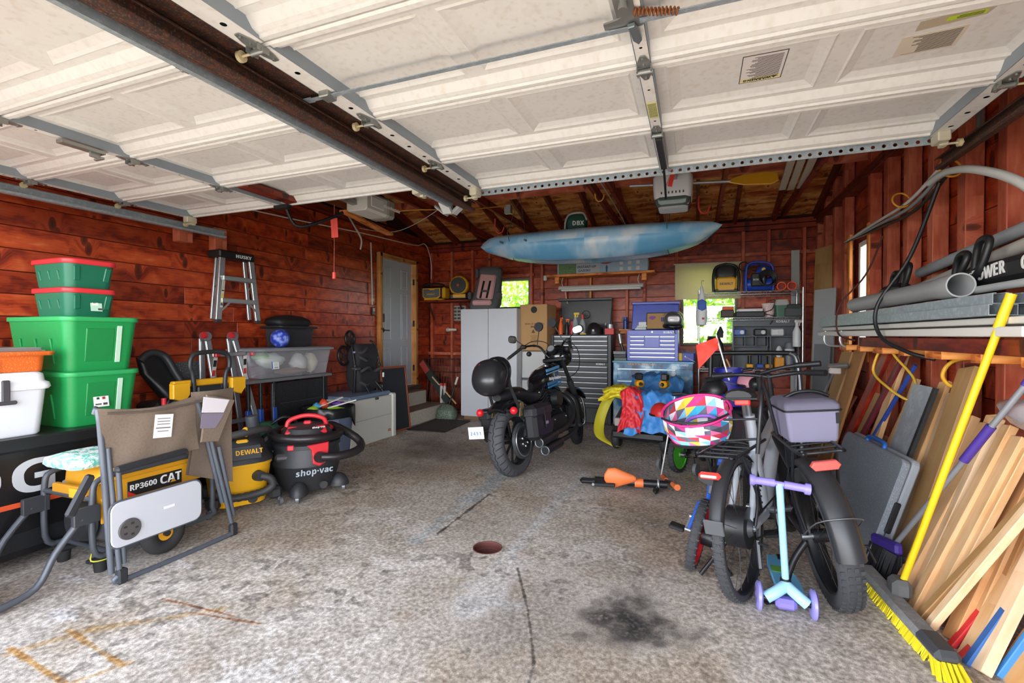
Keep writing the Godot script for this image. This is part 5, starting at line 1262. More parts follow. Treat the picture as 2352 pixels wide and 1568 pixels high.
	part(t, "badge", mb().ring(v3(0.3, 0.1, 0.304), 0.014, 0.004, v3(0, 0, 1), 16, 6).ring(v3(0.325, 0.1, 0.304), 0.014, 0.004, v3(0, 0, 1), 16, 6), mt("b0562e", 0.5))
	# stroller folded on the deck box
	var cloth := mt("232226", 0.8); var cl2 := mt("39363c", 0.75)
	t = thing("stroller", "folded black stroller with large spoked wheels on the deck box", "stroller", P(-3.95, 0.592, 4.95), 84)
	var sb := []
	for e: Array in [[0.0, 0.26, 0.14], [0.06, 0.36, 0.22], [0.2, 0.38, 0.24], [0.32, 0.36, 0.2], [0.45, 0.38, 0.22], [0.55, 0.36, 0.16], [0.6, 0.3, 0.1]]: sb.append(rring(e[1], e[2], 0.05, e[0], 4, v2(0.05, 0.02 * sin(e[0] * 15))))
	part(t, "canopy", mb().loft(sb), cloth)
	for e: Array in [[0.12, 0.1], [0.28, 0.13], [0.42, 0.1], [0.52, 0.08]]:
		var fold := []
		for i in 9: fold.append(v3(-0.12 + i * 0.042, e[0] + 0.03 * sin(i * 0.9 + e[0] * 20.0), e[1] + 0.03 * sin(i * 0.8)))
		part(t, "fold", mb().tube(curve(fold, 2), 0.022, 8), cl2)
	for s: float in [-1.0, 1.0]:
		part(t, "side_tube", mb().tube(curve([v3(0.05 + s * 0.2, 0.0, 0.05), v3(0.05 + s * 0.21, 0.3, 0.08), v3(0.05 + s * 0.2, 0.58, 0.02), v3(0.05 + s * 0.15, 0.64, -0.02)], 5), 0.013, 8), blk)
		part(t, "front_leg", mb().tube([v3(0.05 + s * 0.1, 0.14, 0.1), v3(0.08 + s * 0.12, 0.0, 0.2)], 0.014, 8), blk)
		part(t, "joint_cap", mb().ell(v3(0.05 + s * 0.21, 0.33, 0.08), v3(0.024, 0.03, 0.024), 10), blk2)
		part(t, "clip", mb().box(v3(0.05 + s * 0.2, 0.5, 0.06), v3(0.03, 0.025, 0.03), 0.006), mt("8f86b8", 0.5))
	for e: Array in [[-0.06, 0.66, -0.1, 0.115], [-0.22, 0.46, -0.04, 0.13]]:
		wheel(t, "wheel", v3(e[0], e[1], e[2]), v3(0.25, 0.05, 1), e[3], 0.035, blk, mt("2c2e30", 0.5), 0.16)
		for k in 5:
			var an := TAU * k / 5
			part(t, "spoke", mb().bar(v3(e[0], e[1], e[2]), v3(e[0] + cos(an) * (e[3] - 0.02), e[1] + sin(an) * (e[3] - 0.02), e[2] - cos(an) * e[3] * 0.25), 0.016, 0.01, v3(0, 0, 1)), mt("2c2e30", 0.5))
	wheel(t, "small_wheel", v3(0.2, 0.06, 0.16), v3(1, 0, 0.3), 0.055, 0.03, blk, mt("55585c", 0.4), 0.5)
	part(t, "reflector", mb().box(v3(0.26, 0.2, 0.15), v3(0.03, 0.06, 0.012), 0.004), mt("e4e6e8", 0.3))
	part(t, "cup_tray", mb().box(v3(-0.16, 0.3, 0.1), v3(0.1, 0.03, 0.08), 0.01), mt("48484c", 0.5))
	# chalkboard
	t = thing("chalkboard", "framed chalkboard leaning beside the concrete steps behind the deck box", "chalkboard", P(-3.8, 0.0, 5.5), 84)
	var ch := mb().at(v3(0, 0.44, 0), v3(-6, 0, 0))
	part(t, "board", ch.box(Vector3.ZERO, v3(0.5, 0.86, 0.01)), mt("1d2126", 0.6))
	for e: Array in [[0.245, 0.0, 0.03, 0.88], [-0.245, 0.0, 0.03, 0.88], [0.0, 0.43, 0.5, 0.03], [0.0, -0.43, 0.5, 0.03]]:
		part(t, "frame", mb().at(v3(0, 0.44, 0), v3(-6, 0, 0)).box(v3(e[0], e[1], 0), v3(e[2], e[3], 0.024), 0.003), mt("8a4526", 0.5))
	# folding bench with blue legs
	t = thing("workbench", "black speckled folding bench with bright blue legs along the wall", "workbench", P(-4.2, 0, 3.88), 90)
	var spk := tri_mat(speckled("17181a", "1e2022", "c8ccce", 0.07, 44, 0.5, 0.9), 2.4, 0.45)
	part(t, "top", mb().box(v3(0, 0.85, 0), v3(1.16, 0.03, 0.5), 0.005), mt("6d6f72", 0.5))
	part(t, "front_panel", mb().box(v3(0.16, 0.62, 0.2), v3(0.78, 0.4, 0.03), 0.006), spk)
	part(t, "shelf", mb().box(v3(0, 0.3, 0), v3(1.1, 0.03, 0.42), 0.004), spk)
	part(t, "seam", mb().box(v3(0.16, 0.6, 0.217), v3(0.6, 0.008, 0.004)), mt("3a3c3e", 0.5))
	var blue := mt("2a52a8", 0.4)
	for x: float in [-0.5, -0.36, -0.2]:
		part(t, "leg", mb().bar(v3(x, 0.0, 0.23), v3(x, 0.58, 0.2), 0.05, 0.035, v3(0, 0, 1), 0.006), blue)
		part(t, "leg_top", mb().bar(v3(x, 0.57, 0.205), v3(x, 0.84, 0.2), 0.03, 0.03, v3(0, 0, 1), 0.004), spk)
	for x: float in [0.5]: part(t, "leg", mb().bar(v3(x, 0.0, 0.21), v3(x, 0.84, 0.2), 0.05, 0.035, v3(0, 0, 1), 0.006), blk)
	for x: float in [-0.5, 0.5]: part(t, "rear_leg", mb().bar(v3(x, 0.0, -0.22), v3(x, 0.84, -0.2), 0.05, 0.035, v3(0, 0, 1), 0.006), blk)
	# clear tote with contents
	t = thing("clear_bin", "long clear plastic bin with grey lid holding bags on the bench", "storage bin", P(-4.2, 0.868, 4.0), 90)
	var clear := glass("c8ced6", 0.28, 0.12)
	var shell := mb()
	shell.loft([rring(0.9, 0.38, 0.04, 0.0), rring(0.91, 0.39, 0.05, 0.01), rring(1.0, 0.44, 0.05, 0.27)])
	part(t, "body", shell, clear)
	part(t, "lid", mb().loft([rring(1.01, 0.45, 0.05, 0.268), rring(1.06, 0.49, 0.05, 0.272), rring(1.06, 0.49, 0.05, 0.292), rring(0.98, 0.42, 0.05, 0.305)]), mt("8c9094", 0.5))
	printed(t, "paper_label", v3(-0.31, 0.13, 0.212), v3(-6, 0, 0), 0.09, 0.08, "e4e8ea", [[0.06, 0.5, 0.12, 0.9, "2a4ab0"], [0.6, 0.6, 0.5, 0.4, "cfd8cc"], [0.6, 0.2, 0.5, 0.15, "9aa49a"]])
	var stuffs := [["shopping_bag", "white shopping bag with green print inside the clear bin", "dfe6dc", v3(-0.2, 0.17, 0.02), v3(0.36, 0.16, 0.24)], ["shopping_bag", "knotted white carrier bag inside the clear bin, middle one", "d6d4d2", v3(0.16, 0.12, 0.04), v3(0.22, 0.22, 0.22)], ["shopping_bag", "pale beige plastic bag inside the clear bin at its right end", "d8cdb8", v3(0.35, 0.12, 0.02), v3(0.18, 0.22, 0.22)], ["shopping_bag", "flattened brown paper bag at the bottom of the clear bin", "a07a62", v3(0.02, 0.045, 0.08), v3(0.45, 0.07, 0.18)], ["shopping_bag", "green and white printed bag inside the clear bin at its left end", "b4d8a0", v3(-0.3, 0.2, 0.0), v3(0.16, 0.1, 0.22)]]
	for e: Array in stuffs:
		var rs := []
		for j in 7:
			var q := PackedVector3Array()
			for i in 12:
				var an := TAU * i / 12
				var k := sin(PI * (j + 0.7) / 7.6) * rr(0.85, 1.08)
				q.append(v3(cos(an) * e[4].x * 0.5 * k, e[4].y * (j / 6.0 - 0.5) + rr(-0.008, 0.008), sin(an) * e[4].z * 0.5 * k))
			rs.append(q)
		solo(e[0], e[1], "bag", t.transform * e[3], 90, mb().loft(rs), mt(e[2], 0.6), "bags in the clear bin")
	t = thing("dark_bin", "smoky grey see-through bin with black lid standing on the clear bin", "storage bin", P(-4.3, 1.176, 4.18), 90)
	part(t, "body", mb().loft([rring(0.42, 0.26, 0.03, 0.0), rring(0.46, 0.28, 0.03, 0.2)]), glass("3a3d42", 0.72, 0.15))
	part(t, "lid", mb().loft([rring(0.47, 0.29, 0.03, 0.198), rring(0.56, 0.33, 0.04, 0.205), rring(0.55, 0.32, 0.04, 0.225)]), mt("2a2c30", 0.5))
	solo("garment_bag", "crumpled black bag lying on the smoky bin", "bag", P(-4.3, 1.403, 4.16), 90, mb().loft([rring(0.42, 0.24, 0.06, 0.0), rring(0.52, 0.28, 0.1, 0.03), rring(0.5, 0.26, 0.1, 0.075), rring(0.34, 0.16, 0.07, 0.11), rring(0.12, 0.06, 0.03, 0.125)]), mt("1b1c1e", 0.6))
	var bim := Image.create(128, 64, false, Image.FORMAT_RGB8)
	var bn := noise(0.06, 12, 4)
	for y in 64:
		for x in 128: bim.set_pixel(x, y, Color("2a3fae").lerp(Color("8fa4ea"), smoothstep(-0.2, 0.45, bn.get_noise_3d(cos(x * TAU / 128) * 20, sin(x * TAU / 128) * 20, y * 1.0))))
	var bm := StandardMaterial3D.new()
	bm.albedo_texture = tex(bim); bm.roughness = 0.3
	solo("play_ball", "marbled blue play ball on the grey lid of the clear bin", "ball", P(-4.06, 1.268, 3.82), 0, mb().ell(Vector3.ZERO, v3(0.095, 0.095, 0.095), 28), bm)
	# multi-position ladder
	t = thing("folding_ladder", "silver multi-position ladder with red locks leaning on the wall", "ladder", P(-4.2, 0, 3.3), 90)
	for s: float in [-1.0, 1.0]:
		for k in 2:
			part(t, "rail", mb().bar(v3(s * 0.14 - 0.02 + k * 0.03, 1.27, -0.1 + k * 0.04), v3(s * 0.22 + (k * 0.09), 0.0, 0.0 + k * 0.2), 0.055, 0.022, v3(0, 0, 1), 0.004), silver)
		part(t, "hinge_head", mb().at(v3(s * 0.14 - 0.01, 1.29, -0.06)).prism(oct(0, 0, 0.045, 12), 0.07, 0.008), mt("8f9296", 0.4, 0.5))
		part(t, "lock_knob", mb().cyl(v3(s * 0.14 - 0.06, 1.3, -0.03), v3(s * 0.14 - 0.03, 1.3, -0.03), 0.03, -1, 12), srd)
		printed(t, "warning_strip", v3(s * 0.165 + 0.02, 0.95, 0.035), v3(6, 0, s * 4), 0.04, 0.3, "d6d2cc", [[0.5, 0.8, 0.8, 0.2, "1e1e1e"], [0.5, 0.5, 0.8, 0.18, "c43a34"], [0.5, 0.2, 0.8, 0.2, "2a2a2a"]])
		for y: float in [0.85, 0.45, 1.12]: part(t, "red_lock", mb().box(v3(s * 0.19 + 0.03, y, 0.1), v3(0.05, 0.04, 0.04), 0.008), srd)
	for y: float in [1.12, 0.83, 0.48, 0.18]: part(t, "rung", mb().box(v3(0.02, y, 0.02 + (1.2 - y) * 0.1), v3(0.34 + (1.2 - y) * 0.1, 0.04, 0.03), 0.006), silver)
	# hand truck
	t = thing("saw_stand_cart", "yellow and black folding wheeled stand with tall tube handle", "hand cart", P(-3.62, 0, 2.72), 90)
	var hy := mt("dca41c", 0.42)
	part(t, "handle", mb().tube(curve([v3(-0.12, 0.1, 0.0), v3(-0.14, 0.9, 0.0), v3(-0.17, 1.06, 0.0), v3(-0.15, 1.14, 0.0), v3(-0.08, 1.165, 0.0), v3(0.08, 1.165, 0.0), v3(0.15, 1.13, 0.0), v3(0.16, 1.04, 0.0), v3(0.12, 0.9, 0.0), v3(0.12, 0.1, 0.0)], 5), 0.018, 10), mt("2a2c2e", 0.45))
	part(t, "yellow_beam", mb().box(v3(-0.04, 0.93, -0.03), v3(0.5, 0.05, 0.05), 0.008), hy)
	for e: Array in [[-0.26, 0.88], [0.22, 0.89]]: part(t, "bracket", mb().at(v3(e[0], e[1], 0.01)).prism([v2(-0.06, 0.06), v2(0.07, 0.06), v2(0.07, -0.03), v2(0.03, -0.08), v2(-0.06, -0.05)], 0.05, 0.006), hy)
	part(t, "center_case", mb().box(v3(-0.02, 0.87, -0.02), v3(0.2, 0.07, 0.08), 0.01), mt("24282a", 0.5))
	part(t, "foot", mb().box(v3(0, 0.05, -0.02), v3(0.3, 0.1, 0.1), 0.01), mt("26282a", 0.5))
	# small ride-on with seat
	t = thing("kids_kart", "small black seat kart with lime green frame and black wheel", "ride-on toy", P(-3.92, 0.0, 2.58), 90)
	part(t, "seat_back", mb().tube(curve([v3(-0.17, 1.1, -0.05), v3(-0.1, 1.16, -0.05), v3(0.0, 1.13, -0.03), v3(0.06, 0.98, 0.02), v3(0.12, 0.87, 0.06), v3(0.2, 0.83, 0.1)], 5), 0.03, 10), blk2)
	part(t, "seat_shell", mb().loft([rring(0.22, 0.12, 0.05, 0.8, 4, v2(0.06, 0.02)), rring(0.26, 0.14, 0.06, 0.86, 4, v2(0.04, 0.0)), rring(0.24, 0.08, 0.035, 1.0, 4, v2(-0.04, -0.06)), rring(0.2, 0.06, 0.03, 1.13, 4, v2(-0.08, -0.08))]), blk)
	for z: float in [0.1, 0.16]: part(t, "green_tube", mb().tube(curve([v3(-0.1, 0.7, z), v3(0.05, 0.76, z), v3(0.15, 0.74, z), v3(0.32, 0.8, z)], 4), 0.013, 8), mt("3fbf3a", 0.45))
	part(t, "base", mb().box(v3(0.05, 0.4, 0.0), v3(0.44, 0.78, 0.26), 0.03), mt("1a1b1c", 0.6))
	wheel(t, "wheel", v3(-0.09, 0.77, 0.2), v3(0, 0, 1), 0.065, 0.036, blk, mt("4c4e50", 0.4), 0.6)
	part(t, "red_cap", mb().cyl(v3(-0.16, 0.78, 0.2), v3(-0.16, 0.83, 0.2), 0.018, -1, 10), srd)
	for e: Array in [[0.1, 0.2], [0.22, 0.3]]: part(t, "grip", mb().cyl(v3(e[0], 0.79, 0.16), v3(e[1], 0.86, 0.16), 0.016, -1, 10), blk)
	solo("painted_sheet", "grey paint-spattered sheet leaning on the wall behind the ladder", "sheet", P(-4.36, 0.0, 2.98), 90, mb().box(v3(0, 0.53, 0), v3(0.34, 1.06, 0.02), 0.003), tri_mat(speckled("4e5256", "585c60", "d8dcde", 0.04, 61, 0.48, 0.85), 1.6, 0.6))
	for y: float in [-0.1, 0.02]: solo("wall_hook", "small yellow hook on the wall above the painted panel" + (", left" if y < 0 else ", right"), "hook", P(-4.34, 0.99, 2.86 + y), 90, mb().ring(Vector3.ZERO, 0.018, 0.005, v3(1, 0, 0.3), 14, 6), mt("d8b23a", 0.5), "yellow hooks by the panel")
	# grass trimmer and chainsaw clutter between the vacuums
	t = thing("string_trimmer", "green and black string trimmer engine standing behind the vacuums", "garden tool", P(-3.62, 0, 3.25), 60)
	part(t, "engine_cover", mb().loft([rring(0.16, 0.14, 0.05, 0.36), rring(0.22, 0.18, 0.07, 0.4), rring(0.2, 0.16, 0.07, 0.48), rring(0.1, 0.08, 0.03, 0.52)]), mt("1d5a3a", 0.45))
	part(t, "engine", mb().box(v3(0.02, 0.3, 0), v3(0.16, 0.14, 0.16), 0.03), blk2)
	part(t, "shaft", mb().tube([v3(0.06, 0.4, 0.0), v3(0.2, 0.02, 0.1)], 0.016, 8), blk)
	part(t, "guard", mb().box(v3(0.0, 0.12, 0.0), v3(0.2, 0.24, 0.16), 0.03), mt("202224", 0.6))
	part(t, "handle", mb().tube(curve([v3(0.02, 0.5, 0.06), v3(0.12, 0.56, 0.08), v3(0.22, 0.52, 0.08), v3(0.24, 0.42, 0.06)], 4), 0.014, 8), blk)
	t = thing("leaf_blower", "black leaf blower with fat grey tube between the two vacuums", "garden tool", P(-3.52, 0, 3.02), 70)
	part(t, "tube", mb().tube(curve([v3(0, 0.02, 0), v3(0.0, 0.4, 0.02), v3(-0.02, 0.62, 0.02)], 4), 0.05, 12), mt("4c5054", 0.5))
	part(t, "fan_case", mb().at(v3(0.14, 0.34, 0.02)).prism(oct(0, 0, 0.11, 16), 0.12, 0.02), blk2)
	part(t, "foot", mb().box(v3(0.1, 0.11, 0), v3(0.2, 0.22, 0.16), 0.02), blk2)
	text(t, "lettering", "HITACHI", 0.035, mt("d0d0cc", 0.5), v3(0.14, 0.3, 0.083), v3(0, 0, 60), 0.002)

func build_entry() -> void:
	# door in its raw frame
	var d := struct("door_1")
	var dm := mt("b9c1cc", 0.45)
	var X := -4.55
	part(d, "door_leaf", mb().box(P(X, 1.48, 6.575), v3(0.045, 2.02, 0.9), 0.004), dm)
	for e: Array in [[6.34, 2.21, 0.17, 0.3], [6.8, 2.21, 0.17, 0.3], [6.34, 1.6, 0.17, 0.74], [6.8, 1.6, 0.17, 0.74], [6.34, 0.83, 0.17, 0.56], [6.8, 0.83, 0.17, 0.56]]:
		var pn := mb()
		for k in 4:
			var v: Array = [[0, 1], [0, -1], [1, 0], [-1, 0]][k]
			pn.box(P(X + 0.024, e[1] + v[1] * e[3] / 2, e[0] + v[0] * e[2] / 2), v3(0.012, 0.018 if v[0] == 0 else e[3], e[2] if v[0] == 0 else 0.018), 0.005)
		pn.box(P(X + 0.024, e[1], e[0]), v3(0.008, e[3] - 0.07, e[2] - 0.06), 0.004)
		pn.box(P(X + 0.0235, e[1], e[0]), v3(0.002, e[3], e[2]))
		part(d, "raised_panel", pn, dm)
	var fr := wood_mat(wood_image(256, 64, [Color("7a4a24"), Color("a87440"), Color("c89a62"), Color("dcb884")], 131, 1), "f4dcc0", 0.7, 1.2)
	for z: float in [6.08, 7.065]: part(d, "frame", mb().box(P(-4.5, 1.5, z), v3(0.12, 2.12, 0.06), 0.004), fr)
	part(d, "frame", mb().box(P(-4.5, 2.525, 6.573), v3(0.12, 0.06, 1.04), 0.004), fr)
	part(d, "sill", mb().box(P(-4.44, 0.44, 6.573), v3(0.2, 0.05, 0.95), 0.006), mt("5a5550", 0.5, 0.3))
	var lk := mt("1c1d20", 0.4)
	part(d, "keypad_lock", mb().box(P(X + 0.04, 1.57, 6.2), v3(0.03, 0.13, 0.065), 0.008), lk)
	part(d, "lever", mb().box(P(X + 0.035, 1.38, 6.2), v3(0.02, 0.07, 0.07), 0.006).cyl(P(X + 0.04, 1.38, 6.2), P(X + 0.08, 1.38, 6.2), 0.012, -1, 10).bar(P(X + 0.08, 1.38, 6.19), P(X + 0.08, 1.378, 6.32), 0.014, 0.018, Vector3.UP, 0.004), lk)
	for y: float in [2.2, 1.5, 0.75]: part(d, "butt_hinge", mb().box(P(-4.49, y, 7.03), v3(0.03, 0.1, 0.02), 0.003), mt("3a3c3e", 0.4, 0.5))
	# steps
	var cm := tri_mat(speckled("b3aa9c", "a59b8c", "cfc8bc", 0.05, 71, 0.45, 0.7), 1.8, 0.85)
	var t := thing("concrete_steps", "two pale concrete steps below the white side door", "steps", P(-4.13, 0, 6.3))
	part(t, "lower_step", mb().box(v3(0, 0.1, 0), v3(0.68, 0.2, 1.3), 0.008), cm)
	part(t, "upper_step", mb().box(v3(-0.16, 0.305, 0), v3(0.36, 0.21, 1.02), 0.008), cm)
	part(t, "tread", mb().box(v3(0.0, 0.204, 0.0), v3(0.67, 0.008, 1.29), 0.003), mt("7a6658", 0.85))
	part(t, "tread", mb().box(v3(-0.16, 0.414, 0.0), v3(0.355, 0.008, 1.01), 0.003), mt("7a6658", 0.85))
	t = thing("door_mat", "dark ribbed rubber mat on the floor before the steps", "mat", P(-3.44, 0, 6.07), 3)
	part(t, "mat", mb().box(v3(0, 0.006, 0), v3(0.56, 0.012, 0.86), 0.004), mt("403b36", 0.85))
	for k in 2:
		for s: float in [-1.0, 1.0]: part(t, "border", mb().box(v3(s * 0.265 if k == 0 else 0.0, 0.011, 0.0 if k == 0 else s * 0.415), v3(0.05 if k == 0 else 0.58, 0.012, 0.88 if k == 0 else 0.05), 0.004), mt("2a2826", 0.7))
	t = thing("wall_keypad", "black keypad opener on the red wall beside the door frame", "keypad", P(-4.485, 1.66, 5.93), 90)
	part(t, "body", mb().box(Vector3.ZERO, v3(0.07, 0.12, 0.03), 0.008), lk)
	part(t, "pad", mb().box(v3(0, 0.02, 0.016), v3(0.045, 0.05, 0.006), 0.002), mt("a8aaa8", 0.5))
	solo("wall_note", "small yellow-green sticker on the wall above the keypad", "sticker", P(-4.495, 1.83, 5.93), 90, mb().box(Vector3.ZERO, v3(0.06, 0.04, 0.004)), mt("b8bf4a", 0.6))

func bottle(label: String, at: Vector3, r: float, h: float, body: Material, cap: Material, spray := false, group := "bottles on the chest") -> Node3D:
	var t := thing("spray_bottle" if spray else "bottle", label, "bottle", at, rr(-40, 40), group)
	part(t, "body", mb().lathe([v2(0, 0), v2(r, 0), v2(r * 1.02, h * 0.05), v2(r, h * 0.55), v2(r * 0.45, h * 0.75), v2(r * 0.4, h * 0.8), v2(0, h * 0.8)], 18), body)
	if spray:
		part(t, "trigger_head", mb().cyl(v3(0, h * 0.78, 0), v3(0, h * 0.92, 0), r * 0.42, r * 0.36, 12).box(v3(r * 0.45, h * 0.95, 0), v3(r * 2.0, h * 0.1, r * 0.7), 0.006).bar(v3(r * 0.9, h * 0.92, 0), v3(r * 0.7, h * 0.78, 0), r * 0.3, r * 0.3), cap)
	else:
		part(t, "cap", mb().cyl(v3(0, h * 0.79, 0), v3(0, h, 0), r * 0.45, -1, 14), cap)
	return t
func carton(called: String, label: String, at: Vector3, turn: float, s: Vector3, m: Material, cat := "box", group := "") -> Node3D:
	var t := thing(called, label, cat, at, turn, group)
	part(t, "body", mb().box(v3(0, s.y / 2, 0), s, minf(0.004, s.y * 0.1)), m)
	return t

func build_back() -> void:
	var blk := mt("17181a", 0.4); var blk2 := mt("292b2e", 0.5); var chrome := mt("c4c8cc", 0.25, 0.9); var yel := mt("dca41c", 0.42)
	# shelf with radio and fan
	var t := thing("wall_shelf", "dark wooden wall shelf carrying a radio and a fan", "shelf", P(-4.05, 1.875, 7.38))
	part(t, "board", mb().box(v3(0, 0.015, 0), v3(0.9, 0.03, 0.26), 0.003), WD.beam)
	for x: float in [-0.3, 0.3]: part(t, "bracket", mb().bar(v3(x, 0.0, 0.1), v3(x, -0.3, -0.1), 0.025, 0.02), mt("4a1e14", 0.6))
	t = thing("jobsite_radio", "yellow and black jobsite radio with grey grille on the wall shelf", "radio", P(-4.22, 1.905, 7.32))
	part(t, "body", mb().box(v3(0, 0.13, 0), v3(0.44, 0.22, 0.2), 0.03), blk)
	part(t, "grille", mb().at(v3(-0.03, 0.12, 0.1)).prism([v2(-0.16, 0.07), v2(-0.06, 0.07), v2(-0.03, 0.05), v2(0.05, 0.05), v2(0.08, 0.07), v2(0.15, 0.07), v2(0.15, -0.05), v2(0.1, -0.08), v2(-0.12, -0.08), v2(-0.16, -0.05)], 0.02, 0.005), mt("5f6468", 0.6))
	part(t, "yellow_trim", mb().at(v3(-0.03, 0.12, 0.095)).prism([v2(-0.18, 0.085), v2(0.17, 0.085), v2(0.17, -0.06), v2(0.12, -0.095), v2(-0.14, -0.095), v2(-0.18, -0.06)], 0.016, 0.004), yel)
	text(t, "lettering", "DEWALT", 0.03, yel, v3(-0.04, 0.1, 0.112), Vector3.ZERO, 0.002)
	part(t, "side_cover", mb().box(v3(0.2, 0.12, 0.02), v3(0.07, 0.19, 0.19), 0.02), yel)
	part(t, "roll_bar", mb().tube(curve([v3(-0.24, 0.05, 0.06), v3(-0.25, 0.2, 0.06), v3(-0.18, 0.265, 0.06), v3(0.0, 0.29, 0.04), v3(0.16, 0.26, 0.04), v3(0.2, 0.2, 0.04)], 4), 0.014, 8), blk)
	part(t, "foot_bar", mb().box(v3(0.0, 0.012, 0.06), v3(0.36, 0.024, 0.1), 0.008), yel)
	t = thing("jobsite_fan", "round yellow and black battery fan tilted on the wall shelf", "fan", P(-3.77, 1.905, 7.32), 12)
	part(t, "housing", mb().at(v3(0, 0.24, 0), v3(0, 0, 0)).prism(oct(0, 0, 0.165, 12), 0.14, 0.02), yel)
	part(t, "grille_disc", mb().at(v3(0, 0.24, 0.07)).prism(oct(0, 0, 0.135, 20), 0.02, 0.004), blk)
	for k in 4: part(t, "grille_ring", mb().ring(v3(0, 0.24, 0.084), 0.03 + k * 0.03, 0.004, v3(0, 0, 1), 22, 5), mt("3c3f42", 0.5))
	part(t, "badge", mb().cyl(v3(0, 0.24, 0.08), v3(0, 0.24, 0.092), 0.025, -1, 14), mt("a84a2a", 0.5))
	part(t, "base", mb().box(v3(0, 0.05, 0), v3(0.3, 0.1, 0.16), 0.02), blk)
	part(t, "base_trim", mb().box(v3(0.02, 0.06, 0.082), v3(0.22, 0.06, 0.012), 0.005), yel)
	# car seat on the cabinet
	t = thing("car_seat", "pink and grey child car seat tilted on top of the white cabinet", "car seat", P(-3.05, 1.705, 6.78), 8)
	var sg := mt("55565a", 0.8); var pk := mt("c99a98", 0.8)
	var shell := []
	for e: Array in [[0.0, 0.44, 0.3, 0.02], [0.06, 0.48, 0.34, 0.0], [0.15, 0.47, 0.25, -0.04], [0.3, 0.42, 0.17, -0.08], [0.45, 0.4, 0.14, -0.11], [0.52, 0.36, 0.16, -0.11], [0.58, 0.4, 0.18, -0.1], [0.64, 0.36, 0.14, -0.11], [0.66, 0.24, 0.08, -0.11]]: shell.append(rring(e[1], e[2], minf(e[1], e[2]) * 0.4, e[0], 4, v2(e[0] * 0.1, e[3])))
	part(t, "shell", mb().loft(shell), sg)
	part(t, "back_pad", mb().bar(v3(0.015, 0.15, 0.09), v3(0.05, 0.54, -0.035), 0.26, 0.05, v3(0, 0, 1), 0.022), pk)
	part(t, "seat_pad", mb().box(v3(0.0, 0.09, 0.165), v3(0.3, 0.08, 0.05), 0.02), pk)
	for s: float in [-1.0, 1.0]:
		part(t, "head_wing", mb().box(v3(0.06 + s * 0.18, 0.55, -0.02), v3(0.05, 0.14, 0.14), 0.02), sg)
		part(t, "arm_wing", mb().box(v3(0.02 + s * 0.225, 0.2, 0.06), v3(0.05, 0.12, 0.22), 0.022), sg)
		part(t, "strap", mb().bar(v3(0.01 + s * 0.05, 0.16, 0.122), v3(0.045 + s * 0.05, 0.43, 0.03), 0.03, 0.01, v3(0, 0, 1)), blk)
	part(t, "chest_clip", mb().box(v3(0.03, 0.27, 0.095), v3(0.12, 0.03, 0.02), 0.006), blk)
	# vent, pipe, thermostat
	t = thing("wall_vent", "small grey louvred vent on the back wall beside the white cabinet", "vent", P(-3.9, 1.69, 7.575))
	part(t, "frame", mb().box(Vector3.ZERO, v3(0.26, 0.26, 0.03), 0.004), mt("a8a69e", 0.6))
	for k in 4:
		for j in 3: part(t, "louvre", mb().box(v3(-0.075 + j * 0.075, -0.09 + k * 0.06, 0.017), v3(0.055, 0.035, 0.006), 0.002), mt("4a4c48", 0.7))
	t = thing("pipe_stub", "white plastic pipe fitting sticking out below the wall vent", "pipe", P(-4.0, 1.4, 7.5))
	part(t, "elbow", mb().tube(curve([v3(-0.08, 0, 0.02), v3(0.0, 0, 0.04), v3(0.08, 0.0, 0.0)], 4), 0.022, 12), mt("d8d4cc", 0.5))
	part(t, "collar", mb().cyl(v3(-0.09, 0, 0.02), v3(-0.05, 0, 0.03), 0.034, -1, 14), mt("c8c4bc", 0.5))
	solo("wall_sensor", "small white wall box high beside the shaded gazebo shelf", "wall box", P(-2.3, 2.23, 7.5), 0, mb().box(Vector3.ZERO, v3(0.06, 0.09, 0.04), 0.012), mt("d6d4ce", 0.5))
	# black grid fence and tools in the corner
	t = thing("fence_panel", "black metal grid fence panel leaning in the back corner", "fence panel", P(-3.95, 0.0, 7.2))
	for k in 15: part(t, "bar", mb().cyl(v3(-0.36 + k * 0.052, 0.0, 0.06), v3(-0.36 + k * 0.052, 0.92, -0.02), 0.006, -1, 6), blk)
	for e: Array in [[0.06, 0.055], [0.68, 0.0], [0.9, -0.02]]: part(t, "cross_bar", mb().cyl(v3(-0.38, e[0], e[1]), v3(0.4, e[0], e[1]), 0.008, -1, 6), blk)
	t = thing("long_box", "long narrow green carton leaning across the corner beside the steps", "box", P(-4.02, 0.0, 7.0), 0)
	part(t, "body", mb().bar(v3(0.3, 0.22, 0.15), v3(-0.26, 0.86, 0.05), 0.11, 0.06, v3(0, 0, 1), 0.003), mt("2c3632", 0.6))
	part(t, "end_print", mb().bar(v3(-0.12, 0.7, 0.106), v3(-0.25, 0.855, 0.083), 0.1, 0.004, v3(0, 0, 1)), mt("a83a34", 0.6))
	solo("wood_stick", "thin pale wood stick leaning beside the narrow green carton", "stick", P(-3.98, 0.0, 6.98), 0, mb().bar(v3(0.4, 0.21, 0.14), v3(-0.06, 0.62, 0.1), 0.02, 0.02), any(pine))
	for e: Array in [[-3.86, "c8c4c0", "slim red-capped caulk tube standing before the fence panel, left"], [-3.8, "b8b4b0", "slim red-capped caulk tube standing before the fence panel, right"]]:
		t = thing("caulk_tube", e[2], "tube", P(e[0], 0.205, 6.86), 0, "caulk tubes")
		part(t, "tube", mb().cyl(Vector3.ZERO, v3(0, 0.28, 0), 0.024), mt(e[1], 0.5)); part(t, "cap", mb().cyl(v3(0, 0.28, 0), v3(0, 0.32, 0), 0.022), mt("c43a30", 0.5))
	t = thing("hand_shovel", "small shovel with white grip leaning against the white cabinet side", "shovel", P(-3.62, 0.0, 6.75))
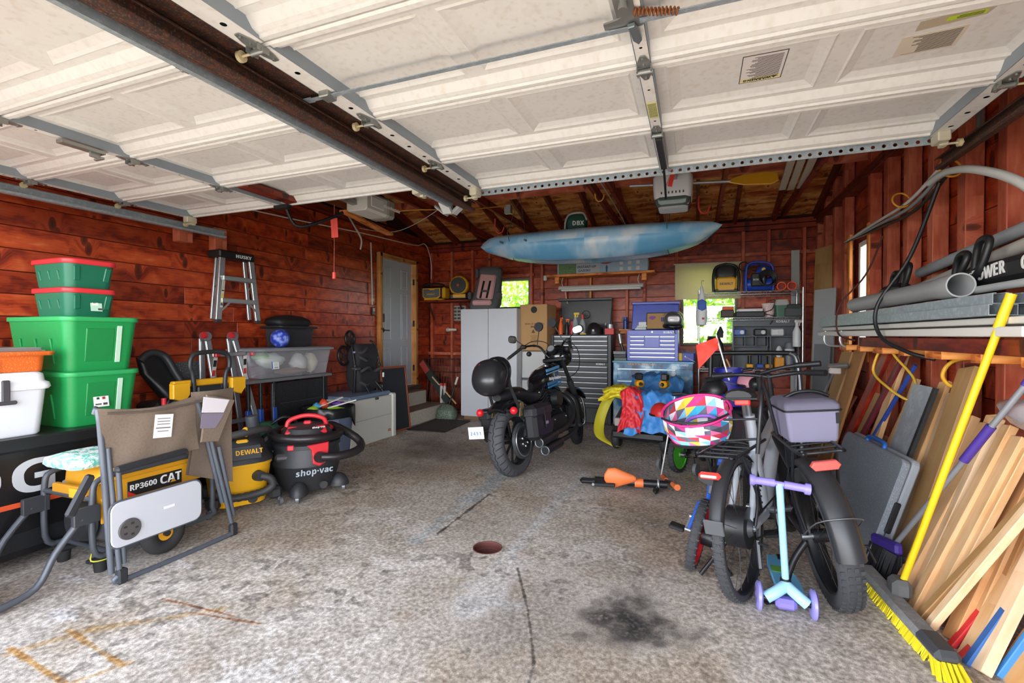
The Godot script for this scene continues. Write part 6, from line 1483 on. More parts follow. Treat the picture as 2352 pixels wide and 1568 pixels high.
	part(t, "shaft", mb().cyl(v3(-0.02, 0.12, 0.1), v3(0.08, 0.62, -0.05), 0.012), mt("26282a", 0.5)); part(t, "grip", mb().cyl(v3(0.06, 0.52, -0.02), v3(0.085, 0.64, -0.055), 0.017), mt("d8d8d4", 0.5)); part(t, "blade", mb().bar(v3(-0.02, 0.14, 0.1), v3(-0.05, 0.0, 0.14), 0.14, 0.012, v3(0, 0, 1), 0.003), mt("2c3a52", 0.5))
	t = thing("soil_bag", "plastic bag of green leafy garden stuff on the floor by the steps", "bag", P(-3.62, 0.0, 6.6), 10)
	part(t, "bag", mb().loft([rring(0.3, 0.22, 0.07, 0.0), rring(0.34, 0.25, 0.1, 0.06), rring(0.3, 0.22, 0.09, 0.15), rring(0.2, 0.14, 0.06, 0.21), rring(0.06, 0.05, 0.02, 0.23)]), tri_mat(speckled("35493a", "8f9c86", "c8b8a0", 0.05, 88, 0.45, 0.6), 4.0, 0.45))
	# tall white cabinet
	t = thing("storage_cabinet", "tall white two-door storage cabinet at the back wall", "cabinet", P(-2.93, 0, 6.87))
	var wm := mt("ccd0d6", 0.45)
	part(t, "carcass", mb().box(v3(0, 0.88, -0.01), v3(0.92, 1.64, 0.46), 0.003), wm)
	part(t, "plinth", mb().box(v3(0, 0.03, -0.03), v3(0.88, 0.06, 0.4)), mt("8a6a4a", 0.7))
	for s: float in [-1.0, 1.0]:
		var dr := part(t, "door", mb().box(v3(s * 0.231, 0.885, 0.23), v3(0.456, 1.63, 0.02), 0.003), wm)
		part(dr, "handle", mb().cyl(v3(s * 0.035, 0.55, 0.262), v3(s * 0.035, 0.71, 0.262), 0.006, -1, 10).cyl(v3(s * 0.035, 0.57, 0.24), v3(s * 0.035, 0.57, 0.262), 0.005, -1, 8).cyl(v3(s * 0.035, 0.69, 0.24), v3(s * 0.035, 0.69, 0.262), 0.005, -1, 8), blk)
	# white fridge with a cardboard box
	t = thing("mini_fridge", "white and grey mini fridge under the tall cardboard box", "fridge", P(-2.262, 0, 7.1), 0)
	part(t, "body", mb().box(v3(0, 0.54, 0), v3(0.41, 1.06, 0.46), 0.01), mt("6a6d72", 0.5))
	part(t, "freezer_door", mb().box(v3(0, 0.86, 0.245), v3(0.405, 0.4, 0.04), 0.008), mt("c9cac8", 0.45))
	part(t, "lower_door", mb().box(v3(0, 0.33, 0.245), v3(0.405, 0.6, 0.04), 0.008), mt("c9cac8", 0.45))
	part(t, "foot", mb().box(v3(0, 0.01, 0), v3(0.38, 0.02, 0.4)), blk)
	part(t, "grip", mb().box(v3(-0.05, 0.64, 0.27), v3(0.3, 0.025, 0.02), 0.006), mt("54565a", 0.5))
	t = thing("cardboard_box", "tall brown cardboard box with black round logo on the mini fridge", "box", P(-2.262, 1.072, 7.02), -2)
	part(t, "carton", mb().box(v3(0, 0.345, 0), v3(0.43, 0.69, 0.44), 0.006), WD.card)
	part(t, "logo", mb().at(v3(0.01, 0.61, 0.2215)).prism(oct(0, 0, 0.05, 24), 0.002), mt("26241f", 0.7))
	var ink := mt("6a4a2c", 0.8)
	text(t, "lettering", "Miles of memories", 0.025, ink, v3(0.02, 0.4, 0.2215), Vector3.ZERO, 0.001)
	text(t, "lettering", "await", 0.036, mt("3a2a1a", 0.8), v3(0.02, 0.36, 0.2215), Vector3.ZERO, 0.001)
	part(t, "symbol", mb().at(v3(0.0, 0.29, 0.2212)).prism([v2(-0.03, -0.025), v2(0.03, -0.025), v2(0, 0.03)], 0.001), ink)
	for k in 6: part(t, "text_line", mb().box(v3(0.01, 0.22 - k * 0.02, 0.2212), v3(0.12 - (k % 3) * 0.02, 0.005, 0.001)), ink)
	part(t, "stamp", mb().ring(v3(0.01, 0.075, 0.221), 0.022, 0.003, v3(0, 0, 1), 20, 4), ink)
	part(t, "flap_seam", mb().box(v3(0, 0.691, 0), v3(0.42, 0.004, 0.006)), mt("8a6640", 0.8))
	# tall black tool chest with open lid
	t = thing("tool_chest", "tall black steel tool chest with silver drawer edges and open lid", "tool chest", P(-1.6, 0, 7.18))
	var tc := mt("24262a", 0.38); var edge := mt("aeb2b8", 0.3, 0.7)
	part(t, "lower_cabinet", mb().box(v3(0, 0.46, -0.01), v3(0.9, 0.9, 0.4), 0.006), tc)
	part(t, "upper_cabinet", mb().box(v3(0, 1.11, -0.01), v3(0.9, 0.4, 0.4), 0.006), tc)
	for s: float in [-1.0, 1.0]: part(t, "side_post", mb().box(v3(s * 0.43, 0.66, 0.2), v3(0.05, 1.3, 0.025), 0.006), mt("303338", 0.4))
	part(t, "lid", mb().bar(v3(0, 1.33, -0.2), v3(0, 1.84, -0.22), 0.8, 0.03, v3(0, 0, 1), 0.006), mt("1b1c1f", 0.4))
	part(t, "lid_lip", mb().box(v3(0, 1.85, -0.16), v3(0.84, 0.04, 0.15), 0.008), mt("303236", 0.4))
	part(t, "lid_emblem", mb().ring(v3(0.0, 1.62, -0.19), 0.06, 0.006, v3(0, 0, 1), 24, 6), mt("2c2e31", 0.4))
	for s: float in [-1.0, 1.0]: part(t, "lid_strut", mb().bar(v3(s * 0.41, 1.32, 0.08), v3(s * 0.4, 1.72, -0.18), 0.016, 0.016), mt("3a3d40", 0.4))
	for k in 6:
		var y := 1.285 - k * 0.064
		var dw := part(t, "drawer", mb().box(v3(0, y - 0.028, 0.195), v3(0.8, 0.056, 0.02), 0.003), tc)
		part(dw, "edge_pull", mb().box(v3(0, y - 0.005, 0.212), v3(0.8, 0.014, 0.02), 0.004), edge)
	for k in 8:
		var y := 0.845 - k * 0.078 + (0.0 if k < 6 else 0.012)
		var dw := part(t, "drawer", mb().box(v3(0, y - 0.034, 0.195), v3(0.8, 0.068, 0.02), 0.003), tc)
		part(dw, "edge_pull", mb().box(v3(0, y - 0.006, 0.212), v3(0.8, 0.015, 0.02), 0.004), edge)
	part(t, "name_panel", mb().box(v3(0, 0.882, 0.2), v3(0.86, 0.04, 0.012), 0.003), tc)
	text(t, "lettering", "KOBALT", 0.026, mt("dfe0e2", 0.4), v3(0.3, 0.882, 0.207), Vector3.ZERO, 0.002)
	part(t, "kick_plate", mb().box(v3(0, 0.13, 0.2), v3(0.86, 0.22, 0.012), 0.004), mt("1d1f23", 0.4))
	# things standing on it
	var org := mt("e2601c", 0.4)
	bottle("orange spray bottle with orange trigger on the black chest, leftmost", P(-1.93, 1.312, 7.1), 0.035, 0.26, org, org, true)
	bottle("black bottle with orange cap behind the orange spray bottle", P(-1.84, 1.312, 7.12), 0.032, 0.24, mt("2a2420", 0.4), org, true)
	bottle("clear spray bottle with yellow trigger on the black chest", P(-1.7, 1.312, 7.08), 0.042, 0.33, glass("c2ccd4", 0.4, 0.15), mt("e0c01c", 0.45), true)
	bottle("clear jar with red round lid on the black chest", P(-1.6, 1.312, 7.12), 0.045, 0.3, glass("c8d0d4", 0.35, 0.15), mt("d03238", 0.4))
	bottle("small red funnel bottle on the black chest behind the sprays", P(-1.78, 1.312, 7.2), 0.04, 0.2, mt("c4242a", 0.4), mt("c4242a", 0.4))
	t = thing("riding_helmet", "matte black open-face helmet with small square logo on the chest", "helmet", P(-1.42, 1.312, 7.1), 10)
	part(t, "shell", mb().ell(v3(0, 0.02, 0), v3(0.12, 0.16, 0.14), 22, -5, 90), mt("1c1d1f", 0.45))
	part(t, "rim", mb().ring(v3(0, 0.012, 0), 0.122, 0.011, Vector3.UP, 24, 8), blk2)
	part(t, "logo", mb().box(v3(-0.01, 0.06, 0.136), v3(0.028, 0.028, 0.006), 0.002), mt("c8cacc", 0.4))
	bottle("dark glass jar on the black chest right of the helmet", P(-1.26, 1.312, 7.16), 0.04, 0.17, mt("3a3c40", 0.3), mt("8a8c90", 0.4))
	t = thing("glove_carton", "red and grey carton on the right end of the black chest", "box", P(-1.19, 1.312, 7.08), 6)
	part(t, "carton", mb().box(v3(0, 0.045, 0), v3(0.13, 0.09, 0.1), 0.004), mt("cc3028", 0.5)); part(t, "can", mb().cyl(v3(0.01, 0.09, 0), v3(0.01, 0.15, 0), 0.045), mt("a4a6a8", 0.35, 0.5))
	solo("tape_roll", "small yellow and red tube lying before the helmet on the chest", "tube", P(-1.56, 1.322, 7.02), 10, mb().cyl(v3(-0.05, 0, 0), v3(0.05, 0, 0), 0.01), mt("d8b43a", 0.5))
	# clamps and wall clutter between the chests
	t = thing("wall_shelf", "small pine shelf on the back wall between the two tool chests", "shelf", P(-0.99, 1.37, 7.4))
	part(t, "board", mb().box(v3(0, 0.012, 0), v3(0.2, 0.024, 0.16), 0.003), WD.orange)
	for y: float in [-0.2, 0.0]: part(t, "cleat", mb().box(v3(0, y - 0.02, -0.07), v3(0.2, 0.04, 0.02)), WD.orange)
	t = thing("spray_can", "blue aerosol can on the small pine shelf between the chests", "can", P(-1.0, 1.395, 7.38))
	part(t, "can", mb().lathe([v2(0, 0), v2(0.034, 0), v2(0.034, 0.13), v2(0.026, 0.14), v2(0.026, 0.145)], 16), mt("1e3a86", 0.35)); part(t, "cap", mb().cyl(v3(0, 0.14, 0), v3(0, 0.18, 0), 0.028), mt("2a52b0", 0.4))
	t = thing("heat_gun", "black and silver heat gun hanging beside the black chest", "power tool", P(-1.06, 1.1, 7.28), 20)
	part(t, "barrel", mb().cyl(v3(-0.02, 0.22, 0), v3(0.0, 0.08, 0.02), 0.03, 0.026), mt("c0c2c4", 0.3, 0.6)); part(t, "handle", mb().bar(v3(0, 0.1, 0.02), v3(0.06, -0.14, 0.04), 0.045, 0.035, Vector3.UP, 0.01), blk)
	part(t, "cord", mb().tube(curve([v3(0.06, -0.14, 0.04), v3(0.02, -0.24, 0.05), v3(-0.05, -0.2, 0.06)], 4), 0.008, 6), blk)
	for k in 3: carton("parts_case", ["grey parts case on the blue bench beside the chests, lowest", "dark parts case on the blue bench beside the chests, middle", "clear topped parts case on the blue bench beside the chests, top"][k], P(-1.0, 0.945 + k * 0.045, 6.9), 4.0 - k * 5, v3(0.17, 0.042, 0.16), mt(["5a6a62", "33363a", "8a8f96"][k], 0.5), "case", "parts cases")
	# blue workbench chest
	t = thing("tool_bench", "wide sky blue steel tool bench chest with printed army scene", "tool chest", P(-0.57, 0, 7.06))
	var im := Image.create(256, 192, false, Image.FORMAT_RGB8)
	var nz := noise(0.012, 301, 5)
	for y in 192:
		for x in 256:
			var v := nz.get_noise_2d(x, y * 1.2)
			im.set_pixel(x, y, Color("2f6f9e").lerp(Color("9cc4da"), smoothstep(-0.1, 0.3, v)).lerp(Color("17385c"), smoothstep(0.15, 0.4, -v)).lerp(Color("e0e8ec"), smoothstep(0.32, 0.5, v)))
	var bm := tri_mat(tex(im), 0.9, 0.35)
	part(t, "body", mb().box(v3(0, 0.48, 0), v3(1.06, 0.88, 0.4), 0.006), bm)
	part(t, "top", mb().box(v3(0, 0.93, 0.0), v3(1.08, 0.03, 0.42), 0.006), mt("5e9cc0", 0.35))
	text(t, "lettering", "ARMY NATIONAL", 0.035, mt("c89a72", 0.5), v3(-0.14, 0.9, 0.203), Vector3.ZERO, 0.002)
	text(t, "lettering", "GUARD", 0.032, mt("d4e2ea", 0.5), v3(0.4, 0.9, 0.203), Vector3.ZERO, 0.002)
	for k in 3:
		var y := 0.83 - k * 0.17
		var dw := part(t, "drawer", mb().box(v3(-0.08, y - 0.07, 0.2), v3(0.78, 0.14, 0.012), 0.003), bm)
		part(dw, "edge_pull", mb().box(v3(-0.08, y + 0.0, 0.21), v3(0.78, 0.018, 0.022), 0.004), mt("b9ccd4", 0.3, 0.6))
	part(t, "side_door", mb().box(v3(0.42, 0.56, 0.2), v3(0.2, 0.56, 0.012), 0.003), bm)
	for s: float in [-1.0, 1.0]: part(t, "caster", mb().cyl(v3(s * 0.45, 0.035, 0.15), v3(s * 0.45 + 0.03, 0.035, 0.15), 0.035), blk)
	# blue top chest with open lid
	t = thing("tool_chest", "bright blue steel top chest with white drawer edges and open lid", "tool chest", P(-0.57, 0.946, 7.04))
	var kb := mt("2b44b4", 0.3); var ked := mt("d2d6de", 0.3, 0.4)
	part(t, "body", mb().box(v3(0, 0.215, 0), v3(0.68, 0.43, 0.36), 0.006), kb)
	part(t, "lid", mb().bar(v3(0.0, 0.42, -0.16), v3(0.02, 0.81, -0.19), 0.64, 0.05, v3(0, 0, 1), 0.01), kb)
	part(t, "lid_rim", mb().box(v3(0.02, 0.815, -0.15), v3(0.66, 0.04, 0.1), 0.008), kb)
	part(t, "front_band", mb().box(v3(0, 0.395, 0.182), v3(0.64, 0.06, 0.012), 0.003), kb)
	text(t, "lettering", "KOBALT", 0.028, mt("e8eaf0", 0.4), v3(0.22, 0.395, 0.19), Vector3.ZERO, 0.002)
	part(t, "lock", mb().cyl(v3(0, 0.4, 0.186), v3(0, 0.4, 0.196), 0.01), chrome)
	for e: Array in [[-0.2, 0.335, 0.19], [-0.2, 0.28, 0.19], [-0.2, 0.225, 0.19], [0.2, 0.335, 0.19], [0.2, 0.28, 0.19], [0.2, 0.225, 0.19], [0.0, 0.335, 0.19], [0.0, 0.17, 0.6], [0.0, 0.113, 0.6], [0.0, 0.056, 0.6]]:
		var mid: bool = e[0] == 0.0 and e[2] < 0.3
		var hh := 0.16 if mid else 0.05
		var dw := part(t, "drawer", mb().box(v3(e[0], e[1] + 0.012 - hh / 2, 0.182), v3(e[2], hh, 0.012), 0.003), kb)
		part(dw, "edge_pull", mb().box(v3(e[0], e[1], 0.194), v3(e[2], 0.018, 0.02), 0.004), ked)
	# on the blue chest: frame, papers, helmet with goggles
	t = thing("picture_frame", "black framed cork picture with purple badge leaning in the open lid", "picture", P(-0.5, 1.379, 6.98), -2)
	part(t, "frame", mb().at(v3(0, 0.12, 0), v3(-10, 0, 0)).box(Vector3.ZERO, v3(0.32, 0.24, 0.016), 0.004), blk)
	part(t, "cork", mb().at(v3(0, 0.12, 0.0), v3(-10, 0, 0)).box(v3(0, 0, 0.008), v3(0.295, 0.215, 0.006)), mt("b08a5c", 0.8))
	part(t, "badge", mb().at(v3(-0.08, 0.165, 0.004), v3(-10, 0, 0)).prism([v2(-0.05, 0.0), v2(-0.02, 0.028), v2(0.04, 0.025), v2(0.05, 0.0), v2(0.0, -0.03)], 0.004), mt("8a4a9a", 0.6))
	part(t, "badge", mb().at(v3(0.08, 0.14, 0.0), v3(-10, 0, 0)).box(Vector3.ZERO, v3(0.08, 0.06, 0.022)), mt("3a4a78", 0.6))
	for k in 4: carton("paper_stack", ["stack of white papers in the blue lid, bottom", "stack of white papers in the blue lid, second", "stack of white papers in the blue lid, third", "small white box topping the papers in the blue lid"][k], P(-0.7 + k * 0.01, 1.379 + k * 0.02, 7.04 + 0.02 * (k % 2)), 6.0 - k * 4, v3(0.24 - k * 0.02, 0.019 if k < 3 else 0.05, 0.15), mt(["d8dcd8", "c2c8c2", "e2e4e0", "dfe2e4"][k], 0.7), "papers", "papers on the blue chest")
	t = thing("motorcycle_helmet", "black full-face helmet with goggles and clear visor on the blue chest", "helmet", P(-0.3, 1.379, 6.95), 5)
	part(t, "shell", mb().ell(v3(0, 0.12, -0.01), v3(0.125, 0.13, 0.14), 22), mt("16171a", 0.22))
	part(t, "goggle_frame", mb().at(v3(0, 0.14, 0.115)).prism(rrect(0.19, 0.11, 0.04), 0.05, 0.008), mt("2a2c2e", 0.4))
	part(t, "goggle_lens", mb().at(v3(0, 0.14, 0.135)).prism(rrect(0.16, 0.08, 0.03), 0.02, 0.006), mt("5a2424", 0.12))
	part(t, "visor", mb().ell(v3(0.0, 0.13, 0.0), v3(0.15, 0.14, 0.16), 22, -40, 60), glass("c8d4d0", 0.1, 0.06))
	part(t, "chin_bar", mb().tube(curve([v3(-0.11, 0.05, 0.06), v3(-0.07, 0.04, 0.14), v3(0.0, 0.035, 0.165), v3(0.07, 0.04, 0.14), v3(0.11, 0.05, 0.06)], 4), 0.032, 10), mt("16171a", 0.3))
	part(t, "strap", mb().bar(v3(0.0, 0.02, 0.185), v3(0.02, -0.06, 0.195), 0.02, 0.006), blk)
	# right end of the bench: yellow caulk gun, flashlight
	t = thing("drill_case", "small blue and yellow tool case on the right end of the blue bench", "case", P(-0.13, 0.946, 6.98), -8)
	part(t, "case", mb().box(v3(0.02, 0.06, 0), v3(0.18, 0.12, 0.12), 0.008), mt("2c3aa0", 0.45)); part(t, "clasp", mb().box(v3(-0.07, 0.06, 0.05), v3(0.06, 0.11, 0.05), 0.01), mt("d8b020", 0.45)); part(t, "spike", mb().cyl(v3(0, 0.06, 0.06), v3(0.13, -0.0, 0.1), 0.006, 0.003, 8).ell(v3(0, 0.065, 0.06), v3(0.014, 0.014, 0.014), 10), mt("d4d6d8", 0.4))
	# gazebo carton on a pine shelf, shop lamp below
	t = thing("wall_shelf", "pine shelf board carrying the long gazebo carton", "shelf", P(-1.37, 2.2, 7.33), -1)
	part(t, "board", mb().box(v3(0, 0.02, 0), v3(1.62, 0.036, 0.3), 0.003), WD.orange)
	for x: float in [-0.65, 0.66]: part(t, "block", mb().box(v3(x, -0.05, 0.06), v3(0.07, 0.1, 0.16), 0.003), WD.orange)
	t = thing("gazebo_carton", "long pale blue printed gazebo carton on the pine shelf", "box", P(-1.34, 2.239, 7.32), -1)
	part(t, "carton", mb().box(v3(0, 0.09, 0), v3(1.36, 0.18, 0.2), 0.004), mt("a9c6da", 0.55))
	part(t, "photo_print", mb().box(v3(-0.52, 0.09, 0.1005), v3(0.28, 0.17, 0.002)), tri_mat(speckled("4a7a48", "86a878", "b8a27c", 0.05, 401, 0.45, 0.6), 5.0, 0.55))
	part(t, "grey_print", mb().box(v3(-0.2, 0.09, 0.1002), v3(0.36, 0.17, 0.001)), mt("c2ccd2", 0.55))
	part(t, "tent_roof_print", mb().at(v3(0.08, 0.15, 0.1012)).prism([v2(-0.09, -0.012), v2(0.0, 0.022), v2(0.09, -0.008), v2(0.0, -0.022)], 0.0015), mt("c03a36", 0.55))
	part(t, "person_print", mb().at(v3(0.085, 0.06, 0.1012)).prism([v2(-0.012, -0.05), v2(0.012, -0.05), v2(0.016, 0.02), v2(0.006, 0.05), v2(-0.006, 0.05), v2(-0.016, 0.02)], 0.0015), mt("2f6a94", 0.55))
	text(t, "lettering", "INSTANT-UP", 0.036, mt("2a527a", 0.55), v3(-0.22, 0.1, 0.102), Vector3.ZERO, 0.0012)
	text(t, "lettering", "GAZEBO", 0.036, mt("2a527a", 0.55), v3(-0.255, 0.045, 0.102), Vector3.ZERO, 0.0012)
	for k in 6: part(t, "icon_print", mb().box(v3(0.3 + (k % 3) * 0.12, 0.13 - (k / 3) * 0.085, 0.101), v3(0.05, 0.05, 0.0015), 0.0), mt("e2e8ec", 0.55))
	t = thing("shop_light", "long white fluorescent fixture hanging on cords under the pine shelf", "light fixture", P(-1.37, 2.0, 7.3), -1)
	part(t, "housing", mb().at(v3(0, 0.03, 0), v3(0, 90, 0)).prism([v2(-0.07, -0.02), v2(0.07, -0.02), v2(0.06, 0.01), v2(0.03, 0.035), v2(-0.03, 0.035), v2(-0.06, 0.01)], 1.28, 0.003), mt("cfcfca", 0.45))
	for z: float in [-0.035, 0.035]: part(t, "tube", mb().cyl(v3(-0.6, -0.003, z), v3(0.6, -0.003, z), 0.013), mt("e2e2de", 0.3))
	for x: float in [-0.58, 0.58]: part(t, "cord", mb().tube(curve([v3(x, 0.06, 0), v3(x - 0.02, 0.12, 0.01), v3(x, 0.2, 0)], 3), 0.006, 6), mt("d8d4ca", 0.6))
	part(t, "power_cord", mb().tube(curve([v3(-0.56, 0.0, -0.05), v3(-0.53, -0.15, -0.03), v3(-0.51, -0.2, 0.0)], 4), 0.008, 6), mt("d8d4ca", 0.6))
	solo("yard_stick", "yellow wooden stick hanging on the wall behind the shop light", "stick", P(-1.55, 2.02, 7.47), 0, mb().box(Vector3.ZERO, v3(0.02, 0.42, 0.012), 0.002), mt("d2a043", 0.6))
	# roll shade over the right window
	var sh := []
	for j in 8:
		var row := []
		for i in 12: row.append(v3(-0.44 + i * 0.08, 0.28 - j * 0.074, 0.01 * sin(i * 0.9 + j * 0.3) + 0.006 * sin(j * 1.3 + i * 2.0)))
		sh.append(row)
	t = thing("window_shade", "cream cloth shade pinned over the top of the shelf window", "shade", P(0.14, 2.06, 7.49))
	var shm := StandardMaterial3D.new()
	shm.albedo_color = Color("ded6b4"); shm.roughness = 0.85; shm.backlight_enabled = true; shm.backlight = Color("cfc79c")
	part(t, "cloth", mb().sheet(sh, 0.003, v3(0, 0, 1)), shm)
	part(t, "rod", mb().cyl(v3(-0.46, 0.285, 0), v3(0.46, 0.275, 0), 0.01), mt("cfc8b8", 0.6))
	# chrome wire shelving
	t = thing("wire_shelf", "tall chrome wire shelving unit against the back wall window", "shelving", P(0.63, 0, 7.05))
	for sx: float in [-0.6, 0.6]:
		for sz: float in [-0.2, 0.2]: part(t, "post", mb().cyl(v3(sx, 0.0, sz), v3(sx, 1.9 if sx > 0 else 1.9, sz), 0.0125, -1, 10), chrome)
	for y: float in [0.3, 0.86, 1.53, 1.86]:
		var lv := Node3D.new(); lv.name = "level"
		t.add_child(lv, true)
		for sz: float in [-0.2, 0.2]:
			for dy: float in [0.0, -0.035]: part(lv, "edge_wire", mb().cyl(v3(-0.6, y + dy, sz), v3(0.6, y + dy, sz), 0.004, -1, 6), chrome)
			var zz := []
			for k in 41: zz.append(v3(-0.6 + k * 0.03, y - (0.035 if k % 2 else 0.0), sz))
			part(lv, "zigzag_wire", mb().tube(zz, 0.0028, 4), chrome)
		for k in 9: part(lv, "cross_wire", mb().cyl(v3(-0.56 + k * 0.14, y, -0.2), v3(-0.56 + k * 0.14, y, 0.2), 0.003, -1, 5), chrome)
		for sx: float in [-0.6, 0.6]: part(lv, "edge_wire", mb().cyl(v3(sx, y, -0.2), v3(sx, y, 0.2), 0.004, -1, 6), chrome)
	var Y3 := 1.866; var Y2 := 1.536
	t = thing("air_compressor", "yellow and black pancake air compressor on the top wire shelf", "compressor", P(0.36, Y3, 7.05))
	part(t, "tank_cover", mb().at(v3(0, 0.11, 0.06)).prism([v2(-0.1, -0.1), v2(0.1, -0.1), v2(0.125, -0.05), v2(0.125, 0.06), v2(0.09, 0.09), v2(-0.1, 0.09), v2(-0.125, 0.06), v2(-0.125, -0.05)], 0.2, 0.02), yel)
	part(t, "motor_cover", mb().loft([rring(0.24, 0.22, 0.06, 0.19), rring(0.27, 0.24, 0.07, 0.23), rring(0.25, 0.22, 0.07, 0.31), rring(0.18, 0.16, 0.05, 0.36)]), blk2)
	text(t, "lettering", "DEWALT", 0.03, blk, v3(0.0, 0.11, 0.162), Vector3.ZERO, 0.002)
	for s: float in [-1.0, 1.0]: part(t, "roll_cage", mb().tube(curve([v3(s * 0.15, 0.01, 0.1), v3(s * 0.155, 0.2, 0.1), v3(s * 0.12, 0.34, 0.08), v3(0, 0.38, 0.06)], 5), 0.018, 8), blk)
	part(t, "base", mb().box(v3(0, 0.02, 0.04), v3(0.28, 0.04, 0.24), 0.01), blk)
	t = thing("air_compressor", "blue framed air compressor with coiled black hose on the top wire shelf", "compressor", P(0.74, Y3, 7.05))
	var bl := mt("2446b0", 0.35)
	part(t, "tank", mb().cyl(v3(-0.14, 0.1, 0.02), v3(0.16, 0.1, 0.02), 0.085, -1, 18), bl)
	part(t, "pump_case", mb().box(v3(0.0, 0.15, 0.11), v3(0.17, 0.17, 0.08), 0.015), blk2)
	text(t, "lettering", "KOBALT", 0.024, mt("d8dade", 0.5), v3(0.0, 0.15, 0.152), Vector3.ZERO, 0.002)
	for s: float in [-1.0, 1.0]: part(t, "frame_tube", mb().tube(curve([v3(-0.14, 0.01, s * 0.12), v3(-0.14, 0.28, s * 0.12), v3(-0.09, 0.37, s * 0.12), v3(0.09, 0.37, s * 0.12), v3(0.17, 0.28, s * 0.12), v3(0.17, 0.01, s * 0.12)], 5), 0.014, 8), bl)
	part(t, "motor", mb().ell(v3(0.08, 0.28, 0), v3(0.1, 0.07, 0.1), 16), bl)
	for k in 5: part(t, "hose_coil", mb().ring(v3(0.1, 0.14 + k * 0.006, 0.165 + k * 0.01), 0.07 + k * 0.008, 0.01, v3(0.15, 0.1, 1), 20, 6), blk)
	for k in 2: part(t, "hose_loop", mb().ring(v3(-0.16 + k * 0.12, 0.34, 0.03), 0.06, 0.008, v3(0.2, 0.1, 1), 20, 6), blk)
	part(t, "gauge", mb().cyl(v3(0.06, 0.28, 0.1), v3(0.06, 0.28, 0.14), 0.022), mt("d8c23a", 0.4))
	for e: Array in [[1.0, "orange cardboard tube end on the top wire shelf, left"], [1.115, "orange cardboard tube end on the top wire shelf, right"]]:
		t = thing("orange_tube", e[1], "tube", P(e[0], Y3 + 0.056, 7.05), 0, "orange tubes")
		part(t, "wall", mb().at(Vector3.ZERO, v3(90, 0, 0)).lathe([v2(0.044, -0.15), v2(0.055, -0.15), v2(0.055, 0.15), v2(0.044, 0.15), v2(0.04, 0.12), v2(0.04, -0.15)], 22), mt("e0542e", 0.5))
		part(t, "plug", mb().cyl(v3(0, 0, -0.1), v3(0, 0, 0.08), 0.041), mt("8a2a1c", 0.6))
	# second level
	var L2 := [["cordless_tool", "orange and black tool on the second wire shelf, far left", 0.38, "3a3028", v3(0.16, 0.1, 0.14), "d8601c"], ["tool_tray", "white topped black tool tray on the second wire shelf", 0.64, "26282a", v3(0.34, 0.07, 0.26), "d8d6d8"], ["metal_case", "silver and black metal case at the right of the second wire shelf", 1.14, "43474a", v3(0.2, 0.11, 0.2), "262a2c"]]
	for e: Array in L2:
		t = thing(e[0], e[1], "tool", P(e[2], Y2 + 0.003, 7.05), 3)
		part(t, "body", mb().box(v3(0, e[4].y / 2, 0), e[4], 0.01), mt(e[3], 0.5)); part(t, "top", mb().box(v3(0.01, e[4].y + 0.02, 0), e[4] * v3(0.85, 0.5, 0.85), 0.008), mt(e[5], 0.5))
	t = thing("popcorn_tub", "red and white printed plastic tub with cord on the second wire shelf", "tub", P(0.88, Y2 + 0.003, 7.08))
	part(t, "tub", mb().lathe([v2(0, 0), v2(0.06, 0), v2(0.075, 0.16), v2(0.08, 0.16), v2(0.08, 0.175), v2(0.07, 0.175)], 22), tri_mat(speckled("dcd6d2", "c87078", "b83a44", 0.05, 511, 0.5, 0.62), 5.0, 0.5)); part(t, "rim", mb().ring(v3(0, 0.172, 0), 0.078, 0.006, Vector3.UP, 24, 6), mt("dedad6", 0.5))
	part(t, "cord", mb().tube(curve([v3(-0.02, 0.2, 0.05), v3(0.06, 0.22, 0.06), v3(0.03, 0.1, 0.09), v3(-0.07, 0.05, 0.09), v3(0.05, 0.0, 0.1), v3(0.0, -0.1, 0.12)], 5), 0.006, 6), blk)
	t = thing("green_tub", "dark green square tub with clear lid on the second wire shelf", "tub", P(1.02, Y2 + 0.003, 7.05))
	part(t, "tub", mb().loft([rring(0.15, 0.15, 0.03, 0.0), rring(0.165, 0.165, 0.03, 0.15)]), mt("2c5a44", 0.45)); part(t, "clear_lid", mb().loft([rring(0.168, 0.168, 0.03, 0.148), rring(0.17, 0.17, 0.03, 0.165), rring(0.14, 0.14, 0.03, 0.22)]), glass("d4dad6", 0.5, 0.2))
	bottle("white spray bottle with orange collar hung on the right shelf post", P(1.16, 1.16, 6.83), 0.045, 0.33, mt("c6cac8", 0.45), mt("d8d2cc", 0.5), true)
	# grey organizer on the shelf
	t = thing("tool_organizer", "grey steel tool organizer with cubbies on the wire shelf", "organizer", P(0.83, 0.868, 7.08))
	var og := mt("4b5056", 0.5)
	part(t, "back", mb().box(v3(0, 0.33, -0.1), v3(0.76, 0.66, 0.012)), og)
	for x: float in [-0.375, 0.375]: part(t, "side", mb().box(v3(x, 0.33, 0.0), v3(0.014, 0.66, 0.2), 0.002), og)
	for e: Array in [[0.655, 0.76, 0.0], [0.42, 0.76, 0.0], [0.29, 0.4, -0.17]]: part(t, "shelf", mb().box(v3(e[2], e[0], 0.0), v3(e[1], 0.014, 0.2), 0.002), og)
	for x: float in [-0.24, -0.11, 0.03]: part(t, "divider", mb().box(v3(x, 0.355, 0.0), v3(0.012, 0.13, 0.2), 0.002), og)
	part(t, "divider", mb().box(v3(0.06, 0.21, 0.0), v3(0.02, 0.42, 0.2), 0.002), og)
	part(t, "header", mb().box(v3(0, 0.6, 0.09), v3(0.76, 0.1, 0.014), 0.002), og)
	text(t, "lettering", "KOBALT", 0.03, mt("c8cacc", 0.5), v3(0.2, 0.61, 0.099), Vector3.ZERO, 0.002)
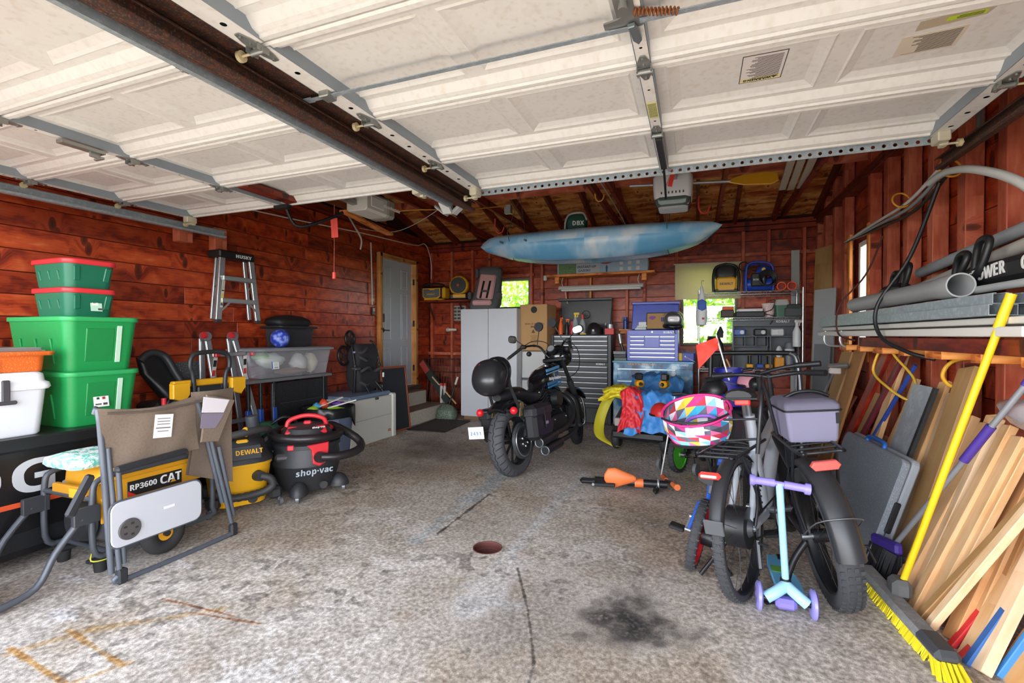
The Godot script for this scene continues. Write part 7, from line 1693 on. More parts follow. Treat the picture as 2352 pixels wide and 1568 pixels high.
	var gun := func(label: String, x: float, y: float, col: String):
		var g := thing("cordless_drill", label, "drill", P(x, y, 7.06), 0, "drills in the organizer")
		part(g, "motor", mb().box(v3(0, 0.19, 0), v3(0.085, 0.06, 0.14), 0.018), mt(col, 0.45))
		part(g, "chuck", mb().cyl(v3(0, 0.195, 0.07), v3(0, 0.195, 0.11), 0.02, 0.014), blk2)
		part(g, "grip", mb().bar(v3(0, 0.17, 0), v3(0, 0.04, 0.01), 0.04, 0.05, v3(0, 0, 1), 0.012), blk)
		part(g, "battery", mb().box(v3(0, 0.025, 0.01), v3(0.085, 0.05, 0.1), 0.01), mt(col, 0.45))
	gun.call("yellow and black drill in the left cubby column of the organizer", 0.655, 0.876, "d89a1c")
	gun.call("blue and black drill in the middle column of the organizer", 0.775, 0.876, "2c56b0")
	gun.call("yellow drill in the right column of the organizer beside the divider", 0.88, 0.876, "c88c18")
	t = thing("battery_case", "yellow plastic box with white rag in the organizer's right bay", "case", P(1.0, 0.876, 7.06))
	part(t, "box", mb().box(v3(0, 0.07, 0), v3(0.11, 0.14, 0.12), 0.01), mt("d8901c", 0.45)); part(t, "rag", mb().ell(v3(0, 0.2, 0), v3(0.04, 0.09, 0.04), 12), mt("c8cac8", 0.7))
	t = thing("grey_canister", "tall grey striped canister in the organizer's right bay", "canister", P(1.12, 0.876, 7.07))
	part(t, "can", mb().lathe([v2(0, 0), v2(0.055, 0), v2(0.055, 0.3), v2(0.045, 0.33), v2(0.0, 0.33)], 20), mt("6e7278", 0.45)); part(t, "band", mb().cyl(v3(0, 0.22, 0), v3(0, 0.25, 0), 0.057, -1, 20), mt("c2c4c6", 0.5))
	for e: Array in [[0.53, "blue and white tape rolls on the organizer's upper ledge", "3a56a0"], [0.78, "black charger with dials on the organizer's upper ledge", "26282b"], [0.98, "white and black battery charger on the organizer's upper ledge", "c4c6c4"]]:
		t = thing("charger", e[1], "charger", P(e[0], 1.296, 7.08))
		part(t, "body", mb().box(v3(0, 0.045, 0), v3(0.15, 0.09, 0.12), 0.014), mt(e[2], 0.45)); part(t, "knob", mb().cyl(v3(0.03, 0.045, 0.06), v3(0.03, 0.045, 0.075), 0.026), mt("b8babc", 0.4))
	# rocket-shaped windsock balloon
	t = thing("foam_rocket", "white and blue teardrop windsock hanging from a hook on the shelf post", "windsock", P(0.06, 1.42, 6.85))
	part(t, "body", mb().lathe([v2(0.0, 0.0), v2(0.06, 0.02), v2(0.07, 0.12), v2(0.068, 0.24), v2(0.04, 0.4), v2(0.014, 0.52), v2(0.0, 0.55)], 20), mt("d2d4d6", 0.6))
	part(t, "blue_star", mb().at(v3(0.005, 0.27, 0.055)).prism([v2(-0.055, 0.06), v2(0.0, 0.085), v2(0.055, 0.05), v2(0.05, -0.04), v2(0.0, -0.08), v2(-0.05, -0.04)], 0.03, 0.01), mt("2e57a8", 0.6))
	part(t, "red_mark", mb().box(v3(0.02, 0.1, 0.066), v3(0.03, 0.025, 0.012), 0.003), mt("c0403a", 0.6))
	part(t, "hook", mb().tube(curve([v3(0, 0.55, 0), v3(0, 0.6, 0), v3(0.03, 0.6, -0.03)], 4), 0.004, 5), zinc)
	# golf-bag-like tool bag in front of the window
	t = thing("tool_backpack", "black and red tool backpack with sticks on the wire shelf", "bag", P(0.22, 0.868, 7.0), 10)
	part(t, "bag", mb().loft([rring(0.22, 0.16, 0.05, 0.0), rring(0.25, 0.2, 0.06, 0.1), rring(0.22, 0.17, 0.06, 0.32), rring(0.12, 0.1, 0.04, 0.42)]), mt("1f2022", 0.7))
	part(t, "red_panel", mb().box(v3(0.04, 0.24, 0.09), v3(0.1, 0.07, 0.02), 0.008), mt("c8363a", 0.6))
	for s: float in [-1.0, 1.0]: part(t, "strap", mb().tube(curve([v3(s * 0.06, 0.02, 0.1), v3(s * 0.08, 0.2, 0.12), v3(s * 0.04, 0.4, 0.05)], 4), 0.018, 6), blk)
	part(t, "top_flap", mb().loft([rring(0.1, 0.08, 0.03, 0.4, 4, v2(0.06, 0)), rring(0.08, 0.06, 0.025, 0.48, 4, v2(0.08, 0)), rring(0.02, 0.02, 0.008, 0.55, 4, v2(0.08, 0))]), blk)
	for e: Array in [["hammer_handle", "tan wooden hammer handle leaning beside the tool backpack", v3(0.36, 0.868, 6.92), v3(-0.1, 0.34, 0.0)], ["hammer_handle", "short tan wooden handle on the shelf right of the backpack", v3(0.42, 0.868, 6.95), v3(-0.05, 0.12, 0)]]:
		solo(e[0], e[1], "handle", P(e[2].x, e[2].y, e[2].z), 0, mb().bar(Vector3.ZERO, e[3], 0.022, 0.03, v3(0, 0, 1), 0.006), any(pine), "wooden handles")
	# crates in front of the shelf
	for e: Array in [[-0.0, 0.0, 0.36, 0.42, 0.46, "4f5a64", "dark grey storage crate on the floor right of the blue bench"], [0.12, 0.5, 0.3, 0.16, 0.24, "3a3d42", "black carton with coloured print on the crates by the shelf"]]:
		t = carton("storage_crate", e[6], P(0.16 + e[0], e[1], 6.45), 2, v3(e[2], e[3], 0.3), mt(e[5], 0.55), "crate")
		if e[1] > 0.1:
			for q in 2: part(t, "print", mb().box(v3(0.02 + q * 0.09, 0.08, 0.151), v3(0.05, 0.07, 0.002)), mt(["b85a5a", "7a5ab0"][q], 0.6))
	carton("pine_box", "shallow tan wooden box on top of the grey crate", P(0.08, 0.425, 6.42), 2, v3(0.44, 0.075, 0.26), WD.card)
	carton("storage_crate", "blue storage crate on the floor under the pine box", P(-0.12, 0.0, 6.2), 2, v3(0.2, 0.2, 0.2), mt("2c5f96", 0.45), "crate")
	# tall boards in the back right corner
	var bd := func(called: String, label: String, x: float, d: float, w: float, h: float, lean: float, m: Material, turn: float):
		solo(called, label, "board", P(x, 0.0, d), turn, mb().at(Vector3.ZERO, v3(lean, 0, 0)).box(v3(0, h / 2, 0), v3(w, h, 0.018), 0.002), m, "boards in the corner")
	bd.call("leaning_board", "tall narrow grey plastic board behind the wire shelf's right post", 1.24, 7.4, 0.1, 2.45, -1.0, mt("b0b2b0", 0.6), 0)
	bd.call("leaning_board", "tall tan particle board edge in the back right corner", 1.42, 6.9, 0.42, 2.4, -2.0, WD.weathered, -68)
	bd.call("leaning_board", "grey plastic covered board leaning before the tan board", 1.36, 6.6, 0.32, 1.85, -2.0, mt("a2a4a6", 0.6), -62)
	bd.call("leaning_board", "short dark grey board leaning lowest in the right corner", 1.3, 6.4, 0.22, 1.2, -3.0, mt("6f7376", 0.6), -58)
	bd.call("leaning_board", "thin brown trim leaning beside the dark grey board", 1.12, 6.3, 0.06, 0.95, -4.0, mt("7a4a34", 0.6), -30)

func tyre_wheel(parent: Node3D, called: String, c: Vector3, ax: Vector3, r: float, w: float, tyre: Material, rim: Material, spokes: int, spoke_r: float, tread: int) -> Node3D:
	var a := ax.normalized()
	var x := a.cross(Vector3.UP).normalized(); var y := a.cross(x).normalized()
	var rows := []
	for s in 40:
		var d := x * cos(TAU * s / 40) + y * sin(TAU * s / 40)
		var q := PackedVector3Array()
		for e: Array in [[-0.38, 0.74], [-0.5, 0.86], [-0.42, 0.95], [-0.2, 0.995], [0.0, 1.0], [0.2, 0.995], [0.42, 0.95], [0.5, 0.86], [0.38, 0.74]]:
			q.append(c + a * e[0] * w + d * (r - (1.0 - e[1]) * w * 2.6))
		rows.append(q)
	var k := part(parent, called, mb().grid(rows, false, true), tyre)
	var ri := r - w * 0.68
	part(k, "rim", mb().ring(c, ri, w * 0.14 + 0.004, a, 36, 8, 2.2), rim)
	part(k, "hub", mb().cyl(c - a * w * 0.5, c + a * w * 0.5, maxf(r * 0.1, 0.02), -1, 14), rim)
	for s in spokes:
		var an := TAU * s / spokes
		var d := x * cos(an) + y * sin(an)
		var d2 := x * cos(an + 0.5) + y * sin(an + 0.5)
		var off := a * w * (0.3 if s % 2 else -0.3)
		if spoke_r > 0.004: part(k, "spoke", mb().bar(c + d * r * 0.1, c + d * ri, spoke_r * 2, spoke_r * 1.4, a, 0.002), rim)
		else: part(k, "spoke", mb().cyl(c + off + d2 * r * 0.1, c + d * ri, spoke_r, -1, 5), mt("3a3c3e", 0.4, 0.5))
	if tread:
		var tb := mb()
		for i in tread:
			for s: float in [-1.0, -0.34, 0.34, 1.0]:
				var an := TAU * (i + (0.5 if absf(s) < 0.5 else 0.0)) / tread
				var d := x * cos(an) + y * sin(an)
				var o := c + a * s * w * 0.36
				var rad := r - (0.008 if absf(s) > 0.5 else 0.0) * w * 10
				tb.bar(o + d * (rad - 0.006), o + d * (rad + w * 0.03), w * 0.16, r * 2.8 / tread, a)
		part(k, "tread", tb, tyre).set_meta("kind", "stuff")
	return k

func tread_mat() -> StandardMaterial3D:   # road tyre: a zigzag groove round the middle and slanted grooves to both shoulders
	var im := Image.create(96, 96, false, Image.FORMAT_RGB8)
	for y in 96:
		for x in 96:
			var u := x / 95.0
			var z := absf(fposmod(y / 48.0, 1.0) - 0.5) * 0.12 + 0.47
			var groove := absf(u - z) < 0.018
			var s := fposmod(y / 48.0 + absf(u - 0.5) * 1.6 + (0.5 if u > 0.5 else 0.0), 1.0)
			if s < 0.11 and absf(u - 0.5) > 0.07 and absf(u - 0.5) < 0.33: groove = true
			im.set_pixel(x, y, Color("0e0e10") if groove else Color("434448"))
	var m := StandardMaterial3D.new()
	m.albedo_texture = tex(im); m.roughness = 0.75; m.uv1_scale = v3(1, 14, 1)
	m.heightmap_enabled = true; m.heightmap_texture = m.albedo_texture; m.heightmap_scale = 0.6
	return m

func build_motorcycle() -> void:
	var bk := mt("121316", 0.22, 0.0, 0.6); var mat_b := mt("1e1f22", 0.5); var leather := mt("1d1d20", 0.42); var chrome := mt("c8ccd0", 0.2, 0.95); var steel := mt("6c7074", 0.35, 0.7); var rub := mt("26272a", 0.7)
	var t := thing("motorcycle", "black cruiser motorcycle with blue striped tank parked facing the back wall", "motorcycle", P(-1.557, 0, 4.158 - 0.0), -9.0)
	t.rotation_degrees = v3(0, -9.0, 8.0)
	tyre_wheel(t, "rear_wheel", P(0, 0.323, 0), v3(1, 0, 0), 0.323, 0.15, tread_mat(), mat_b, 9, 0.011, 0)
	tyre_wheel(t, "front_wheel", P(0, 0.325, 1.515), v3(1, 0, -0.25), 0.325, 0.1, rub, mat_b, 9, 0.01, 0)
	part(t, "belt_pulley", mb().at(P(0.115, 0.323, 0), v3(0, 90, 0)).prism(oct(0, 0, 0.165, 32), 0.03, 0.004), mt("4b4d50", 0.4, 0.5))
	part(t, "pulley_ring", mb().ring(P(0.132, 0.323, 0), 0.14, 0.007, v3(1, 0, 0), 36, 6), chrome)
	part(t, "pulley_face", mb().at(P(0.132, 0.323, 0), v3(0, 90, 0)).prism(oct(0, 0, 0.12, 28), 0.006), mat_b)
	for k in 6: part(t, "bolt", mb().ell(P(0.142, 0.323 + 0.05 * cos(k * 1.047), 0.05 * sin(k * 1.047)), v3(0.014, 0.014, 0.014), 10), chrome)
	part(t, "belt_guard", mb().bar(P(0.14, 0.5, 0.05), P(0.13, 0.36, 0.55), 0.05, 0.03, Vector3.UP, 0.006), mat_b)
	for s: float in [-1.0, 1.0]: part(t, "swingarm", mb().bar(P(s * 0.115, 0.32, -0.03), P(s * 0.11, 0.36, 0.5), 0.03, 0.055, Vector3.UP, 0.006), mat_b)
	var arc := func(r: float, a0: float, a1: float, w: float, th: float, c: Vector3):
		var rows := []
		for i in 17:
			var an := deg_to_rad(lerpf(a0, a1, i / 16.0))
			var d := v3(0, sin(an), -cos(an))
			var q := PackedVector3Array()
			for e: Vector2 in [v2(-0.5, -0.25), v2(-0.48, 0.0), v2(-0.25, 0.12), v2(0, 0.15), v2(0.25, 0.12), v2(0.48, 0.0), v2(0.5, -0.25), v2(0.44, -0.1), v2(0.0, 0.06), v2(-0.44, -0.1)]: q.append(c + d * (r + e.y * w) + v3(e.x * w, 0, 0))
			rows.append(q)
		return mb().loft(rows)
	part(t, "rear_fender", arc.call(0.365, 38.0, 128.0, 0.18, 0.01, P(0, 0.34, 0)), bk)
	part(t, "front_fender", arc.call(0.345, 35.0, 150.0, 0.13, 0.01, P(0, 0.33, 1.515)), bk)
	# seat and tank
	part(t, "seat", mb().loft([[0.62, 0.09, 0.03, 0.72], [0.55, 0.17, 0.055, 0.7], [0.4, 0.26, 0.07, 0.68], [0.26, 0.25, 0.075, 0.7], [0.2, 0.2, 0.075, 0.735], [0.05, 0.2, 0.07, 0.75], [-0.1, 0.17, 0.055, 0.755], [-0.17, 0.08, 0.03, 0.74]].map(func(e):
		var q := PackedVector3Array()
		for i in 16: q.append(P(cos(TAU * i / 16) * e[1] * 0.5 * 1.1, e[3] + sin(TAU * i / 16) * e[2], e[0]))
		return q)), leather)
	for e: Array in [[0.1, 0.76, 0.06], [0.13, 0.72, 0.42]]: part(t, "seat_stud", mb().ell(P(e[0], e[1], e[2]), v3(0.012, 0.012, 0.012), 8), chrome)
	part(t, "tank", mb().loft([[0.5, 0.06, 0.05, 0.77], [0.56, 0.15, 0.09, 0.79], [0.7, 0.235, 0.125, 0.82], [0.88, 0.25, 0.135, 0.85], [1.0, 0.2, 0.12, 0.87], [1.06, 0.1, 0.07, 0.88]].map(func(e):
		var q := PackedVector3Array()
		for i in 18:
			var c := cos(TAU * i / 18); var s := sin(TAU * i / 18)
			q.append(P(signf(c) * absf(c) ** 0.7 * e[1] * 0.5, e[3] + s * e[2], e[0]))
		return q)), bk)
	for e: Array in [[0.78, "3c6f9c", 0.034], [0.745, "2f86c8", 0.02], [0.92, "4f9ad0", 0.03], [0.885, "7fb6dc", 0.014]]:
		part(t, "tank_stripe", mb().bar(P(0.119, e[0], 0.66), P(0.123, e[0] + 0.03, 0.98), 0.012, e[2], Vector3.UP, 0.003), mt(e[1], 0.3))
	text(t, "lettering", "Harley-Davidson", 0.034, mt("e4e6e8", 0.4), P(0.131, 0.835, 0.83), v3(5, 90, 0), 0.002, 0.8)
	part(t, "filler_cap", mb().cyl(P(0.05, 0.97, 0.8), P(0.055, 0.985, 0.8), 0.03), chrome)
	# engine: crankcase, two finned cylinders, covers
	part(t, "crankcase", mb().box(P(0, 0.36, 0.72), v3(0.28, 0.26, 0.5), 0.05), mat_b)
	part(t, "cam_cover", mb().at(P(0.15, 0.36, 0.74), v3(0, 90, 0)).prism(rrect(0.4, 0.2, 0.08), 0.05, 0.012), mt("2a2c30", 0.35))
	part(t, "primary_cover", mb().at(P(-0.15, 0.36, 0.68), v3(0, 90, 0)).prism(rrect(0.5, 0.2, 0.09), 0.05, 0.012), mt("2a2c30", 0.35))
	for s: float in [-1.0, 1.0]:
		var cy := Node3D.new(); cy.name = "cylinder"
		t.add_child(cy, true)
		for k in 8:
			var q: Vector3 = P(0, 0.48 + k * 0.028, 0.76 + s * (0.1 + k * 0.011))
			part(cy, "fin", mb().at(q, v3(s * -22, 0, 0)).box(Vector3.ZERO, v3(0.2, 0.014, 0.17), 0.004), mt("303236", 0.4))
		part(cy, "barrel", mb().cyl(P(0, 0.46, 0.76 + s * 0.09), P(0, 0.72, 0.76 + s * 0.19), 0.07), mat_b)
		part(cy, "rocker_cover", mb().at(P(0, 0.73, 0.76 + s * 0.18), v3(s * -22, 0, 0)).box(Vector3.ZERO, v3(0.17, 0.07, 0.16), 0.02), bk)
	part(t, "air_cleaner", mb().cyl(P(0.12, 0.62, 0.76), P(0.19, 0.62, 0.76), 0.085, 0.075, 20), mat_b)
	for e: Array in [[0.18, 0.42, 0.6], [0.18, 0.3, 0.85], [0.18, 0.42, 0.88], [0.18, 0.29, 0.62]]: part(t, "bolt", mb().ell(P(e[0], e[1], e[2]), v3(0.01, 0.012, 0.012), 8), chrome)
	# exhausts
	for e: Array in [[0.265, 0.06, 0.245], [0.36, -0.05, 0.25]]:
		var y: float = e[0]; var z: float = e[1]
		part(t, "exhaust_pipe", mb().tube(curve([P(0.12, 0.66, 0.98 + z), P(0.2, 0.55, 1.04 + z), P(e[2], y + 0.06, 0.95 + z), P(e[2], y - 0.03, 0.75 + z), P(e[2], y - 0.05, 0.45 + z)], 5), 0.026, 10), mt("2c2d30", 0.4, 0.3))
		part(t, "muffler", mb().tube([P(e[2], y - 0.05, 0.5 + z), P(e[2], y - 0.06, 0.44 + z), P(e[2], y - 0.075, 0.12 + z)], 0.047, 16, false, true, [0.028, 0.047, 0.047]), mt("26272a", 0.38, 0.3))
		part(t, "tip", mb().ring(P(e[2], y - 0.076, 0.115 + z), 0.04, 0.008, v3(0, 0.03, 1), 20, 8), steel)
	# forks, headlight, bars
	for s: float in [-1.0, 1.0]:
		part(t, "fork_leg", mb().cyl(P(s * 0.1 - 0.0, 1.02, 1.13), P(s * 0.1 - 0.0, 0.62, 1.36), 0.022), mat_b)
		part(t, "fork_slider", mb().cyl(P(s * 0.1, 0.66, 1.335), P(s * 0.1, 0.31, 1.52), 0.03), mt("222427", 0.35))
		part(t, "fork_gaiter", mb().tube([P(s * 0.1, 0.78, 1.265), P(s * 0.1, 0.74, 1.29), P(s * 0.1, 0.7, 1.31), P(s * 0.1, 0.66, 1.335), P(s * 0.1, 0.62, 1.355)], 0.036, 12, false, true, [0.032, 0.038, 0.031, 0.038, 0.031]), rub)
		part(t, "handlebar", mb().tube(curve([P(0, 1.06, 1.16), P(s * 0.08, 1.07, 1.16), P(s * 0.15, 1.2, 1.1), P(s * 0.26, 1.22, 1.0), P(s * 0.33, 1.17, 0.88)], 5), 0.013, 8), bk)
		part(t, "grip", mb().cyl(P(s * 0.3, 1.2, 0.93), P(s * 0.38, 1.11, 0.78), 0.018), rub)
		part(t, "bar_end", mb().cyl(P(s * 0.38, 1.11, 0.78), P(s * 0.39, 1.1, 0.765), 0.016), chrome)
		part(t, "control_case", mb().box(P(s * 0.28, 1.215, 0.96), v3(0.06, 0.05, 0.06), 0.012), mat_b)
		part(t, "mirror_stem", mb().cyl(P(s * 0.27, 1.22, 0.98), P(s * 0.37, 1.31, 0.96), 0.005, -1, 6), mat_b)
		var mi := part(t, "mirror", mb().at(P(s * 0.41, 1.32, 0.955), v3(0, s * 12, s * 12)).prism(rrect(0.12, 0.085, 0.035), 0.03, 0.01), mat_b)
		part(mi, "mirror_glass", mb().at(P(s * 0.41, 1.32, 0.938), v3(0, s * 12, s * 12)).prism(rrect(0.1, 0.066, 0.028), 0.004), mt("b8b4ac", 0.06, 0.9))
		part(t, "front_signal", mb().ell(P(s * 0.24, 1.13, 1.0), v3(0.03, 0.03, 0.034), 14), mat_b)
		part(t, "rear_signal", mb().ell(P(s * 0.18, 0.62, -0.2), v3(0.035, 0.035, 0.035), 16), mt("d0202a", 0.2))
		part(t, "signal_stem", mb().cyl(P(s * 0.06, 0.62, -0.16), P(s * 0.17, 0.62, -0.19), 0.012, -1, 8), mat_b)
		part(t, "rear_shock", mb().tube([P(s * 0.15, 0.36, 0.0), P(s * 0.15, 0.46, 0.06), P(s * 0.14, 0.62, 0.14)], 0.026, 10), mat_b)
		part(t, "sissy_strut", mb().bar(P(s * 0.14, 0.6, -0.02), P(s * 0.11, 0.95, -0.16), 0.014, 0.03, v3(1, 0, 0), 0.003), mat_b)
		part(t, "strut_plate", mb().at(P(s * 0.15, 0.6, 0.0), v3(0, 90, 0)).prism([v2(-0.06, -0.05), v2(0.06, -0.05), v2(0.03, 0.07), v2(-0.02, 0.07)], 0.008), mt("8a7c52", 0.5, 0.3))
		part(t, "foot_peg", mb().cyl(P(s * 0.17, 0.3, 0.98), P(s * 0.3, 0.3, 0.98), 0.018), rub)
		part(t, "saddlebag", mb().box(P(s * 0.24, 0.47, 0.12), v3(0.13, 0.3, 0.36), 0.035), leather)
		part(t, "bag_flap", mb().box(P(s * 0.245, 0.575, 0.12), v3(0.145, 0.12, 0.37), 0.03), mt("242428", 0.38))
		part(t, "bag_strap", mb().bar(P(s * 0.318, 0.6, 0.14), P(s * 0.316, 0.42, 0.14), 0.05, 0.008, v3(1, 0, 0)), leather)
		part(t, "buckle", mb().box(P(s * 0.322, 0.46, 0.14), v3(0.01, 0.03, 0.04), 0.003), chrome)
	part(t, "guard_bar", mb().tube(curve([P(0.05, 0.62, 1.12), P(0.24, 0.6, 1.1), P(0.3, 0.55, 1.1), P(0.3, 0.34, 1.1), P(0.25, 0.28, 1.08), P(0.05, 0.24, 1.04)], 5), 0.014, 8), bk)
	part(t, "guard_bar", mb().tube(curve([P(-0.05, 0.62, 1.12), P(-0.24, 0.6, 1.1), P(-0.3, 0.55, 1.1), P(-0.3, 0.34, 1.1), P(-0.25, 0.28, 1.08), P(-0.05, 0.24, 1.04)], 5), 0.014, 8), bk)
	part(t, "triple_clamp", mb().box(P(0, 1.03, 1.14), v3(0.26, 0.05, 0.1), 0.012), bk)
	part(t, "neck", mb().cyl(P(0, 0.98, 1.12), P(0, 0.78, 1.06), 0.045), mat_b)
	part(t, "downtube", mb().tube(curve([P(0, 0.82, 1.06), P(0, 0.5, 1.08), P(0, 0.22, 0.98), P(0, 0.2, 0.5)], 4), 0.022, 8), mat_b)
	part(t, "fairing", mb().ell(P(0, 1.06, 1.26), v3(0.17, 0.14, 0.12), 22), bk)
	part(t, "speedometer", mb().cyl(P(0, 1.13, 1.13), P(0, 1.16, 1.09), 0.05, 0.055, 20), mat_b)
	part(t, "dial", mb().cyl(P(0, 1.161, 1.09), P(0, 1.166, 1.084), 0.042, -1, 20), mt("8a8e90", 0.3))
	for e: Array in [[-0.08, 1.42, 1.02], [0.09, 1.44, 1.03]]: part(t, "round_mirror", mb().cyl(P(e[0], e[1], e[2]), P(e[0], e[1] + 0.003, e[2] - 0.02), 0.055, 0.052, 22).cyl(P(e[0], e[1], e[2] + 0.01), P(e[0] * 2.0, 1.21, 1.07), 0.005, -1, 6), mt("3a3c40", 0.3, 0.3))
	part(t, "brake_cable", mb().tube(curve([P(0.28, 1.22, 0.95), P(0.36, 1.1, 1.0), P(0.3, 0.9, 1.1), P(0.12, 0.8, 1.2)], 5), 0.005, 5), mat_b)
	part(t, "clutch_cable", mb().tube(curve([P(-0.28, 1.22, 0.95), P(-0.18, 1.27, 1.05), P(-0.05, 1.2, 1.16), P(0.0, 0.9, 1.1)], 5), 0.005, 5), mat_b)
	# round luggage case on the sissy bar
	part(t, "luggage_case", mb().at(P(0.0, 0.93, -0.25), v3(-24, 0, 0)).ell(Vector3.ZERO, v3(0.158, 0.165, 0.14), 28, -90, 90, 0.85), mt("222326", 0.3))
	part(t, "case_lid", mb().at(P(0.0, 0.95, -0.17), v3(-24, 0, 0)).ell(v3(0, 0.02, -0.03), v3(0.145, 0.165, 0.1), 26, -90, 90, 0.85), mt("1a1b1e", 0.28))
	part(t, "case_seam", mb().ring(P(0.0, 0.945, -0.2), 0.16, 0.007, v3(0, 0.4, 1), 32, 6), mat_b)
	part(t, "case_badge", mb().at(P(-0.06, 1.055, -0.315), v3(-50, -25, 0)).box(Vector3.ZERO, v3(0.06, 0.02, 0.01), 0.003), mt("a83038", 0.3))
	part(t, "backrest", mb().box(P(0, 0.9, -0.06), v3(0.2, 0.16, 0.06), 0.025), leather)
	part(t, "plate_bracket", mb().bar(P(-0.12, 0.46, -0.1), P(-0.2, 0.44, -0.2), 0.03, 0.01), mat_b)
	part(t, "number_plate", mb().box(P(-0.24, 0.44, -0.215), v3(0.17, 0.11, 0.004), 0.001), mt("dfe4e6", 0.4))
	text(t, "plate_number", "2 4 5 1", 0.03, mt("5a86b8", 0.5), P(-0.24, 0.435, -0.219), Vector3.ZERO, 0.001)
	part(t, "side_stand", mb().tube([P(-0.12, 0.26, 0.75), P(-0.3, 0.045, 0.85)], 0.014, 8), mat_b)

func bicycle(called: String, label: String, at: Vector3, heading: float, lean: float, r: float, tw: float, wb: float, frame: Material, rim: Material, tread: int, spoke: int, seat_h: float, bar_h: float, bar_w: float, steer := 0.0) -> Node3D:
	# stands on its rear wheel contact; front is -z
	var t := thing(called, label, "bicycle", at, heading)
	t.rotation_degrees = v3(0, heading, lean)
	var bk := mt("1c1d20", 0.45); var rub := mt("37383a", 0.85); var al := mt("8e9296", 0.35, 0.7)
	tyre_wheel(t, "rear_wheel", P(0, r, 0), v3(1, 0, 0), r, tw, rub, rim, spoke, 0.0016 if r > 0.22 else 0.0024, tread)
	tyre_wheel(t, "front_wheel", P(0, r, wb), v3(1, 0, steer), r, tw, rub, rim, spoke, 0.0016 if r > 0.22 else 0.0024, 0)
	var bb: Vector3 = P(0, r * 0.9, wb * 0.42); var st: Vector3 = P(0, seat_h - 0.12, wb * 0.3); var hd: Vector3 = P(0, bar_h * 0.72, wb * 0.8)
	var fr := r * 0.055 + 0.008
	part(t, "down_tube", mb().cyl(hd - v3(0, 0.05, 0), bb, fr * 1.4), frame)
	part(t, "top_tube", mb().cyl(hd + v3(0, 0.02, 0), P(0, seat_h * 0.62, wb * 0.34), fr), frame)
	part(t, "seat_tube", mb().cyl(bb, st, fr), frame)
	part(t, "head_tube", mb().cyl(hd + v3(0, 0.06, 0.012), hd - v3(0, 0.08, -0.0) + P(0, 0, 0.02), fr * 1.25), frame)
	for s: float in [-1.0, 1.0]:
		part(t, "chain_stay", mb().tube([P(s * (tw * 0.5 + 0.03), r, 0), P(s * (tw * 0.5 + 0.02), r * 0.95, r * 0.9), bb], fr * 0.7, 8), frame)
		part(t, "seat_stay", mb().tube([P(s * (tw * 0.5 + 0.03), r, 0), P(s * (tw * 0.5 + 0.015), r * 1.7, wb * 0.16), P(0, seat_h * 0.66, wb * 0.33)], fr * 0.6, 8), frame)
		part(t, "fork_blade", mb().tube([hd - v3(0, 0.1, 0) + P(s * 0.05, 0, 0.03), P(s * (tw * 0.5 + 0.02), r, wb)], fr * 0.8, 8), frame)
		part(t, "handlebar", mb().tube(curve([P(0, bar_h - 0.02, wb * 0.74), P(s * bar_w * 0.25, bar_h, wb * 0.74), P(s * bar_w * 0.5, bar_h, wb * 0.66)], 4), 0.012, 8), bk)
		part(t, "grip", mb().cyl(P(s * bar_w * 0.34, bar_h + 0.003, wb * 0.715), P(s * bar_w * 0.52, bar_h, wb * 0.655), 0.018), bk)
		part(t, "pedal", mb().box(bb + P(s * (tw * 0.5 + 0.12), s * r * 0.35, s * 0.06), v3(0.09, 0.022, 0.075), 0.006), bk)
		part(t, "crank", mb().bar(bb + v3(s * (tw * 0.5 + 0.06), 0, 0), bb + P(s * (tw * 0.5 + 0.07), s * r * 0.35, s * 0.06), 0.014, 0.022), al)
	part(t, "crank_axle", mb().cyl(bb - v3(tw * 0.5 + 0.07, 0, 0), bb + v3(tw * 0.5 + 0.07, 0, 0), 0.018), al)
	part(t, "stem", mb().cyl(hd + v3(0, 0.05, 0.01), P(0, bar_h, wb * 0.74), 0.016), bk)
	part(t, "seat_post", mb().cyl(st, P(0, seat_h, wb * 0.27), 0.014), al)
	part(t, "saddle", mb().loft([[0.14, 0.03, 0.02], [0.08, 0.06, 0.028], [-0.02, 0.12, 0.035], [-0.1, 0.17, 0.04], [-0.14, 0.13, 0.03]].map(func(e):
		var q := PackedVector3Array()
		for i in 12: q.append(P(cos(TAU * i / 12) * e[1] * 0.5, seat_h + sin(TAU * i / 12) * e[2], wb * 0.27 + e[0]))
		return q)), mt("242528", 0.55))
	part(t, "chainring", mb().ring(bb + v3(tw * 0.5 + 0.05, 0, 0), r * 0.28, 0.007, v3(1, 0, 0), 28, 6, 0.5), bk)
	part(t, "chain", mb().tube([bb + P(tw * 0.5 + 0.05, r * 0.28, 0), P(tw * 0.5 + 0.045, r * 1.14, 0), P(tw * 0.5 + 0.045, r * 0.86, 0), bb + P(tw * 0.5 + 0.05, -r * 0.28, 0)], 0.005, 5), mt("2e2c2a", 0.5, 0.4))
	part(t, "rear_axle", mb().cyl(P(-tw * 0.5 - 0.05, r, 0), P(tw * 0.5 + 0.05, r, 0), 0.012), al)
	part(t, "cassette", mb().tube([P(tw * 0.5 + 0.005, r, 0), P(tw * 0.5 + 0.04, r, 0)], 0.05, 20, false, true, [r * 0.16, r * 0.09]), mt("55565a", 0.4, 0.6))
	return t

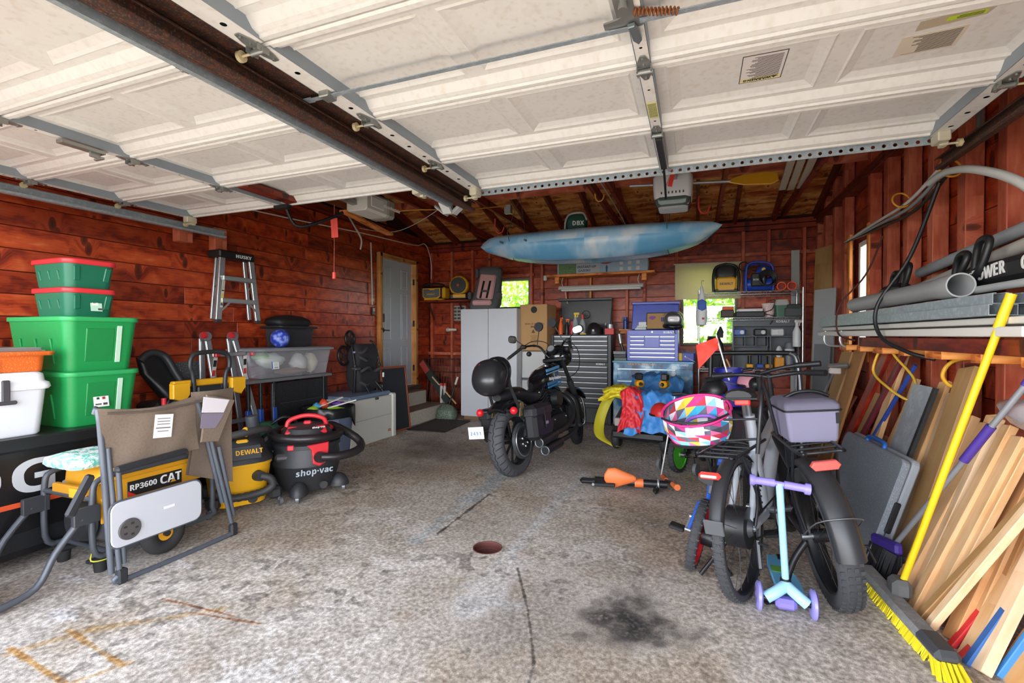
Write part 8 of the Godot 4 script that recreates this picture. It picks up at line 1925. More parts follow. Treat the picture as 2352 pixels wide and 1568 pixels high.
func build_bikes() -> void:
	var bk := mt("17181b", 0.4); var tb := mt("222428", 0.35, 0.3); var red := mt("d23a32", 0.3)
	# e-bike with pet basket
	var t := bicycle("electric_bike", "black and silver electric bike carrying a bright patterned pet basket", P(0.235, 0, 2.633), -20, 5, 0.345, 0.052, 1.1, mt("b8bec6", 0.35, 0.3), bk, 60, 18, 0.98, 1.06, 0.62)
	part(t, "hub_motor", mb().cyl(P(-0.05, 0.345, 0), P(0.045, 0.345, 0), 0.1, -1, 24), bk)
	var fender := func(p: Node3D, r: float, w: float, a0: float, a1: float, c: Vector3, m: Material):
		var rows := []
		for i in 15:
			var an := deg_to_rad(lerpf(a0, a1, i / 14.0))
			var d := v3(0, sin(an), -cos(an))
			var q := PackedVector3Array()
			for e: Vector2 in [v2(-0.5, -0.16), v2(-0.35, 0.06), v2(0, 0.14), v2(0.35, 0.06), v2(0.5, -0.16), v2(0.34, 0.0), v2(0, 0.08), v2(-0.34, 0.0)]: q.append(c + d * (r + e.y * w) + v3(e.x * w, 0, 0))
			rows.append(q)
		return part(p, "fender", mb().loft(rows), m)
	fender.call(t, 0.362, 0.066, 20, 160, P(0, 0.345, 0), mt("2a2b2d", 0.4))
	part(t, "mud_flap", mb().at(P(0, 0.445, -0.36), v3(14, 0, 0)).box(Vector3.ZERO, v3(0.085, 0.07, 0.012), 0.004), mt("4a4c4e", 0.7))
	var rack := func(p: Node3D, y: float, z0: float, z1: float, w: float):
		part(p, "rack_loop", mb().tube(curve([P(-w, y, z1), P(-w, y, z0 + 0.03), P(-w + 0.03, y, z0), P(w - 0.03, y, z0), P(w, y, z0 + 0.03), P(w, y, z1)], 4), 0.008, 8), tb)
		for k in 3: part(p, "rack_bar", mb().cyl(P(-w, y, z0 + 0.08 + k * 0.09), P(w, y, z0 + 0.08 + k * 0.09), 0.006, -1, 6), tb)
		for s: float in [-1.0, 1.0]: part(p, "rack_leg", mb().tube(curve([P(s * w, y, z0 + 0.1), P(s * w * 1.1, y * 0.7, 0.0), P(s * w * 0.85, 0.36, 0.0)], 3), 0.008, 8), tb)
	rack.call(t, 0.74, -0.26, 0.26, 0.085)
	part(t, "tail_lamp", mb().box(P(-0.02, 0.66, -0.3), v3(0.1, 0.032, 0.03), 0.012), red)
	part(t, "tail_lamp_window", mb().box(P(-0.02, 0.66, -0.318), v3(0.07, 0.012, 0.004), 0.001), mt("e6d8d4", 0.3))
	part(t, "basket_frame", mb().tube(curve([P(0.17, 0.76, -0.22), P(0.2, 1.0, -0.2), P(0.17, 1.06, -0.05), P(0.14, 1.06, 0.1), P(0.16, 0.78, 0.2)], 4), 0.009, 8), tb)
	for k in 3: part(t, "frame_bar", mb().cyl(P(0.02, 0.8 + k * 0.1, -0.16 - 0.01 * k), P(0.18, 0.82 + k * 0.09, -0.18), 0.006, -1, 6), tb)
	part(t, "red_reflector", mb().box(P(0.1, 0.98, -0.13), v3(0.07, 0.03, 0.02), 0.006), red)
	part(t, "derailleur", mb().bar(P(0.08, 0.3, -0.01), P(0.09, 0.17, -0.04), 0.02, 0.03, Vector3.UP, 0.004).bar(P(0.09, 0.29, -0.03), P(0.14, 0.29, -0.05), 0.01, 0.01), tb)
	part(t, "kick_stand", mb().tube([P(-0.06, 0.28, 0.1), P(-0.24, 0.035, 0.06)], 0.011, 8), bk)
	# patterned pet basket
	t = thing("pet_basket", "oval pet basket in bright geometric triangle print with mesh opening", "basket", P(0.02, 0.71, 2.88), -10)
	t.rotation_degrees = v3(4, -12, 7)
	var cols := ["e8e6e8", "c8307a", "2f9ac8", "5a5a6a", "e8e6e8", "d8b83a", "b83040", "7fb8d4", "3a3c4a", "e06a9a"]
	var cell := {}
	var ring_at := func(v: float, i: int, n: int): 
		var an := TAU * i / n
		var k := lerpf(0.78, 1.0, sin(minf(v * 1.4, 1.0) * PI / 2))
		return v3(cos(an) * 0.185 * k, v * (0.17 + 0.06 * -sin(an)), sin(an) * 0.15 * k)
	var hash_n := 0
	for j in 4:
		for i in 18:
			for h in 2:
				hash_n += 1
				var ci: int = hash(hash_n * 31 + j * 7) % cols.size()
				if not cell.has(ci): cell[ci] = mb()
				var a: Vector3 = ring_at.call(j / 4.0, i, 18); var b: Vector3 = ring_at.call(j / 4.0, i + 1, 18); var c: Vector3 = ring_at.call((j + 1) / 4.0, i + 1, 18); var d: Vector3 = ring_at.call((j + 1) / 4.0, i, 18)
				var tri3 := [a, b, c] if h == 0 else [a, c, d]
				var out: Vector3 = (a + c) * 0.5 * v3(1, 0, 1)
				for off: float in [0.0, 0.012]:
					var nn := out.normalized() * (1.0 if off == 0.0 else -1.0)
					var ic := out.normalized() * off
					cell[ci].tri(tri3[0] - ic, tri3[1] - ic, tri3[2] - ic, nn, nn, nn)
	for ci: int in cell:
		part(t, "fabric_patch", cell[ci], mt(cols[ci], 0.75)).set_meta("kind", "stuff")
	part(t, "base", mb().loft([rring(0.29, 0.24, 0.1, -0.012), rring(0.3, 0.25, 0.11, 0.004)]), bk)
	var rim := []
	for i in 24: rim.append(ring_at.call(1.0, i, 24) + v3(0, 0.004, 0))
	part(t, "pink_rim", mb().tube(rim, 0.008, 6, true), mt("c82a78", 0.6))
	part(t, "inner_ring", mb().ring(v3(0.02, 0.1, 0.0), 0.085, 0.01, v3(0, 1, 0.3), 24, 6), mt("8a5ab8", 0.5))
	part(t, "cushion", mb().ell(v3(0.0, 0.03, 0), v3(0.13, 0.05, 0.11), 16, 0, 90), mt("9a86b0", 0.9))
	part(t, "name_tag", mb().box(v3(0.02, 0.09, 0.148), v3(0.09, 0.045, 0.006), 0.002), mt("e6e4e6", 0.7))
	part(t, "zip", mb().tube(curve([v3(-0.17, 0.15, 0.08), v3(-0.08, 0.135, 0.135), v3(0.08, 0.135, 0.14), v3(0.18, 0.16, 0.06)], 4), 0.006, 6), bk)
	# fat tyre bike
	t = bicycle("fat_tyre_bike", "black fat-tyre electric bike with wide rear fender and grey rack bag", P(0.65, 0, 2.734), 5, 10.5, 0.33, 0.105, 1.15, mt("222327", 0.35), bk, 56, 18, 0.88, 1.08, 0.66, 0.1)
	fender.call(t, 0.36, 0.118, 15, 176, P(0, 0.33, 0), mt("2b2c2e", 0.42))
	part(t, "fender_stay", mb().tube(curve([P(-0.1, 0.36, -0.05), P(-0.09, 0.5, -0.28), P(0, 0.53, -0.33), P(0.09, 0.5, -0.28), P(0.1, 0.36, -0.05)], 3), 0.003, 5), mt("6c6e70", 0.4, 0.5))
	rack.call(t, 0.79, -0.22, 0.28, 0.09)
	part(t, "tail_lamp", mb().at(P(0.0, 0.735, -0.235)).prism([v2(-0.06, 0.0), v2(-0.045, 0.02), v2(0.045, 0.02), v2(0.06, 0.0), v2(0.045, -0.02), v2(-0.045, -0.02)], 0.03, 0.004), mt("d8564e", 0.25))
	part(t, "kick_stand", mb().tube(curve([P(-0.08, 0.28, 0.05), P(-0.16, 0.2, 0.02), P(-0.26, 0.07, -0.06), P(-0.34, 0.06, -0.1)], 4), 0.016, 8), bk)
	part(t, "brake_caliper", mb().box(P(0.1, 0.26, -0.03), v3(0.05, 0.06, 0.05), 0.008).tube([P(0.1, 0.28, -0.02), P(0.16, 0.28, -0.03), P(0.18, 0.2, -0.03)], 0.007, 6), tb)
	part(t, "headlamp", mb().ell(P(0.0, 0.98, 0.98), v3(0.05, 0.05, 0.06), 14), bk)
	part(t, "shock", mb().cyl(P(-0.1, 0.9, 0.9), P(-0.1, 0.55, 1.02), 0.028), mt("a8acb0", 0.3, 0.8))
	part(t, "display", mb().box(P(-0.06, 1.1, 0.86), v3(0.07, 0.02, 0.06), 0.008), bk)
	t = thing("rack_bag", "boxy grey cooler bag with black zip on the fat bike's rack", "bag", P(0.515, 0.79, 2.79), 4)
	t.rotation_degrees = v3(0, 6, 5)
	var gb := mt("77748a", 0.85)
	part(t, "body", mb().loft([rring(0.2, 0.26, 0.014, -0.0), rring(0.212, 0.275, 0.018, 0.015), rring(0.235, 0.3, 0.02, 0.15)]), gb)
	part(t, "lid", mb().loft([rring(0.238, 0.302, 0.02, 0.15), rring(0.242, 0.306, 0.022, 0.175), rring(0.22, 0.28, 0.03, 0.195), rring(0.16, 0.2, 0.04, 0.205)]), mt("5e5b6c", 0.85))
	var zp := rring(0.246, 0.31, 0.022, 0.152)
	part(t, "zip", mb().tube(Array(zp), 0.005, 5, true), bk)
	part(t, "zip_pull", mb().bar(v3(0.1, 0.14, 0.156), v3(0.1, 0.09, 0.152), 0.014, 0.006, v3(0, 0, 1)), bk)
	part(t, "strap", mb().tube(curve([v3(-0.08, 0.2, 0), v3(-0.02, 0.225, 0), v3(0.06, 0.225, 0), v3(0.12, 0.2, 0)], 4), 0.01, 6), bk)
	# small blue kids' bike
	t = bicycle("kids_bike", "small blue kids' bike with red rims leaning on the basket bike", P(-0.017, 0, 2.877), -10, -10, 0.195, 0.05, 0.62, mt("2a5ec0", 0.35), mt("cf2a30", 0.35), 30, 0, 0.5, 0.66, 0.42, 0.1)
	part(t, "coaster_hub", mb().cyl(P(0.02, 0.195, 0), P(0.09, 0.195, 0), 0.05, -1, 18), bk)
	part(t, "rim_disc", mb().at(P(0, 0.195, 0), v3(0, 90, 0)).prism(oct(0, 0, 0.15, 28), 0.012), mt("c4262c", 0.4))
	part(t, "stand", mb().tube([P(0.08, 0.13, 0.12), P(0.13, 0.08, 0.04), P(0.2, 0.045, -0.02)], 0.011, 8), bk)
	# green wheeled bike and flag
	t = bicycle("kids_bike", "small black kids' bike with lime green wheels behind the baskets", P(-0.15, 0, 4.82), -24, 3, 0.17, 0.055, 0.58, mt("26282a", 0.4), mt("5cc23a", 0.4), 26, 0, 0.5, 0.7, 0.44, 0.0)
	for s: float in [-1.0, 1.0]:
		part(t, "rim_disc", mb().at(P(0.012 * s, 0.17, 0), v3(0, 90, 0)).prism(oct(0, 0, 0.125, 24), 0.01), mt("55bf34", 0.4))
		part(t, "trainer_arm", mb().tube([P(0, 0.17, 0), P(s * 0.16, 0.16, -0.02), P(s * 0.17, 0.06, -0.02)], 0.009, 6), bk)
		part(t, "trainer_wheel", mb().cyl(P(s * 0.165, 0.055, -0.02), P(s * 0.195, 0.055, -0.02), 0.055, -1, 18), mt("6a6c6e", 0.6))
	var flag := func(label: String, base: Vector3, top: Vector3, fl: float):
		var p := thing("safety_flag", label, "flag", base, 0, "red safety flags")
		part(p, "pole", mb().cyl(Vector3.ZERO, top, 0.006, -1, 8), mt("e2e2e0", 0.4))
		var sh := []
		for j in 6:
			var row := []
			for i in 5: row.append(top * (0.93 - 0.05 * i) + v3(j * 0.03 * fl, -j * 0.012 - i * j * 0.006, 0.012 * sin(j * 1.4 + i)))
			sh.append(row)
		part(p, "cloth", mb().sheet(sh, 0.002, v3(0, 0, 1)), mt("e0402e", 0.6))
	flag.call("red frayed safety flag on a white pole above the basket bike", P(0.24, 0.95, 4.1), v3(-0.1, 0.36, 0.05), -1.0)
	flag.call("red safety flag on a tilted white pole beside the green wheels", P(-0.3, 0.0, 4.6), v3(0.12, 0.75, 0.05), 1.0)
	# scooter
	t = thing("kick_scooter", "small pale blue three-wheel scooter with purple grips, nearest the camera", "scooter", P(0.395, 0, 2.56), 0)
	var pu := mt("8a7ed0", 0.4); var lb := mt("9ccbe6", 0.4)
	part(t, "column", mb().cyl(v3(0.005, 0.13, -0.02), v3(-0.03, 0.61, 0.02), 0.016, -1, 14), tri_mat(speckled("9ed0e4", "a8d6e8", "5a5648", 0.07, 601, 0.5, 0.9), 9.0, 0.4))
	part(t, "column_foot", mb().cyl(v3(0.006, 0.1, -0.02), v3(0.004, 0.15, -0.018), 0.028, 0.022), bk)
	part(t, "crossbar", mb().cyl(v3(-0.12, 0.613, 0.02), v3(0.07, 0.597, 0.02), 0.012), pu)
	for s: float in [-1.0, 1.0]:
		part(t, "grip", mb().tube([v3(-0.03 + s * 0.02, 0.606 - s * 0.002, 0.02), v3(-0.03 + s * 0.1, 0.604 - s * 0.008, 0.02), v3(-0.03 + s * 0.105, 0.604 - s * 0.009, 0.02), v3(-0.03 + s * 0.125, 0.603 - s * 0.01, 0.02)], 0.02, 14, false, true, [0.018, 0.018, 0.026, 0.026]), pu)
		part(t, "front_arm", mb().tube(curve([v3(0.005, 0.12, -0.01), v3(s * 0.04 + 0.002, 0.1, 0.025), v3(s * 0.085, 0.07, 0.04)], 4), 0.026, 12), lb)
		part(t, "axle", mb().cyl(v3(s * 0.07, 0.06, 0.02), v3(s * 0.12, 0.06, 0.02), 0.012), bk)
		part(t, "front_wheel", mb().at(v3(s * 0.112, 0.066, 0.02), v3(0, 0, 90)).lathe([v2(0.02, -0.013), v2(0.052, -0.014), v2(0.066, -0.006), v2(0.066, 0.006), v2(0.052, 0.014), v2(0.02, 0.013), v2(0.02, -0.013)], 28), mt("8c86c8", 0.25))
	part(t, "deck", mb().at(v3(0.03, 0.055, -0.26), v3(-90, 4, 0)).prism([v2(-0.05, -0.26), v2(0.05, -0.26), v2(0.062, -0.1), v2(0.055, 0.1), v2(0.035, 0.22), v2(-0.035, 0.22), v2(-0.055, 0.1), v2(-0.062, -0.1)], 0.02, 0.004), mt("6fb6dc", 0.45))
	part(t, "deck_print", mb().box(v3(0.03, 0.067, -0.3), v3(0.1, 0.003, 0.07)), mt("6aa84a", 0.5))
	part(t, "underside", mb().box(v3(0.0, 0.05, 0.02), v3(0.09, 0.05, 0.06), 0.015), mt("7a6ec2", 0.45))
	part(t, "rear_wheel", mb().cyl(v3(0.03, 0.04, -0.46), v3(0.06, 0.04, -0.46), 0.04, -1, 18), bk)
	# balance bike lying down
	t = thing("balance_bike", "black balance bike with orange seat and grips lying on the floor", "balance bike", P(-0.62, 0, 4.12), 8)
	var og := mt("dc7238", 0.5)
	part(t, "rear_wheel", mb().at(v3(-0.2, 0.05, 0.0)).bar(v3(-0.12, 0, 0), v3(0.12, 0, 0), 0.045, 0.05, Vector3.UP, 0.02), bk)
	for s: float in [-1.0, 1.0]: part(t, "axle_cap", mb().cyl(v3(-0.2, 0.05, 0.0), v3(-0.2, 0.05, s * 0.1), 0.012, -1, 8), mt("8a8c8e", 0.4, 0.5)); part(t, "foot_rest", mb().bar(v3(-0.2, 0.05, s * 0.09), v3(-0.02, 0.05, s * 0.08), 0.02, 0.03, Vector3.UP, 0.006), bk)
	part(t, "saddle", mb().at(v3(-0.02, 0.1, 0.0)).loft([[-0.09, 0.05, 0.02], [-0.06, 0.15, 0.03], [0.0, 0.17, 0.035], [0.08, 0.11, 0.03], [0.15, 0.06, 0.02], [0.17, 0.03, 0.012]].map(func(e):
		var q := PackedVector3Array()
		for i in 14: q.append(v3(e[0], sin(TAU * i / 14) * e[1] * 0.5, cos(TAU * i / 14) * e[2] + 0.03))
		return q)), og)
	part(t, "frame_tube", mb().cyl(v3(0.08, 0.06, 0), v3(0.4, 0.06, 0.0), 0.032), bk)
	part(t, "collar", mb().cyl(v3(0.14, 0.06, 0), v3(0.21, 0.06, 0), 0.038), og)
	part(t, "clamp", mb().ring(v3(0.33, 0.06, 0.0), 0.034, 0.01, v3(1, 0, 0), 18, 6), mt("c4c6c8", 0.3, 0.7))
	part(t, "front_wheel", mb().bar(v3(0.3, 0.03, 0.12), v3(0.34, 0.03, -0.12), 0.045, 0.05, Vector3.UP, 0.02), bk)
	part(t, "handlebar", mb().cyl(v3(0.4, 0.06, -0.12), v3(0.44, 0.1, 0.12), 0.014), tb)
	part(t, "grip", mb().cyl(v3(0.39, 0.045, -0.28), v3(0.405, 0.065, -0.11), 0.024, 0.02), og)
	part(t, "grip", mb().cyl(v3(0.437, 0.095, 0.09), v3(0.455, 0.12, 0.26), 0.02, 0.024), og)
	# ride-on jeep under the play parachute
	t = thing("ride_on_jeep", "black ride-on toy jeep under the coloured play cloth", "ride-on toy", P(-0.55, 0, 5.85), -6)
	part(t, "body", mb().loft([rring(0.5, 0.8, 0.06, 0.14), rring(0.56, 0.86, 0.08, 0.2), rring(0.56, 0.84, 0.08, 0.36), rring(0.46, 0.7, 0.08, 0.48)]), mt("2a2c2e", 0.45))
	part(t, "rear_bumper", mb().box(v3(0.0, 0.2, 0.44), v3(0.58, 0.09, 0.06), 0.02), bk)
	part(t, "tail_lamp", mb().box(v3(-0.23, 0.33, 0.42), v3(0.07, 0.09, 0.03), 0.008), mt("a89890", 0.3))
	for e: Array in [[-0.27, 0.3], [0.27, 0.3], [-0.27, -0.3], [0.27, -0.3]]: wheel(t, "wheel", v3(e[0], 0.13, e[1]), v3(1, 0, 0), 0.13, 0.1, mt("2a2b2d", 0.7), mt("55575a", 0.5), 0.5)
	part(t, "axle_bar", mb().cyl(v3(-0.25, 0.13, 0.3), v3(0.25, 0.13, 0.3), 0.02), bk)
	var drape := func(called: String, label: String, col: String, c: Vector3, w: float, l: float, fall: float, seedv: float):
		var g := []
		var nz := noise(0.9, int(seedv * 10.0), 4)
		for j in 21:
			var row := []
			for i in 21:
				var u := i / 20.0 - 0.5; var v := j / 20.0
				var cr := nz.get_noise_2d(u * w * 14.0, v * 7.0) * 0.055
				var over := maxf(0.0, v - 0.42)
				row.append(v3(u * w * (1.0 + over * 0.2) + 0.02 * sin(v * 9 + seedv), -over * fall * 1.7 + cr * (0.7 if v < 0.45 else 0.1) + 0.03 * w * sin(u * 34 * w + seedv + v * 6.0) + 0.06 * cos(u * 3.0), minf(v, 0.42) * l + over * 0.16 + cr * (0.15 if v < 0.4 else 1.0) + 0.045 * w * sin(u * 26 * w + seedv)))
			g.append(row)
		var mm := mt(col, 0.5)
		solo(called, label, "cloth", c, 0, mb().sheet(g, 0.004, v3(0, 0.6, 0.8)), mm, "panels of the play cloth")
	drape.call("play_cloth", "blue crumpled play cloth draped over the toy jeep", "3d86cc", P(-0.4, 0.62, 5.7), 0.62, 0.75, 0.42, 0.3)
	drape.call("play_cloth", "red strip of play cloth hanging over the toy jeep", "d02a34", P(-0.66, 0.66, 5.5), 0.22, 0.33, 0.42, 1.9)
	drape.call("play_cloth", "blue raised hump of play cloth against the blue tool bench", "3a7cba", P(-0.46, 0.76, 6.45), 0.6, 0.8, 0.3, 4.0)
	drape.call("play_cloth", "yellow upper part of the play cloth over the toy jeep", "d8c62a", P(-0.8, 0.66, 5.75), 0.4, 0.6, 0.12, 2.6)
	var yp := curve([P(-0.9, 0.66, 6.0) - P(-1.0, 0, 5.9), v3(-0.02, 0.5, 0.05), v3(-0.1, 0.26, 0.1), v3(-0.06, 0.1, 0.25), v3(0.16, 0.03, 0.4)], 5)
	var ys := []
	for i in yp.size(): ys.append([yp[i] + v3(-0.05, 0.01, 0), yp[i] + v3(0.02, 0.02, 0.03), yp[i] + v3(0.07, 0, 0.0)])
	solo("play_cloth", "yellow tail of the play cloth sweeping down to the floor", "cloth", P(-1.0, 0, 5.9), 0, mb().sheet(ys, 0.005, v3(0, 0.3, 1)), mt("d8cc30", 0.55), "panels of the play cloth")
	for e: Array in [[-0.62, "yellow cordless tool lying on the blue play cloth, left", 20.0], [-0.34, "yellow cordless tool lying on the blue play cloth, right", -15.0]]:
		t = thing("cordless_tool", e[1], "drill", P(e[0], 0.672, 5.75), e[2], "tools on the cloth")
		part(t, "motor", mb().box(v3(0, 0.07, 0), v3(0.09, 0.08, 0.14), 0.02), mt("d89a1c", 0.45)); part(t, "battery", mb().box(v3(0, 0.15, -0.02), v3(0.08, 0.08, 0.08), 0.012), bk); part(t, "chuck", mb().cyl(v3(0, 0.07, 0.07), v3(0, 0.07, 0.12), 0.022, 0.014), bk)
	# roll frame of a pedal buggy, bucket and clutter behind the bikes
	t = thing("buggy_frame", "black tubular roll frame with grey pillar behind the parked bikes", "ride-on toy", P(0.52, 0, 4.95), 0)
	part(t, "cross_bar", mb().tube(curve([v3(-0.39, 0.7, 0), v3(-0.39, 1.1, 0.0), v3(-0.36, 1.13, 0), v3(0.25, 1.14, 0), v3(0.3, 1.12, 0)], 4), 0.022, 10), bk)
	part(t, "pillar", mb().tube(curve([v3(0.26, 1.14, 0), v3(0.32, 1.08, 0), v3(0.35, 0.8, 0.02), v3(0.36, 0.3, 0.05), v3(0.36, 0.02, 0.06)], 5), 0.024, 10), mt("6a6c70", 0.3, 0.6))
	part(t, "pillar", mb().tube([v3(-0.39, 0.72, 0), v3(-0.39, 0.0, 0)], 0.022, 10), bk)
	part(t, "seat", mb().box(v3(0.0, 0.42, -0.1), v3(0.5, 0.36, 0.4), 0.06), mt("1f2022", 0.6))
	part(t, "chassis", mb().box(v3(0, 0.13, -0.1), v3(0.7, 0.2, 0.7), 0.03), mt("222326", 0.6))
	t = thing("bucket", "dark blue plastic bucket with white lettering on the buggy seat", "bucket", P(0.32, 0.62, 5.15), 10)
	part(t, "body", mb().lathe([v2(0, 0), v2(0.13, 0), v2(0.15, 0.32), v2(0.16, 0.32), v2(0.16, 0.36), v2(0.148, 0.36), v2(0.13, 0.02)], 26), mt("28289a", 0.4))
	for y: float in [0.25, 0.29]: part(t, "rib", mb().ring(v3(0, y, 0), 0.152, 0.006, Vector3.UP, 26, 6), mt("28289a", 0.4))
	text(t, "lettering", "LOWE'S", 0.04, mt("d8dae8", 0.5), v3(0.05, 0.1, 0.132), v3(-4, 18, 0), 0.006)
	part(t, "handle", mb().tube(curve([v3(-0.16, 0.33, 0), v3(-0.1, 0.24, 0.13), v3(0.1, 0.22, 0.14), v3(0.16, 0.33, 0)], 5), 0.004, 5), zinc)
	t = thing("milk_crate", "black slatted plastic crate between the two electric bikes", "crate", P(0.46, 0.44, 3.9), 6)
	part(t, "floor", mb().box(v3(0, 0.01, 0), v3(0.34, 0.02, 0.3)), bk)
	for k in 2:
		for s: float in [-1.0, 1.0]: part(t, "wall", mb().box(v3(s * 0.165 if k == 0 else 0.0, 0.14, 0.0 if k == 0 else s * 0.145), v3(0.012 if k == 0 else 0.34, 0.26, 0.3 if k == 0 else 0.012), 0.003), mt("26282b", 0.5))
	part(t, "grip_rim", mb().box(v3(0, 0.27, 0.15), v3(0.36, 0.02, 0.02), 0.004), mt("8a8c8e", 0.4))
	part(t, "stand", mb().box(v3(0, -0.22, 0), v3(0.24, 0.44, 0.22), 0.02), mt("1a1b1d", 0.7))
	for e: Array in [["kids_helmet", "pink and white child's helmet hanging among the bike handlebars", 0.42, 0.9, 4.4, "c88a9a"], ["kids_helmet", "red and black child's helmet lying by the red flag", -0.33, 0.52, 5.0, "c02a2a"], ["kids_helmet", "black child's helmet among the bike handlebars", 0.14, 0.84, 4.35, "1e1f21"]]:
		t = thing(e[0], e[1], "helmet", P(e[2], e[3], e[4]), 20, "children's helmets")
		part(t, "shell", mb().ell(v3(0, 0.0, 0), v3(0.1, 0.11, 0.13), 18, -10, 90), mt(e[5], 0.4)); part(t, "band", mb().ring(v3(0, -0.01, 0), 0.105, 0.01, Vector3.UP, 20, 6), bk)

const NTH := ["first", "second", "third", "fourth", "fifth", "sixth", "seventh", "eighth", "ninth", "tenth", "eleventh", "twelfth", "thirteenth", "fourteenth", "fifteenth", "sixteenth"]

func lean(called: String, label: String, cat: String, a: Vector3, b: Vector3, w: float, th: float, m: Material, group := "") -> MeshInstance3D:   # a board leaning from foot a to top b, its width along the wall
	var d := (b - a).normalized()
	var q := mb()
	q.o = v2(rng.randf() * 5, rng.randf() * 5)
	return solo(called, label, cat, a, 0, q.bar(Vector3.ZERO, b - a, w, th, v3(-d.y, d.x, 0), 0.003), m, group)

func build_right() -> void:
	var blk := mt("1b1c1e", 0.45); var yel := mt("e8c418", 0.42)
	# wall rack
	var t := thing("lumber_rack", "wooden wall rack beam with orange arms on the right wall", "rack", P(1.33, 1.25, 3.9))
	part(t, "beam", mb().box(P(-0.12, 0.0, -0.55), v3(0.04, 0.07, 2.3), 0.003), WD.darkbrown)
	for k in 7: part(t, "arm", mb().box(P(0.02, -0.055, -1.5 + k * 0.43), v3(0.3, 0.045, 0.09 if k % 2 else 0.2), 0.003), WD.orange)
	for d: float in [1.0, 1.55]: part(t, "metal_hook", mb().tube(curve([P(-0.16, 0.09, d), P(-0.17, 0.0, d), P(-0.12, -0.05, d), P(0.1, -0.05, d)], 4), 0.011, 8), mt("c8cacc", 0.3, 0.7))
	# on the rack: white trim boards, galvanized studs, pipes
	for e: Array in [[1.2, 1.315, 0.055], [1.3, 1.315, 0.06], [1.4, 1.315, 0.05], [1.24, 1.362, 0.04], [1.36, 1.362, 0.05]]:
		solo("trim_board", "long white primed trim board on the rack, %s layer" % ("lower" if e[1] < 1.33 else "upper"), "board", P(e[0], e[1], 4.05 + 0.1 * e[2]), 0, mb().box(Vector3.ZERO, v3(0.085, e[2] * 0.75, 3.3), 0.004), mt("dad6ce", 0.5), "white boards in the %s layer" % ("lower" if e[1] < 1.33 else "upper"))
	var si := 0
	for e: Array in [[1.17, 1.408], [1.23, 1.408], [1.29, 1.408], [1.35, 1.408], [1.2, 1.458], [1.27, 1.458], [1.34, 1.458]]:
		var q := mb()
		q.box(v3(-0.026, 0, 0), v3(0.003, 0.045, 3.0)).box(v3(0.026, 0, 0), v3(0.003, 0.045, 3.0)).box(v3(0, -0.022, 0), v3(0.053, 0.003, 3.0))
		for s: float in [-1.0, 1.0]: q.box(v3(s * 0.02, 0.022, 0), v3(0.012, 0.003, 3.0))
		solo("metal_stud", "galvanized steel stud on the rack, %s in the %s row" % [NTH[si if si < 4 else si - 4], "lower" if si < 4 else "upper"], "steel stud", P(e[0], e[1], 4.1 + 0.04 * (si % 3)), 0, q, galv, "steel studs on the rack")
		si += 1
	t = thing("drain_pipe", "thick grey plastic pipe lying on the steel studs, open end forward", "pipe", P(1.2, 1.545, 3.8))
	part(t, "pipe", mb().at(Vector3.ZERO, v3(90, 0, 0)).lathe([v2(0.053, 0.83), v2(0.06, 0.83), v2(0.06, 0.66), v2(0.054, 0.64), v2(0.054, -0.85), v2(0.046, -0.85), v2(0.046, 0.6), v2(0.053, 0.83)], 26), mt("9fa1a2", 0.5))
	solo("conduit_pipe", "thin grey plastic pipe beside the thick one on the rack", "pipe", P(1.27, 1.52, 3.0), 0, mb().at(Vector3.ZERO, v3(90, 0, 0)).lathe([v2(0.012, 0.75), v2(0.018, 0.75), v2(0.018, -0.7), v2(0.012, -0.7), v2(0.012, 0.75)], 16), mt("a6a8a9", 0.5))
	t = thing("exercise_board", "long black exercise board with white lettering on the rack", "exercise gear", P(1.36, 1.6, 2.75), -90)
	part(t, "deck", mb().box(Vector3.ZERO, v3(1.0, 0.12, 0.1), 0.03), mt("202123", 0.5))
	text(t, "lettering", "POWER", 0.06, mt("dcdcd8", 0.5), v3(-0.24, 0.005, 0.052), v3(0, 0, 4), 0.003)
	text(t, "lettering", "GUIDE", 0.06, mt("dcdcd8", 0.5), v3(0.14, 0.02, 0.052), v3(0, 0, 4), 0.003)
	part(t, "ring_logo", mb().ring(v3(-0.39, -0.01, 0.052), 0.026, 0.004, v3(0, 0, 1), 20, 5), mt("dcdcd8", 0.5))
	var hi := 0
	for e: Array in [[-0.62, 0.02], [-0.42, 0.06], [-1.35, 0.06], [-1.55, 0.03]]:
		part(t, "loop_handle", mb().tube(curve([v3(e[0], -0.02, 0.03), v3(e[0] + 0.05, 0.1 + e[1], 0.03), v3(e[0] + 0.17, 0.1 + e[1], 0.04), v3(e[0] + 0.13, 0.02, 0.06), v3(e[0] + 0.02, -0.03, 0.06)], 5), 0.017, 10), blk)
	part(t, "rail", mb().cyl(v3(-0.4, -0.01, 0), v3(-1.6, -0.06, 0.02), 0.025), mt("8e9194", 0.35, 0.6))
	part(t, "slide_block", mb().box(v3(-1.42, -0.01, 0.04), v3(0.3, 0.14, 0.12), 0.03), blk)
	for e: Array in [["a8a49c", 1.44, 1.74, "rolled pale canvas banner with wood core on the rack"], ["7a3040", 1.42, 1.66, "rolled burgundy canvas banner under the pale roll on the rack"], ["909396", 1.47, 1.86, "grey metal pole lying above the exercise board"]]:
		t = thing("canvas_roll", e[3], "roll", P(e[1], e[2], 3.3))
		part(t, "roll", mb().cyl(P(0.0, 0.0, -0.5 if e[0] != "909396" else -1.0), P(0, -0.12, 0.9), 0.034), mt(e[0], 0.7)); part(t, "core", mb().cyl(P(0, 0.001, -0.51), P(0, 0, -0.49), 0.02), any(pine))
